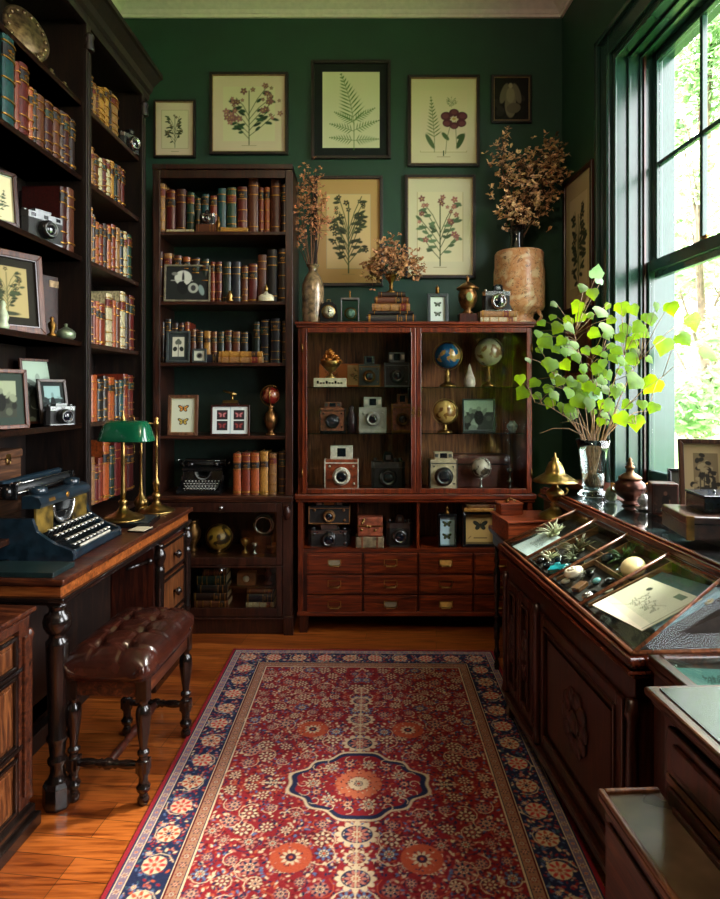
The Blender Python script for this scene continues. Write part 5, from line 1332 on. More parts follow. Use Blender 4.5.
bx(-.17,.17,0,.01,0,.155).build('board', BROWNL, t); c_ = Canvas(.33, .147, 90, (196,110,52)); c_.rect(.18,.32,.01,.137,(206,176,120)); d_plant(c_, .25, .02, .1, .1, 8, fl=8); d_plant(c_, .08, .02, .1, .1, 9, lc=(110,60,30), fl=10, fc=(220,170,80)); c_.mesh('print', PRINT, t, loc=(0,-.001,.004))
vessel('dark_jar', 'dark cut-glass jar between brown camera and silver-grey camera', 'jar', (PX(351.5,DC),DC+.02,gz(1)), [(.026,0),(.03,.01),(.034,.05),(.034,.09),(.02,.12),(.014,.13),(.02,.14),(.012,.16),(0,.165)], plain('aubergine_glass', (42,22,28), .12, coat=.5))
globe('blue globe with brass ring on the cabinet\'s top glass shelf, right door', (PX(447.5,DC),DC,gz(0)), .082, .29, globe_mat('globe_blue', (28,84,128), (172,132,70)), BRASS)
globe('clear glass-like globe on a brass foot, right of the blue globe', (PX(488.5,DC),DC,gz(0)), .088, .32, globe_mat('globe_pale', (150,146,120), (112,84,52), .12), BRASSD, base=.45)
vessel('shell_ornament', 'pale pointed shell ornament between the two upper globes', 'ornament', (PX(470.5,DC),DC+.03,gz(0)), [(.03,0),(.036,.02),(.034,.05),(.024,.075),(.015,.1),(.008,.13),(0,.15)], plain('pale_shell', (190,178,168), .35, var=.15))
globe('cream antique globe on the middle glass shelf behind the right door', (PX(445,DC),DC,gz(1)), .072, .21, globe_mat('globe_cream', (196,164,98), (128,86,44)), BRASS)
frame_pic('framed_photograph', 'mottled green photograph in a thin frame, middle shelf behind the right door', 'picture', PW(33,DC), PW(33,DC), (PX(480.5,DC),DC+.05,gz(1)), 0, 5, .01, .012, plain('slate_frame',(52,60,60),.35), D_photo(15, (150,170,150)), n=50, bg=(120,140,120))
vessel('porcelain_vase', 'small blue and white porcelain piece at right of the middle glass shelf', 'vase', (PX(511.5,DC),DC-.02,gz(1)), [(.02,0),(.022,.008),(.034,.03),(.034,.045),(.02,.06),(.016,.066),(.02,.07),(0,.07)], plain('porcelain_blue', (150,176,196), .15, var=.35, s=40, coat=.5))
globe('silver globe in a meridian ring at the bottom behind the right door', (PX(481,DC-.05),DC-.05,gz(2)), .058, .205, globe_mat('globe_silver', (172,166,150), (60,54,46)), CHROME, base=.9)
t = thing('leather_case', 'large dark brown leather case lying behind the silver globe', 'case', (PX(477,DC+.12),DC+.09,gz(2)))
bx(-.19,.19,-.07,.08,0,.21).build('body', plain('dark_brown_leather', (70,34,26), .4, var=.25, coat=.2), t, bevel=.015, seg=3); bx(-.192,.192,-.074,.082,.15,.158).build('lid_seam', BLACK, t); bx(-.02,.02,-.078,-.07,.13,.17).build('clasp', BRASSD, t)
vessel('microscope_stand', 'dark slender metal stand at the bottom right behind the right door', 'stand', (PX(510,DC-.06),DC-.06,gz(2)), [(.04,0),(.042,.008),(.012,.016),(.008,.05),(.02,.056),(.02,.06),(.007,.07),(.007,.11),(.016,.115),(.016,.135),(0,.14)], STEEL)

# open niche
DN = DF+.10
gN = 'cameras in the open niche'
def nic(px0, px1, h, base, label, style, **k): return camera(label, (PX((px0+px1)/2, DN-.04), DN, base), PW(px1-px0, DN-.04), h, style, group=gN, d=.08, **k)
nic(308,350,.135,NB, 'wide black folding camera at the left of the niche, lower of two', 'folding', body=LEATHB, trim=STEEL, lens=.17)
nic(309,349.5,.135,NB+.136, 'wide black camera stacked on top of another in the niche', 'toy', body=LEATHB, trim=plain('tan_trim',(150,108,66),.4,.4), lens=.15)
nic(386.5,413,.19,NB, 'black prism camera standing alone in the niche beside the partition', 'slr', body=LEATHB, trim=STEEL, lens=.28)
t = thing('travel_case', 'small brown strapped case in the niche, lower of two', 'case', (PX(369.5,DN),DN-.03,NB))
bx(-.085,.085,-.05,.05,0,.065).build('body', plain('olive_leather', (104,92,70), .5, var=.4), t, bevel=.006); MB().box(-.05,-.04,-.052,.052,-.0,.067).box(.04,.05,-.052,.052,-.0,.067).pieces('strap', BROWNL, t)
t = thing('travel_case', 'red-brown case with brass fittings stacked on the strapped case in the niche', 'case', (PX(370,DN),DN-.03,NB+.068))
bx(-.075,.075,-.045,.045,0,.115).build('body', plain('russet_leather', (128,66,44), .45, var=.3), t, bevel=.006); MB().box(-.078,.078,-.048,.046,.06,.067).build('lid_seam', BRASSD, t)
mb = MB(); rs = random.Random(8)
for k in range(8): mb.lathe([(.008,0),(.008,.004),(0,.005)], (rs.uniform(-.06,.03),-.045,rs.uniform(.02,.105)), 8, ax='y')
mb.pieces('stud', BRASS, t)
t = thing('lantern_frame', 'upright lantern-like case showing two dark butterflies on pale blue, in the niche', 'picture', (PX(446,DN),DN-.04,NB))
MB().box(-.055,-.044,-.03,.03,0,.2).box(.044,.055,-.03,.03,0,.2).box(-.044,.044,-.03,.03,0,.012).box(-.044,.044,-.03,.03,.186,.2).box(-.044,.044,.02,.03,.012,.186).build('frame', BLACK, t, bevel=.002)
MB().lathe([(.02,.2),(.012,.21),(.006,.22),(.012,.228),(.006,.24),(0,.25)], seg=12).build('finial', BRASSD, t)
c_ = Canvas(.088, .174, 60, (172,206,214)); d_butterfly(c_, .044, .125, .03, (70,84,40), (26,28,20)); d_butterfly(c_, .044, .05, .03, (60,76,36), (26,28,20)); c_.mesh('print', PRINT, t, loc=(0,-.0,.012))
def oneb(cv, m, w, h): d_butterfly(cv, w*.5, h*.58, w*.25, (40,44,34), (24,26,20)); cv.line(w*.3, h*.14, w*.7, h*.14, .006, (60,44,24)); cv.line(w*.12, h*.12, w*.2, h*.2, .004, (90,60,30))
t = frame_pic('butterfly_box', 'deep dark box with one large butterfly on tan card, right in the niche', 'picture', PW(38,DN), .215, (PX(482,DN-.06),DN+.02,NB), 0, 0, .02, .08, BLACK, oneb, bg=(190,158,96), n=80)
for k in range(2): book('%s of two tan books lying on the butterfly box' % ('lower', 'upper')[k], 'tan' if k else 'ochre', k, .024, PW(38-k*3,DN), .09, (PX(483+k,DN-.06),DN-.075,NB+.2155+.0245*k), group='books on the butterfly box', lying=True)

# ================================================================== on top of the cabinet
DT = DF+.17; z0 = MT
CRACK = plain('crackled_glaze', (112,92,68), .28, .2, .55, s=30, coat=.4)
ZT_ = lambda py, D=DT: PZ(py, D)
hv = PZ(262,DT)-PZ(322,DT)
r0 = PW(11,DT)
vessel('tall_vase', 'tall mottled silver-brown vase at the left end of the cabinet top', 'vase', (PX(313,DT),DT,z0), [(r0*.8,0),(r0*.85,.01),(r0*.98,.06),(r0,.2),(r0*.98,.25),(r0*.7,.30),(r0*.4,.33),(r0*.38,hv-.02),(r0*.58,hv-.004),(r0*.6,hv),(r0*.36,hv),(r0*.3,hv-.03),(0,hv-.1)], CRACK)
dried('dried_branches', 'tall spray of dried seed branches rising from the mottled vase beside the bookcase', (PX(313,DT),DT,z0+hv-.1), 0,
  [(-.03,-.02,.70,.035),(.02,.02,.60,.04),(-.10,.0,.55,.04),(.055,-.01,.50,.035),(-.12,-.03,.42,.04),(.0,.03,.50,.045),(-.08,.03,.64,.03),(.06,.02,.40,.03),(-.05,-.04,.36,.04),(-.14,.02,.30,.03),(.02,-.05,.66,.03)], .022,
  plain('dried_rust', (170,112,76), .8, var=.4), .0035, 22)
t = thing('desk_clock', 'small round-topped black clock with cream dial beside the tall vase', 'clock', (PX(329,DT),DT-.03,z0))
MB().prism([(-.052,0),(.052,0),(.056,.06),(.046,.115),(.025,.135),(-.025,.135),(-.046,.115),(-.056,.06)], -.03, .03, ax='y').build('body', BLACK, t, bevel=.004)
MB().lathe([(.042,0),(.042,.004),(.036,.006)], (0,-.03,.075), 28, ax='y').build('bezel', BRASS, t); MB().lathe([(.035,.0062),(0,.0068)], (0,-.03,.075), 28, ax='y').build('dial', plain('clock_dial', (196,194,166), .4), t)
MB().box(-.002,.002,-.0385,-.0372,.06,.098).box(-.002,.018,-.0385,-.0372,.073,.077).lathe([(.006,0),(0,.003)], (0,-.036,.075), 10, ax='y').build('hands', BLACK, t); MB().tube([(-.012,0,.135),(-.01,0,.155),(.01,0,.155),(.012,0,.135)], .003, 6).build('handle', BRASS, t)
mb = MB()
for s in (-1, 1): mb.box(s*.04-.006,s*.04+.006,-.025,.02,-.0,.004)
t = thing('carriage_clock', 'glass-sided clock with a bluish dial, second from the tall vase', 'clock', (PX(350,DT),DT-.03,z0))
MB().box(-.058,.058,-.035,.035,0,.014).box(-.056,.056,-.033,.033,.15,.162).box(-.056,-.05,-.033,-.027,.014,.15).box(.05,.056,-.033,-.027,.014,.15).box(-.056,-.05,.027,.033,.014,.15).box(.05,.056,.027,.033,.014,.15).build('frame', STEEL, t, bevel=.001)
MB().box(-.05,.05,-.031,-.029,.014,.15).build('glass_pane', GLASS, t)
MB().lathe([(.036,0),(.038,.006),(.03,.01)], (.004,-.0,.068), 28, ax='y').build('bezel', BRASSD, t); MB().lathe([(.029,.0102),(0,.011)], (.004,0,.068), 24, ax='y').build('dial', plain('pale_dial', (150,176,164), .3), t)
MB().lathe([(.012,.162),(.006,.17),(.003,.19),(.006,.2),(0,.215)], seg=10).build('finial', BRASSD, t)
st_ = [(366.5,415.5,.055,'black'),(369,413,.022,'black'),(372,409.5,.045,'tan'),(374.5,408.5,.04,'brown'),(378,405,.03,'dark brown')]
z = z0; gb = 'books stacked under the small urn'; nm_ = ['black marbled book at the very bottom', 'thin black book, second from the bottom', 'tan worn book in the middle', 'brown book with a patterned spine, second from the top', 'small dark brown book on top']
for k, (a, b_, h_, c) in enumerate(st_):
    book('%s in the cabinet-top stack' % nm_[k], c, (1,2,0,1,2)[k], h_*.97, PW(b_-a,DT-.05), .13, (PX((a+b_)/2,DT-.05), DT-.09, z), group=gb, lying=True); z += h_
zt_ = z
vessel('pedestal_urn', 'small dark pedestal urn standing on the stacked books', 'urn', (PX(391,DT-.03),DT-.03,zt_), [(.03,0),(.032,.008),(.014,.02),(.01,.035),(.014,.045),(.01,.055),(.018,.075),(.036,.10),(.04,.115),(.036,.115),(.015,.08),(0,.08)], BRASSD)
dried('dried_bouquet', 'domed bouquet of dried pale brown flowers in the small pedestal urn', (PX(391,DT-.03),DT-.03,zt_+.08), 0,
  [(-.14,0,.10,.035),(-.09,-.05,.16,.04),(-.03,.03,.22,.04),(.0,-.04,.12,.04),(.05,.03,.18,.04),(.1,-.03,.12,.04),(.15,.02,.14,.035),(-.06,.05,.1,.04),(.16,-.02,.06,.03),(-.13,.02,.04,.03),(.05,-.05,.06,.035),(0,0,.26,.02)], .026,
  plain('dried_buff', (156,110,72), .8, var=.35), .003, 24)
def twob(cv, m, w, h): d_butterfly(cv, w*.5, h*.7, w*.28, (70,84,60), (30,32,26)); d_butterfly(cv, w*.5, h*.3, w*.28, (96,110,88), (40,46,40))
t = frame_pic('framed_butterflies', 'small slate-framed pair of butterflies with a finial, on the cabinet top', 'picture', PW(20.5,DT), .19, (PX(437,DT),DT-.03,z0), 0, 3, .02, .02, plain('slate_frame',(52,60,60),.35), twob, bg=(200,212,200), n=50)
MB().lathe([(.006,.19),(.014,.2),(.01,.215),(.014,.225),(.004,.24),(0,.25)], seg=12).build('finial', BRASSD, t)
t = thing('samovar', 'mottled bronze covered urn on a square wooden block, cabinet top', 'urn', (PX(467,DT),DT-.02,z0))
bx(-.058,.058,-.05,.05,0,.065).build('block', W_MAHD, t, bevel=.004)
BRM = plain('bronze_mottled', (120,86,52), .35)
MB().lathe([(.03,.065),(.034,.075),(.02,.09),(.04,.11),(.056,.145),(.06,.175),(.054,.2),(.046,.215),(.05,.22)]).build('body', BRM, t)
MB().lathe([(.068,.218),(.07,.226),(.05,.24),(.03,.255),(.012,.262),(.008,.275),(.014,.285),(.006,.30),(0,.305)]).build('lid', BRM, t)
MB().lathe([(.026,0),(.028,.006),(.02,.009),(0,.01)], (0,-.053,.165), 20, ax='y', sx=.8).build('badge', plain('jade_badge', (124,132,84), .3), t)
for k in range(2): book('%s of two pale leather books lying under the camera on the cabinet top' % ('lower', 'upper')[k], 'cream' if k == 0 else 'tan', (0,1)[k], .038, PW(36,DT-.06), .11, (PX(497.5,DT-.06),DT-.09,z0+.039*k), group='books under the cabinet-top camera', lying=True)
camera('black camera with ringed lens on two pale books, cabinet top', (PX(498,DT-.06),DT-.04,z0+.078), PW(30,DT-.05), .165, 'slr', LEATHB, CHROME, .27, group='vintage cameras')
DD_ = DT+.08
t = thing('ceramic_drum', 'large floral terracotta-coloured ceramic jar at the right end of the cabinet top', 'jar', (PX(519,DD_)-.005,DD_-.02,z0))
m, nt, b = _new('floral_ceramic'); n1 = noise(nt, s=9, detail=5, dist=1.5); n2 = noise(nt, s=16, detail=2, dist=2.5)
c1 = ramp(nt, n1, [(.35,(206,160,118)), (.5,(192,128,82)), (.62,(214,182,144))]); c2 = ramp(nt, n2, [(.57,(255,255,255)), (.60,(84,70,56)), (.63,(255,255,255))])
mx = nt.nodes.new('ShaderNodeMixRGB'); mx.blend_type = 'MULTIPLY'; mx.inputs[0].default_value = 1; nt.links.new(c1, mx.inputs[1]); nt.links.new(c2, mx.inputs[2]); nt.links.new(mx.outputs[0], b.inputs['Base Color']); b.inputs['Roughness'].default_value = .35
rr = PW(25.5,DD_)-.004; hh = PZ(253,DD_)-z0
MB().lathe([(rr*.72,0),(rr*.75,.02),(rr*.55,.045),(rr*.6,.075),(rr*.95,.10),(rr,.12),(rr,hh*.72),(rr*.96,hh*.8),(rr*.96,hh*.97),(rr*.9,hh),(0,hh)], seg=40).build('body', m, t)
for a in (200, 320): MB().tube([(rr*.8*math.cos(math.radians(a)),rr*.8*math.sin(math.radians(a)),.09),(rr*.95*math.cos(math.radians(a)),rr*.95*math.sin(math.radians(a)),.05),(rr*.75*math.cos(math.radians(a)),rr*.75*math.sin(math.radians(a)),.0)], [.015,.01,.014], 8).build('foot', m, t)
vb = PZ(228,DD_)-PZ(253,DD_)
vessel('black_vase', 'dark glass vase holding the big dried branches on the ceramic jar', 'vase', (PX(516,DD_),DD_-.02,z0+hh), [(.05,0),(.05,.02),(.045,.04),(.042,vb*.6),(.056,vb),(.052,vb),(.038,vb*.6),(0,.02)], plain('black_glass', (10,16,16), .06, coat=.6))
dried('dried_branches', 'large spray of brown dried blossoms at upper right of the back wall', (PX(516,DD_),DD_-.02,z0+hh+.03), 0,
  [(-.10,-.02,.70,.04),(-.05,-.02,.50,.05),(.06,-.06,.44,.06),(.10,-.05,.58,.055),(.20,-.02,.66,.05),(.22,-.04,.52,.05),(.26,-.05,.62,.04),(-.03,-.06,.30,.06),(.12,-.03,.36,.06),(.18,-.04,.42,.05),(-.07,-.06,.26,.05),(.04,-.02,.56,.04),(.16,-.06,.26,.045),(-.12,-.04,.58,.035),(.02,-.08,.22,.05),(.27,-.03,.48,.04)], .032,
  plain('dried_brown', (188,142,102), .8, var=.4), .0045, 26)
# ================================================================== left bookcase contents and desk things
def LBP(px, off=.02):
    D = (LBX-off)/((px-CX)/F-.03); return (PX(px, D), D)
def lrow(items, z, shelf, off=.02, depth=.17):
    n_ = 0
    for k, it in enumerate(items):
        p0, p1, yt, c = it[:4]; (xa, Da), (xb, Db) = LBP(p0, off), LBP(p1, off)
        h_ = PZ(yt, Da)-z
        book('%s book, %s from the left on %s' % (c, ORD[k], shelf), c, (k*5+int(p0*2)) % 4, (Db-Da)*.96, h_, depth, (xa, Da, z), rz=90+TL, group='books in the tall left bookcase')
BAY = 'of left bookcase\'s far bay'
lrow([(89.6,92,75,'black'),(92.2,95.2,82,'tan'),(95.4,98,86,'brown'),(98.2,104,86,'ochre'),(104.2,108.5,87,'ochre'),(108.8,111,90,'dark brown'),(111.2,118,93,'tan')], LZ[0], 'topmost shelf '+BAY)
lrow([(89.8,93,146,'tan'),(93.4,98,153,'brown'),(98.3,102,157,'cream'),(102.4,105.6,158,'dark red'),(106,109.6,159,'cream'),(110,113.6,160,'ochre'),(114,117,163,'dark green'),(117.3,120.5,165,'brown'),(120.8,124,168,'dark red')], LZ[1], 'second shelf '+BAY)
lrow([(89.6,91.4,207,'tan'),(91.8,94.4,214,'dark brown'),(94.7,98.4,221,'orange-brown'),(98.8,102.8,224,'russet'),(103,106.6,223,'dark brown'),(107,110.8,225,'orange-brown'),(111.2,115.2,224,'russet'),(115.6,119.4,227,'tan'),(119.8,123,230,'blue-black'),(123.4,126.2,231,'cream'),(127,131,234,'green')], LZ[2], 'third shelf '+BAY)
lrow([(89.6,92.2,299,'oxblood'),(92.5,95.2,301,'russet'),(95.5,99,301,'orange-brown'),(99.3,104.8,303,'russet'),(106,112.2,293,'cream'),(112.5,115.6,300,'orange-brown'),(116,119.3,302,'brown'),(120.3,125,291,'cream'),(125.4,128.2,296,'dark brown'),(129,133.6,295,'dark red')], LZ[3], 'fourth shelf '+BAY)
lrow([(91,97.2,375,'orange-brown'),(97.6,103,379,'black'),(103.4,107.6,376,'dark brown'),(108,114.4,377,'orange-brown'),(114.9,118.8,380,'blue-black'),(119.1,123,380,'teal'),(123.4,127.6,374,'russet'),(128,133,375,'dark red')], LZ[4], 'fifth shelf '+BAY)
lrow([(91,94,457,'tan'),(94.3,98,465,'dark red'),(98.3,102.6,458,'russet'),(103,109,441,'orange-brown'),(109.5,114,446,'dark green'),(114.5,121,443,'dark red'),(121.5,126.5,446,'russet'),(127,133.4,446,'oxblood')], .88, 'lowest visible shelf behind the green lamp')
BAY2 = 'of left bookcase\'s nearer bay'
lrow([(2.2,14.4,32,'teal'),(14.8,18.6,61,'russet'),(19.4,28,61,'dark red'),(28.4,32,86,'orange-brown'),(32.3,36,89,'dark brown'),(36.5,44.2,93,'brown'),(44.8,52,99,'oxblood'),(52.8,59.6,106,'brown'),(60,62.8,110,'dark brown'),(63.2,69,112,'oxblood'),(69.6,74.4,118,'dark brown')], LZ[1], 'second shelf '+BAY2)
lrow([(60.2,66,186,'oxblood'),(66.8,74,187,'brown')], LZ[2], 'third shelf '+BAY2)
x, D = LBP(128, .05)
camera('black camera with round chrome lens on the topmost shelf, by the cornice end', (x, D, LZ[0]), .13, .13, 'slr', LEATHB, CHROME, .3, rz=62, group='vintage cameras')
# top compartment of the nearer bay: dish on a stand
x, D = LBP(29, .06)
t = thing('display_plate', 'embossed oval silver-brown plate standing on the topmost left shelf', 'plate', (x, D, LZ[0]), 62)
mb = MB(); mb.M = T(0,.02,.115)@R(-14,'X'); mb.lathe([(.115,.0),(.118,.006),(.105,.012),(.085,.006),(.08,.01),(.04,.012),(.03,.018),(.015,.016),(0,.02)], (0,0,0), 36, ax='y', sx=.85)
for q in range(16): a = q*PI/8; mb.ball((math.cos(a)*.08,-.012,math.sin(a)*.095), (.009,.005,.009), 6, n=4)
mb.build('plate', plain('tarnished_silver', (126,106,80), .38, .85, .35, s=40), t); MB().tube([(-.04,-.03,.0),(-.035,.0,.02),(-.03,.03,.1)], .003, 6).tube([(.04,-.03,0),(.035,0,.02),(.03,.03,.1)], .003, 6).build('stand', BRASSD, t)
for px, yn in ((51, 'middle'), (64, 'right')):
    x, D = LBP(px, .03); vessel('trinket', 'tiny pale metal trinket on the topmost left shelf, %s' % ('nearer the plate' if yn == 'middle' else 'farther from the plate'), 'ornament', (x, D, LZ[0]), [(.014,0),(.016,.006),(.008,.012),(.01,.022),(0,.03)], plain('tarnished_silver', (126,106,80), .38), seg=14)
def LF(pxr, off, w_, rz, z):
    x, D = LBP(pxr, off); a = math.radians(rz); return (x-w_/2*math.cos(a), D-w_/2*math.sin(a), z)
WFR = wood('wood_frame_red', (50,24,14), (88,46,27), (126,74,46), coat=.0, rough=.45)
GF = 'framed pictures in the left bookcase'
frame_pic('framed_print', 'small framed print on the left edge beside the camera, third shelf', 'picture', .16, .215, LF(18,.03,.16,62,LZ[2]), 62, 6, .016, .014, W_MAHD, P_(61, fc=(60,80,64), lc=(50,70,56), hh=.6, ww=.6, inset=.02), bg=(168,184,168), n=50, group=GF)
camera('black folding camera with chrome lens on the third left shelf', LF(60,.04,.20,66,LZ[2]), .20, .15, 'rf', LEATHB, STEEL, .2, rz=66, group='vintage cameras', d=.07)
def boxfile(label, loc, rz, w_, h_, d_, c):
    t = thing('box_file', label, 'box', loc, rz)
    bx(-w_/2,w_/2,0,d_,0,h_).build('body', c, t, bevel=.003)
    bx(-w_*.18,w_*.30,-.003,0,h_*.83,h_*.93).build('label_plate', plain('tarnished_silver', (126,106,80), .38), t); bx(w_/2-.001,w_/2+.003,0,d_,0,h_).build('edge_strip', BROWNL, t); MB().torus((w_*.38,-.003,h_*.88), .006, .002, 'y', 12, 5).build('ring_pull', BRASS, t)
OXF = plain('oxblood_board', (44,18,15), .5, var=.3)
boxfile('dark brown labelled box file behind the camera, third left shelf', LF(59,.13,.17,66,LZ[2]), 66, .17, .27, .05, OXF)
boxfile('dark brown labelled box file right of the large frame, fourth left shelf', LF(70,.10,.17,66,LZ[3]), 66, .17, .30, .05, OXF)
def bigp(cv, m, w, h):
    cv.rect(m, w-m, m, h-m, (176,158,110)); d_plant(cv, w*.5, m+.01, (h-2*m)*.9, (w-2*m)*.8, 71, lc=(56,66,44), fc=(70,66,46), nb=12, fl=16, ll=.13); cv.ell(w*.5, m+.012, w*.2, h*.03, 0, (60,66,48))
frame_pic('framed_print', 'large brown-framed plant picture with dark mount on the fourth left shelf', 'picture', .30, .335, LF(44,.03,.30,60,LZ[3]), 60, 6, .026, .02, WFR, bigp, matw=.04, matc=(34,30,22), n=80, inner=W_MAHD, group=GF)
x, D = LBP(11, -.0)
vessel('figurine', 'pale jade-white figurine in front of the large brown frame', 'figurine', (x-.03, D, LZ[3]), [(.02,0),(.022,.01),(.016,.025),(.02,.045),(.014,.065),(.008,.078),(.011,.09),(.006,.103),(0,.106)], plain('pale_jade', (176,188,158), .3, var=.15))
x, D = LBP(52, .03)
vessel('brass_ornament', 'small aged brass ornament before the box file, fourth left shelf', 'ornament', (x, D, LZ[3]), [(.018,0),(.02,.01),(.008,.02),(.016,.04),(.018,.055),(.006,.07),(.01,.08),(0,.09)], BRASSD, seg=16)
x, D = LBP(66, .04)
vessel('covered_bowl', 'little greenish covered bowl at the right of the fourth left shelf', 'bowl', (x, D, LZ[3]), [(.03,0),(.04,.01),(.042,.03),(.036,.04),(.028,.045),(.012,.055),(.006,.06),(.009,.07),(0,.074)], plain('verdigris_metal', (120,132,108), .35, .6, .3), seg=18)
def ph(seed, tone): 
    f = D_photo(seed, tone); return f
frame_pic('framed_photograph', 'brown-framed dark photograph of a person at far left, fifth left shelf', 'picture', .22, .235, LF(28,.03,.22,64,LZ[4]), 64, 5, .016, .014, WFR, ph(21,(150,160,130)), bg=(36,46,40), matw=.03, matc=(46,58,50), n=60, group=GF)
frame_pic('framed_photograph', 'tallest brown-framed pale green picture leaning back on the fifth left shelf', 'picture', .17, .30, LF(58,.13,.17,64,LZ[4]), 64, 9, .012, .012, WFR, ph(22,(176,196,176)), bg=(150,170,150), n=60, group=GF)
frame_pic('framed_photograph', 'small dark-framed photograph right of the tall one, behind the camera', 'picture', .14, .205, LF(69,.055,.14,60,LZ[4]), 60, 10, .014, .012, plain('worn_dark_frame', (56,46,38), .4, var=.4), ph(23,(140,172,170)), bg=(60,76,76), matw=.018, matc=(30,36,34), n=50, group=GF)
camera('small black camera leaning before the dark-framed photograph, fifth left shelf', LF(74,-.0,.14,60,LZ[4]), .14, .10, 'rf', LEATHB, STEEL, .24, rz=60, group='vintage cameras', d=.045)

# desk ------------------------------------------------------------------
NAVYM = plain('navy_black_enamel', (22,38,48), .28, var=.25, coat=.6)
typewriter('large old blue-black typewriter with gilt panels at the near end of the desk', (-1.066, 2.535, DZ), .43, .335, .30, 88, NAVYM)
def onD(px, D, z=DZ): return (PX(px, D), D, z)
t = thing('folder', 'dark teal flat folder at the near corner of the writing desk', 'folder', (-1.16,2.20,DZ), -3)
bx(-.15,.12,-.085,.06,0,.018).build('cover', plain('teal_board', (20,36,36), .35, var=.2), t, bevel=.002); bx(-.148,.117,-.082,.058,.003,.015).build('pages', PAGES, t)
t = thing('notebook', 'slim pale-edged notebook lying beside the typewriter\'s keyboard', 'book', (-1.0,2.83,DZ), -8)
bx(-.045,.035,-.04,.05,0,.008).build('cover', BLACK, t, bevel=.001); bx(-.043,.034,-.038,.049,.0082,.0095).build('page', PAPER, t)
t = thing('wooden_box', 'brown wooden box with a brass clasp rising behind the typewriter', 'box', (-1.475,2.40,.80), 88)
bx(-.2,.2,-.05,.05,0,.36).build('body', wood('wood_box_pale', (44,26,15), (82,50,29), (116,78,48), 'x', rough=.5), t, bevel=.006)
MB().box(-.205,.205,-.055,.055,.36,.395).build('lid', wood('wood_box_pale', 0, 0, 0), t, bevel=.008); MB().torus((.1,-.056,.35), .012, .003, 'y', 14, 5).box(.085,.115,-.057,-.053,.36,.38).build('clasp', BRASS, t)
t = thing('flat_box', 'glossy black flat box lying under the green-shaded lamp', 'box', (-1.09,2.99,DZ), 4)
bx(-.13,.10,-.11,.10,0,.022).build('body', BLACK, t, bevel=.003); bx(-.12,.09,-.1,.09,.022,.024).build('lid_inlay', plain('lid_blue_grey', (40,50,54), .3), t)
base = [(0,0),(1,0),(1.02,.05),(.98,.10),(.9,.12),(.86,.17),(.72,.22),(.5,.30),(.3,.42),(.2,.56),(.16,.66)]
t = thing('desk_lamp', 'brass banker\'s lamp with a green glass shade, on the black box', 'lamp', (-1.135,2.97,DZ+.024))
MB().lathe([(r_*.098, z_*.1) for r_, z_ in base]+[(.018,.075),(.022,.085),(.012,.10)], seg=36).build('base', BRASS, t)
MB().lathe([(.012,.10),(.014,.13),(.011,.15),(.012,.16),(.009,.20),(.010,.30),(.012,.31),(.009,.32),(.0095,.41),(.014,.42),(.010,.43),(.008,.47),(.014,.478),(.010,.49),(.005,.50),(.007,.51),(0,.525)]).build('pole', BRASS, t)
def rr_(w_, d_, z_, n_=40):
    out = []
    for k in range(n_):
        a = 2*PI*k/n_; c, s_ = math.cos(a), math.sin(a); e = .55
        out.append((math.copysign(abs(c)**e, c)*w_/2+.018, math.copysign(abs(s_)**e, s_)*d_/2, z_))
    return out
rings = [rr_(.262,.15,.375), rr_(.264,.152,.38), rr_(.25,.14,.40), rr_(.238,.125,.425), rr_(.222,.10,.452), rr_(.20,.07,.470), rr_(.17,.04,.474)]
vs = [p for r_ in rings for p in r_]; n_ = 40
fs = [(i*n_+k, i*n_+(k+1) % n_, (i+1)*n_+(k+1) % n_, (i+1)*n_+k) for i in range(len(rings)-1) for k in range(n_)]+[tuple((len(rings)-1)*n_+k for k in range(n_))]
sh = MB()._add(vs, fs, 0, True).build('lamp_shade', plain('green_lamp_glass', (16,92,60), .12, var=.08, coat=1, s=4), t, rot=(0,0,-10))
sm_ = sh.modifiers.new('wall', 'SOLIDIFY'); sm_.thickness = .004; sm_.offset = -1
MB().tube([(.03,0,.40),(.06,-.02,.36),(.062,-.022,.33)], .002, 6).ball((.062,-.022,.325), .005, 8).build('pull_chain', BRASS, t)
t = thing('desk_lamp', 'brass lamp stand with a swing arm at the desk\'s far end, without shade', 'lamp', (PX(156.5,3.29),3.29,DZ))
MB().lathe([(r_*.094, z_*.09) for r_, z_ in base]+[(.018,.065),(.024,.085),(.014,.105)], seg=36).build('base', BRASS, t)
MB().lathe([(.010,.10),(.015,.14),(.02,.15),(.012,.165),(.007,.18),(.0065,.34),(.010,.35),(.0065,.36),(.0065,.45),(.014,.46),(.014,.475),(.008,.48),(.012,.495),(0,.505)]).build('pole', BRASS, t)
MB().tube([(0,0,.468),(-.10,-.01,.468),(-.11,-.01,.468)], .0045, 8).ball((-.11,-.01,.468), .010, 10).tube([(-.11,-.01,.468),(-.115,-.01,.50),(-.125,-.01,.515),(-.14,-.01,.49)], .003, 6).build('swing_arm', BRASS, t)
t = thing('candlestick', 'slender brass stick on a round foot between the two lamps', 'candlestick', (PX(143.5,3.37),3.335,DZ))
MB().lathe([(.034,0),(.036,.008),(.03,.014),(.036,.03),(.038,.045),(.03,.062),(.014,.08),(.010,.10),(.012,.11),(.007,.13),(.006,.30),(.010,.31),(.006,.32),(.006,.36),(0,.365)]).build('stem', BRASS, t)
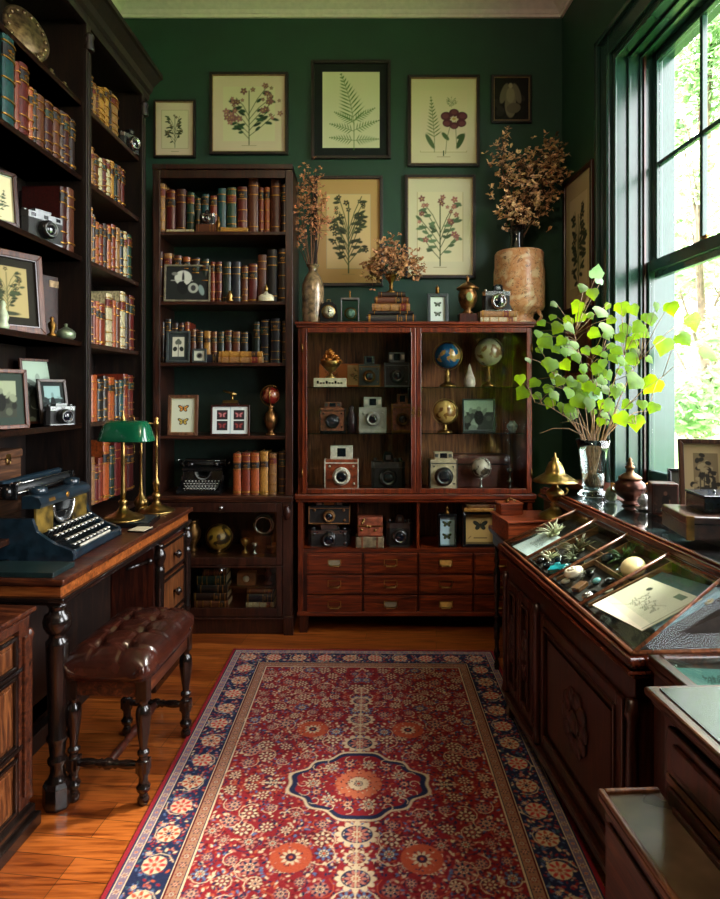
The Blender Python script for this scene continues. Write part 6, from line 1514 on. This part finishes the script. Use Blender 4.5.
# ================================================================== right side: display table contents, ledge, plant
def vx(x): return .068+(x-.07)*.58
def VT_(x, y, z): x = vx(x); return VP(x, y, z-(ZT-.016)+bedz(x)+.0005)
def onbed(t, rz): t.rotation_euler = (R(VA,'Z')@R(-21.8,'Y')@R(rz,'Z')).to_euler(); return t
def fl(label, cx, cy, w_, d_, rz, drawf, bg, n=60, tilt=0, z=.0, name='paper_sheet', cat='paper'):
    t = thing(name, label, cat, VT_(cx, cy, ZT-.015+z), VA+rz, rx=0)
    onbed(t, rz)
    bx(-w_/2,w_/2,-d_/2,d_/2,0,.002).build('sheet', PAPER, t)
    c_ = Canvas(w_, d_, n, bg)
    if drawf: drawf(c_, 0, w_, d_)
    c_.mesh('print', PRINT, t, loc=(0,-d_/2,.0028), flat=True); return t
def script(cv, m, w, h):
    rs = random.Random(int(w*1000)); 
    for r_ in range(5):
        y = h*(.62-.1*r_); x = w*.35
        while x < w*(.7-.05*r_): x2 = x+w*.03; cv.line(x, y, x2, y+rs.uniform(-.012,.02), .0022, (60,64,60)); x = x2
def mapd(cv, m, w, h): script(cv, m, w, h); cv.rect(w*.02, w*.98, h*.02, h*.03, (150,140,120)); cv.line(w*.2, h*.8, w*.6, h*.2, .0015, (140,130,110)); cv.ell(w*.78, h*.7, w*.05, h*.04, 0, (70,70,60)); cv.rect(w*.8, w*.92, h*.15, h*.3, (120,130,110))
fl('pale blue handwritten card at the far end under the sloping glass', .17, -.16, .17, .17, 4, script, (204,216,216), z=.002)
fl('large cream handwritten document near the close end under the sloping glass', .22, -.985, .20, .24, 8, mapd, (228,216,192), z=.020)
t = thing('portfolio', 'blue-grey folder lying beneath the cream document under the glass', 'folder', VT_(.29, -.99, ZT-.016), VA+14); onbed(t, 12)
bx(-.115,.13,-.115,.12,0,.014).build('cover', plain('blue_grey_board', (106,134,140), .5, var=.12), t, bevel=.002); bx(-.113,.127,-.113,.118,.014,.016).build('inner_leaf', plain('slate_paper', (84,112,120), .6), t)
rs = random.Random(31)
CORAL = plain('pale_coral', (196,196,160), .6, var=.25); TEALM = plain('teal_enamel', (30,132,140), .25, var=.3, coat=.3)
def coral(label, x, y, s_, n_, mat, zz=0, name='coral'):
    t = thing(name, label, 'coral', VT_(x, y, ZT-.016+zz), rs.uniform(0, 90), 'natural curiosities under the sloping glass')
    onbed(t, rs.uniform(0, 90)); s_ *= 1.15
    mb = MB(); mb.ball((0,0,.006), (s_*.3,s_*.3,.007), 10, n=6)
    for k in range(n_):
        a = rs.uniform(0, 2*PI); e = rs.uniform(.15, 1.1); L = s_*rs.uniform(.5, 1); p0 = Vector((0,0,.008)); p1 = p0+Vector((math.cos(a)*math.cos(e), math.sin(a)*math.cos(e), math.sin(e)*.7))*L*.55
        p2 = p1+Vector((math.cos(a+.5)*math.cos(e), math.sin(a+.5)*math.cos(e), math.sin(e)*.5))*L*.45
        mb.tube([p0, p1, p2], [s_*.05, s_*.035, s_*.012], 5)
    mb.build('branches', mat, t); return t
coral('pale spiky coral at the upper far corner under the sloping glass', .30, -.14, .085, 34, CORAL)
coral('pale coral sprig just below the spiky one, second compartment', .14, -.36, .05, 16, CORAL)
coral('olive-brown mossy tuft right in the second compartment', .30, -.40, .08, 40, plain('olive_moss', (96,92,60), .8, var=.4))
coral('dark green tuft at the right of the third compartment', .42, -.63, .075, 36, plain('green_moss', (62,86,44), .8, var=.4))
coral('small grey-green tuft at the middle of the second compartment', .22, -.46, .05, 22, plain('grey_moss', (120,124,96), .8, var=.4))
def trinket(label, x, y, kind, c, s_=.03, g='small collected objects under the sloping glass'):
    t = thing({'shell':'seashell','brooch':'brooch','coin':'medal','stone':'polished_stone','stick':'pen','box':'trinket_box'}[kind], label, {'shell':'shell','brooch':'brooch','coin':'medal','stone':'stone','stick':'pen','box':'box'}[kind], VT_(x, y, ZT-.016), rs.uniform(0, 180), g)
    onbed(t, rs.uniform(0, 180)); s_ *= 1.2
    if kind == 'shell': 
        mb = MB(); pts = []; rd = []
        for k in range(30): a = k*.5; r_ = s_*(1-k/32)*.6; pts.append((math.cos(a)*r_, math.sin(a)*r_, s_*.5+k*s_*.02)); rd.append(s_*.42*(1-k/33))
        mb.tube(pts, rd, 8).build('body', c, t)
    elif kind == 'brooch': MB().torus((0,0,.006), s_*.6, s_*.16, 'z', 22, 6).ball((0,0,.007), (s_*.4,s_*.4,.008), 12, n=6).build('body', c, t); MB().ball((0,0,.012), (s_*.2,s_*.2,.005), 8, n=5).build('stone', CHROME, t)
    elif kind == 'coin': MB().lathe([(s_*.7,0),(s_*.72,.003),(s_*.6,.005),(s_*.5,.004),(0,.005)], seg=22).build('body', c, t)
    elif kind == 'stone': MB().ball((0,0,s_*.4), (s_*.8,s_*.55,s_*.4), 14, n=8).build('body', c, t)
    elif kind == 'stick': MB().lathe([(.002,-s_*2),(.006,-s_*1.6),(.007,s_*1.5),(.004,s_*1.9),(0,s_*2)], (0,0,.007), 10, ax='x').build('body', c, t)
    else: MB().box(-s_,s_,-s_*.6,s_*.6,0,s_*.6).build('body', c, t, bevel=.003); MB().box(-s_*1.03,s_*1.03,-s_*.63,s_*.63,s_*.38,s_*.42).build('lid_seam', BRASS, t)
    return t
cols = {'blue-black': plain('ink_enamel', (22,34,44), .2, coat=.4), 'teal': TEALM, 'pale': plain('bone', (206,196,170), .45, var=.15), 'silver': CHROME, 'brass': BRASS, 'dark': BLACK, 'tan': plain('tan_card', (120,76,42), .6), 'aqua': plain('aqua_glass', (120,180,186), .15, coat=.5)}
items = [('teal','box',.10,-.50,.026,'bright teal box at the left front of the second compartment'),('blue-black','brooch',.09,-.42,.024,'ink-blue brooch left in the second compartment'),('aqua','brooch',.155,-.50,.022,'aqua ring-shaped brooch beside the teal box'),
 ('blue-black','stone',.15,-.43,.022,'dark polished stone behind the aqua brooch'),('silver','coin',.19,-.53,.02,'silver medal at the front edge of the second compartment'),('teal','stone',.12,-.46,.018,'small teal stone behind the teal box'),('pale','stick',.12,-.335,.03,'bone-handled pen along the first divider'),
 ('silver','stick',.20,-.345,.028,'silver pen lying beside the bone one'),('dark','shell',.07,-.37,.018,'tiny dark shell at the compartment\'s left corner'),('blue-black','box',.23,-.52,.022,'ink-blue box right of the silver medal'),
 ('pale','shell',.13,-.62,.034,'cream spiral shell in the third compartment\'s left half'),('tan','box',.10,-.70,.022,'tan box at the front of the third compartment'),('dark','stone',.20,-.64,.024,'black pebble beside the cream shell'),('aqua','stone',.19,-.71,.018,'aqua pebble in the third compartment'),
 ('blue-black','shell',.35,-.60,.024,'ink-blue shell right in the third compartment'),('silver','brooch',.34,-.70,.02,'silver brooch at right in the third compartment'),('dark','coin',.12,-.77,.02,'dark medal near the third divider'),('pale','stone',.07,-.62,.018,'bone-white pebble at the far left of the third compartment'),
 ('silver','shell',.08,-.80,.02,'silvery shell beside the last divider'),('pale','coin',.19,-.79,.02,'ivory disc near the last divider'),('dark','brooch',.24,-.74,.02,'black brooch beside the cream shell\'s divider'),('silver','coin',.24,-.60,.016,'small silver medal by the lengthwise divider'),
 ('brass','brooch',.44,-1.08,.02,'brass brooch in the dark corner right of the folder'),('silver','brooch',.50,-1.13,.018,'silver brooch in the nearest right corner')]
for c, k, x, y, s_, lb_ in items: trinket(lb_, x, y, k, cols[c], s_)
t = thing('ostrich_egg', 'large cream oval egg-like shell in the right of the third compartment', 'egg', VT_(.37, -.765, ZT-.016), VA+60); onbed(t, 60)
MB().ball((0,0,.026), (.055,.040,.028), 26, n=14).build('shell', plain('egg_cream', (214,194,142), .35, var=.05), t)
# papers inside the low case
lp = lambda x, y, z: VP(.045+x, VL-.005+y, z)
for k, (x, y, w_, d_, c, rz, lb_) in enumerate([(.20,-.11,.20,.11,(226,230,226),12,'white document under the low case\'s glass'),(.10,-.12,.14,.13,(120,160,160),-8,'teal-grey sheet at the left inside the low case'),(.38,-.10,.16,.12,(206,220,224),-5,'pale blue chart at the right inside the low case')]):
    t = thing('paper_sheet', lb_, 'paper', lp(x, y, .751+.0032*(k % 2)), VA+rz, 'papers in the low case'); bx(-w_/2,w_/2,-d_/2,d_/2,0,.001).build('sheet', PAPER, t); c_ = Canvas(w_, d_, 50, c); script(c_, 0, w_, d_); c_.ell(w_*.5, d_*.5, w_*.3, d_*.25, .2, (70,110,116), .5) if k == 2 else None; c_.mesh('print', PRINT, t, loc=(0,-d_/2,.0016), flat=True)
# things in the strip under the top glass: lid of trinkets
t = thing('tray_box', 'open red-brown wooden tray box under the brass bell lamp', 'box', (.795,2.985,.74), 6)
MB().box(-.125,.125,-.12,-.108,0,.085).box(-.125,.125,.108,.12,0,.085).box(-.125,-.113,-.108,.108,0,.085).box(.113,.125,-.108,.108,0,.085).box(-.113,.113,-.108,.108,0,.07).build('body', wood('wood_tray_red', (92,36,16), (150,66,32), (186,96,52), 'x'), t, bevel=.003)
MB().box(-.132,.132,-.128,.128,.085,.095).box(-.11,.11,-.105,.105,.07,.086).build('rim', wood('wood_tray_red', 0, 0, 0), t, bevel=.003)
t = thing('trinket_box', 'small carved brown box behind the brass bell lamp, on the tray box', 'box', (.735,3.035,.835), 6)
MB().box(-.06,.05,-.04,.04,0,.05).box(-.065,.055,-.045,.045,.05,.058).build('body', wood('wood_tray_red', 0, 0, 0), t, bevel=.004); MB().tube([(-.03,0,.06),(0,0,.075),(.03,0,.06)], .004, 6).ball((-.02,-.02,.064), .008, 8).build('handle', BRASSD, t)
t = thing('brass_lamp', 'brass oil lamp with a wide conical bell-shaped cap', 'lamp', (PX(555,2.93),2.93,.835))
MB().lathe([(.078,0),(.08,.006),(.07,.014),(.066,.022),(.045,.034),(.022,.048),(.018,.058),(.024,.066),(.014,.074),(.03,.09),(.042,.11),(.040,.128),(.022,.142),(.014,.15),(.014,.178)], seg=32).build('base', BRASS, t)
MB().lathe([(.104,.172),(.106,.176),(.09,.186),(.06,.205),(.046,.214),(.044,.225),(.034,.25),(.028,.262),(.02,.268),(.014,.272),(.018,.28),(.006,.288),(.004,.305),(0,.31)], seg=36).build('cap', BRASS, t)
MB().tube([(.03,0,.11),(.055,0,.115),(.062,0,.13),(.05,0,.142)], .004, 6).build('handle', BRASS, t)

# glass vase with green branches
VX, VY = PX(593,2.93), 2.93
vz = zr+.006
t = thing('glass_vase', 'tall flared clear glass vase holding leafy green branches by the window', 'vase', (VX,VY,vz))
o_ = [(.052,0),(.066,.004),(.070,.012),(.062,.022),(.046,.034),(.050,.06),(.056,.13),(.066,.22),(.080,.27)]
prof = o_+[(.078,.27),(.063,.22),(.053,.13),(.046,.062),(.038,.042),(.0,.036)]
MB().lathe(prof, seg=40).build('body', true_glass('vase_glass', (240,250,248), 1.45), t)
MB().lathe([(.038,.042),(.046,.062),(.050,.11),(.0,.11)], seg=32).build('water', true_glass('vase_water', (232,244,238), 1.33), t)
br_ = thing('leafy_branches', 'spray of bright green lobed leaves on thin stems in the glass vase', 'branches', (VX,VY,vz+.045))
L_ = [(297,75,25,1),(308,100,20,1),(250,130,20,0),(285,150,22,0),(150,185,15,0),(230,195,25,0),(110,250,16,0),(162,268,24,0),(207,265,24,0),(312,212,30,0),(385,200,27,0),(425,205,22,0),(505,195,18,0),(555,200,27,0),(630,245,34,0),(528,328,35,0),(597,305,30,0),(685,350,40,0),(335,272,32,0),(395,275,24,0),(480,235,28,0),
 (440,265,25,0),(125,315,30,0),(175,312,20,0),(205,340,32,0),(140,393,28,0),(190,395,22,0),(415,322,24,0),(415,375,27,0),(385,380,20,0),(430,450,36,0),(487,465,36,0),(480,375,16,0),(42,492,26,0),(35,445,20,0),(82,455,22,0),(95,500,18,0),(130,475,20,0),(170,450,20,0),(210,455,22,0),(250,440,20,0),(310,420,22,0),
 (320,390,18,0),(340,430,20,0),(290,285,22,0),(240,230,20,0),(275,225,16,0),(365,490,22,0),(400,530,20,0),(210,560,30,0),(250,500,26,0),(270,470,22,0),(340,535,26,0),(360,560,24,0),(383,580,28,0),(432,592,30,0),(490,540,24,0),(295,490,28,1),(235,520,28,0),(180,540,20,0),(262,345,18,0),(230,370,20,0),(300,345,20,0),(350,330,18,0),
 (360,370,22,0),(255,405,18,0),(155,500,20,0),(300,455,20,0),(380,300,20,0),(345,240,18,0),(455,530,20,0),(145,230,14,0),(330,480,22,0),(205,490,24,0),(275,530,26,0),(100,290,20,0),(460,285,22,0),(370,345,20,0),(385,470,20,0),(230,470,20,0),(190,350,20,0),(160,340,18,0)]
tips = []; rs = random.Random(17)
for cx_, cy_, s_, pale in L_:
    px, py = 510+cx_/3.43, 250+cy_/3.43
    Dl = 2.93+rs.uniform(-.17, .12); p = Vector((PX(px, Dl)-VX, Dl-VY, PZ(py, Dl)-vz-.045)); tips.append((p, PW(s_/3.43, Dl)*1.2, pale))
for k in range(46):                          # smaller leaves filling the inside of the spray
    cx_, cy_ = rs.choice([(rs.gauss(250,60), rs.gauss(470,50)), (rs.gauss(190,50), rs.gauss(360,60)), (rs.gauss(360,45), rs.gauss(400,90))])
    Dl = 2.93+rs.uniform(-.12, .16); tips.append((Vector((PX(510+cx_/3.43, Dl)-VX, Dl-VY, PZ(250+min(cy_,590)/3.43, Dl)-vz-.045)), PW(rs.uniform(12,22)/3.43, Dl)*1.2, 0))
STG = [(-.02,-.02),(.02,-.01),(0,.02),(-.01,.01)]
mains = [(-.20,.0,.55),(-.28,-.02,.40),(-.08,.02,.72),(-.02,-.04,.60),(.05,.03,.62),(.14,-.02,.62),(.22,.0,.60),(.30,-.06,.52),(.12,.05,.38),(.18,-.05,.30),(-.14,.05,.30),(.04,-.02,.40),(.27,.02,.36),(-.24,.04,.25)]
sm = MB(); paths = []
for k, m_ in enumerate(mains):
    b0 = Vector((rs.uniform(-.028,.028), rs.uniform(-.028,.028), 0)); b1 = Vector((-b0.x*.9+m_[0]*.14, -b0.y*.9+m_[1]*.2, .235)); e = Vector(m_)
    pts = [b0, b0.lerp(b1, .5), b1, b1.lerp(e, .35)+Vector((0,0,.035)), b1.lerp(e, .7)+Vector((0,0,.03)), e]
    P2 = []
    for a, b_ in zip(pts, pts[1:]):
        for q in range(4): P2.append(a.lerp(b_, q/4))
    P2.append(pts[-1]); paths.append(P2); sm.tube(P2, [.0034*(1-.6*q/len(P2)) for q in range(len(P2))], 6)
for k in range(16):                          # bare woody stems crowding the vase mouth
    a = k*2*PI/16; b0 = Vector((math.cos(a)*.03, math.sin(a)*.03, 0)); b1 = Vector((-math.cos(a)*.055, -math.sin(a)*.055, .235)); e = b1+Vector((-math.cos(a)*.06, -math.sin(a)*.05, rs.uniform(.10,.2)))
    sm.tube([b0, b0.lerp(b1,.5)+Vector((.004,0,0)), b1, e], [.0028,.0028,.0026,.0014], 5)
lm = MB(); lp_ = MB()
def leafshape(mb, c, s_, nrm, up):
    n_ = nrm.normalized(); u = (up-n_*up.dot(n_)).normalized(); v = n_.cross(u)
    out = [(0,0),(.30,-.09),(.56,.04),(.62,.26),(.68,.50),(.50,.62),(.40,.78),(.20,.98),(0,1.22),(-.20,.98),(-.40,.78),(-.50,.62),(-.68,.50),(-.62,.26),(-.56,.04),(-.30,-.09)]
    vs = [c+(v*x*.95+u*(y-.5))*s_*1.35-n_*(abs(x)*.22*s_+max(0,y-.7)*.25*s_) for x, y in out]; mid = [c+u*((q-.5))*s_*1.35+n_*.03*s_ for q in (.05,.45,.85)]
    V = vs+mid; f = [(0,1,16),(1,2,16),(2,3,17,16),(3,4,17),(4,5,17),(5,6,18,17),(6,7,18),(7,8,18),(8,9,18),(9,10,18),(10,11,17,18),(11,12,17),(12,13,17),(13,14,16,17),(14,15,16),(15,0,16)]
    mb._add([tuple(p) for p in V], f, 0, True)
for p, s_, pale in tips:
    best = min(((q-p).length, q) for P2 in paths for q in P2[6:])[1] if False else min((q for P2 in paths for q in P2[8:]), key=lambda q: (q-p).length+.6*max(0, q.z-p.z))
    nrm = Vector((rs.uniform(-.5,.5), -1+rs.uniform(-.3,.3), rs.uniform(-.2,.8))); up = Vector((rs.uniform(-.8,.8), 0, -1+rs.uniform(-.2,.6)))
    if pale: up = Vector((rs.uniform(-.3,.3), 0, 1))
    n_ = nrm.normalized(); u = (up-n_*up.dot(n_)).normalized()
    root = p-u*s_*.68
    mid_ = best.lerp(root, .5)+Vector((0,0,.012)); sm.tube([best, mid_, root], [.0018,.0014,.0010], 5)
    leafshape(lp_ if pale else lm, p, s_, nrm, up)
sm.build('stems', plain('woody_stem', (124,96,66), .7, var=.3), br_)
lm.build('leaves', leafy('vase_leaf', (80,118,22), (146,178,14), .6, .25, 9, .5), br_, recalc=False)
lp_.build('pale_leaves', leafy('vase_leaf_pale', (130,170,130), (140,180,120), .5, .15, 9, .4), br_, recalc=False)

# ledge under the window
LZ_ = .94
def led(px, D): return (PX(px, D), D, LZ_)
t = thing('incense_burner', 'round copper-brown burner with a tall pointed lid on the window ledge', 'urn', led(630,2.72))
MB().lathe([(.034,0),(.036,.006),(.022,.014),(.03,.02),(.056,.04),(.066,.065),(.062,.09),(.045,.105),(.042,.112)], seg=28).build('body', plain('copper_brown', (66,38,28), .3, .7, .3), t)
MB().lathe([(.05,.108),(.048,.118),(.03,.13),(.018,.138),(.014,.15),(.02,.156),(.02,.164),(.01,.170),(.014,.178),(.006,.186),(.009,.194),(0,.205)], seg=24).build('lid', plain('old_copper', (92,66,44), .4, .9, .3), t)
for s_ in (-1, 1): MB().tube([(s_*.055,0,.08),(s_*.08,0,.09),(s_*.082,0,.06),(s_*.06,0,.05)], .005, 6).build('handle', BRASSD, t)
vessel('small_cup', 'little dark-and-white cup on a saucer right of the copper burner', 'cup', led(644,2.60), [(.035,0),(.036,.005),(.02,.008),(.016,.012),(.026,.03),(.024,.045),(.014,.05),(.012,.06),(0,.062)], plain('porcelain_dark', (96,98,98), .15, var=.6, s=60, coat=.5))
vessel('small_jar', 'tiny green-grey lidded jar left of the copper burner', 'jar', led(611,2.80), [(.02,0),(.024,.01),(.026,.03),(.02,.045),(.022,.05),(.01,.06),(0,.064)], plain('verdigris_metal', (120,132,108), .35))
t = thing('photo_box', 'brown patterned square box standing upright between burner and tall frame', 'box', (PX(664,2.49),2.49,LZ_), -12)
bx(-.05,.05,-.02,.055,0,.125).build('body', W_MAHD, t, bevel=.004); c_ = Canvas(.085, .105, 50, (64,46,36)); D_photo(44,(120,84,64),False)(c_, 0, .085, .105); c_.mesh('print', PRINT, t, loc=(0,-.0215,.01)); mb = MB()
for z_ in (.035,.09): mb.box(.05,.054,.0,.02,z_-.008,z_+.008)
mb.pieces('clasp', BRASS, t)
frame_pic('framed_photograph', 'small black-framed dark picture on the ledge behind the patterned box', 'picture', .11, .165, (PX(675,2.62)+.03,2.62,LZ_), -14, 6, .014, .012, BLACK, D_photo(41,(110,110,80),False), bg=(30,38,36), n=40, group='framed pictures on the window ledge')
def treepic(cv, m, w, h):
    cv.rect(m, w-m, m, h-m, (120,104,76)); rs = random.Random(2)
    for k in range(90): cv.ell(w*.5+rs.gauss(0, w*.11), h*.45+rs.gauss(0, h*.14), .008, .011, rs.uniform(0,3), (44,40,32) if k % 3 else (150,134,100))
    for x in (.36,.45,.55,.64): cv.line(w*x, h*.2, w*(x+.01), h*.6, .004, (40,36,28))
frame_pic('framed_print', 'tallest brown-framed picture of trees leaning on the window ledge', 'picture', .19, .31, (PX(712,2.33),2.36,LZ_), -15, 9, .018, .02, wood('wood_frame_ledge', (36,22,16), (70,44,32), (108,74,54)), treepic, matw=.035, matc=(170,150,112), bg=(150,130,96), n=80, group='framed pictures on the window ledge')
frame_pic('framed_print', 'low long dark frame lying back against the window behind the burner', 'picture', .13, .07, (PX(652,2.82)+.01,2.80,LZ_), -40, 10, .01, .012, BLACK, None, bg=(60,76,76), n=20, group='framed pictures on the window ledge')
t = thing('travel_case', 'flat dark leather case with brass corner straps on the rear glass top', 'case', VP(.50,-.67,zr+.021), VA-11)
bx(-.075,.20,-.13,.11,0,.075).build('body', plain('case_leather', (58,36,30), .3, var=.35, coat=.3, s=40), t, bevel=.006)
MB().box(-.078,.203,-.133,.113,.05,.054).build('lid_seam', BLACK, t); mb = MB()
for x in (-.066, .185): mb.box(x-.012,x+.012,-.135,-.128,.0,.078)
mb.pieces('corner_strap', BRASSD, t); MB().tube([(.03,-.133,.035),(.035,-.15,.03),(.08,-.15,.03),(.085,-.133,.035)], .004, 6).build('handle', BRASSD, t)
t = thing('jewel_box', 'small blue-black box with a brass round lock on the leather case', 'box', VP(.575,-.655,zr+.096), VA-8)
bx(-.07,.09,-.085,.06,0,.05).build('body', plain('blue_black_lacquer', (30,38,50), .2, var=.3, coat=.5), t, bevel=.003); MB().box(-.073,.093,-.088,.063,.05,.058).build('lid', plain('blue_black_lacquer', (30,38,50), .2), t, bevel=.003)
MB().lathe([(.015,0),(.015,.003),(.009,.005),(0,.005)], (.02,-.0885,.036), 18, ax='y').build('lock', BRASS, t); MB().ball((0,0,.06), (.006,.006,.006), 8, n=5).build('knob', STEEL, t)

# added pendant lamp, out of view overhead, for warm indoor fill light
t = thing('added_pendant_lamp', 'added opal pendant lamp, out of view, giving warm fill light', 'lamp', (-.15,.75,4.0))
MB().lathe([(.06,0),(.06,-.015),(.012,-.03),(.008,-.03),(.008,-.42),(.05,-.43),(.06,-.46)], seg=20).build('rod', BRASSD, t)
mo = bpy.data.materials.new('added_lamp_glow'); mo.use_nodes = True; pb = mo.node_tree.nodes['Principled BSDF']; pb.inputs['Base Color'].default_value = (.9,.85,.75,1); pb.inputs['Emission Color'].default_value = (1,.74,.46,1); pb.inputs['Emission Strength'].default_value = 6
mb = MB().ball((0,0,-.60), .15, 24, n=16).build('shade', mo, t)
pl = bpy.data.lights.new('added_fill_bulb', 'POINT'); pl.energy = 24; pl.color = (1,.80,.60); pl.shadow_soft_size = .16
po = bpy.data.objects.new('added_fill_bulb', pl); COL.objects.link(po); po.location = (-.15,.75,3.22)
for o in PROTO:
    for c in list(o.children): bpy.data.objects.remove(c)
    bpy.data.objects.remove(o)
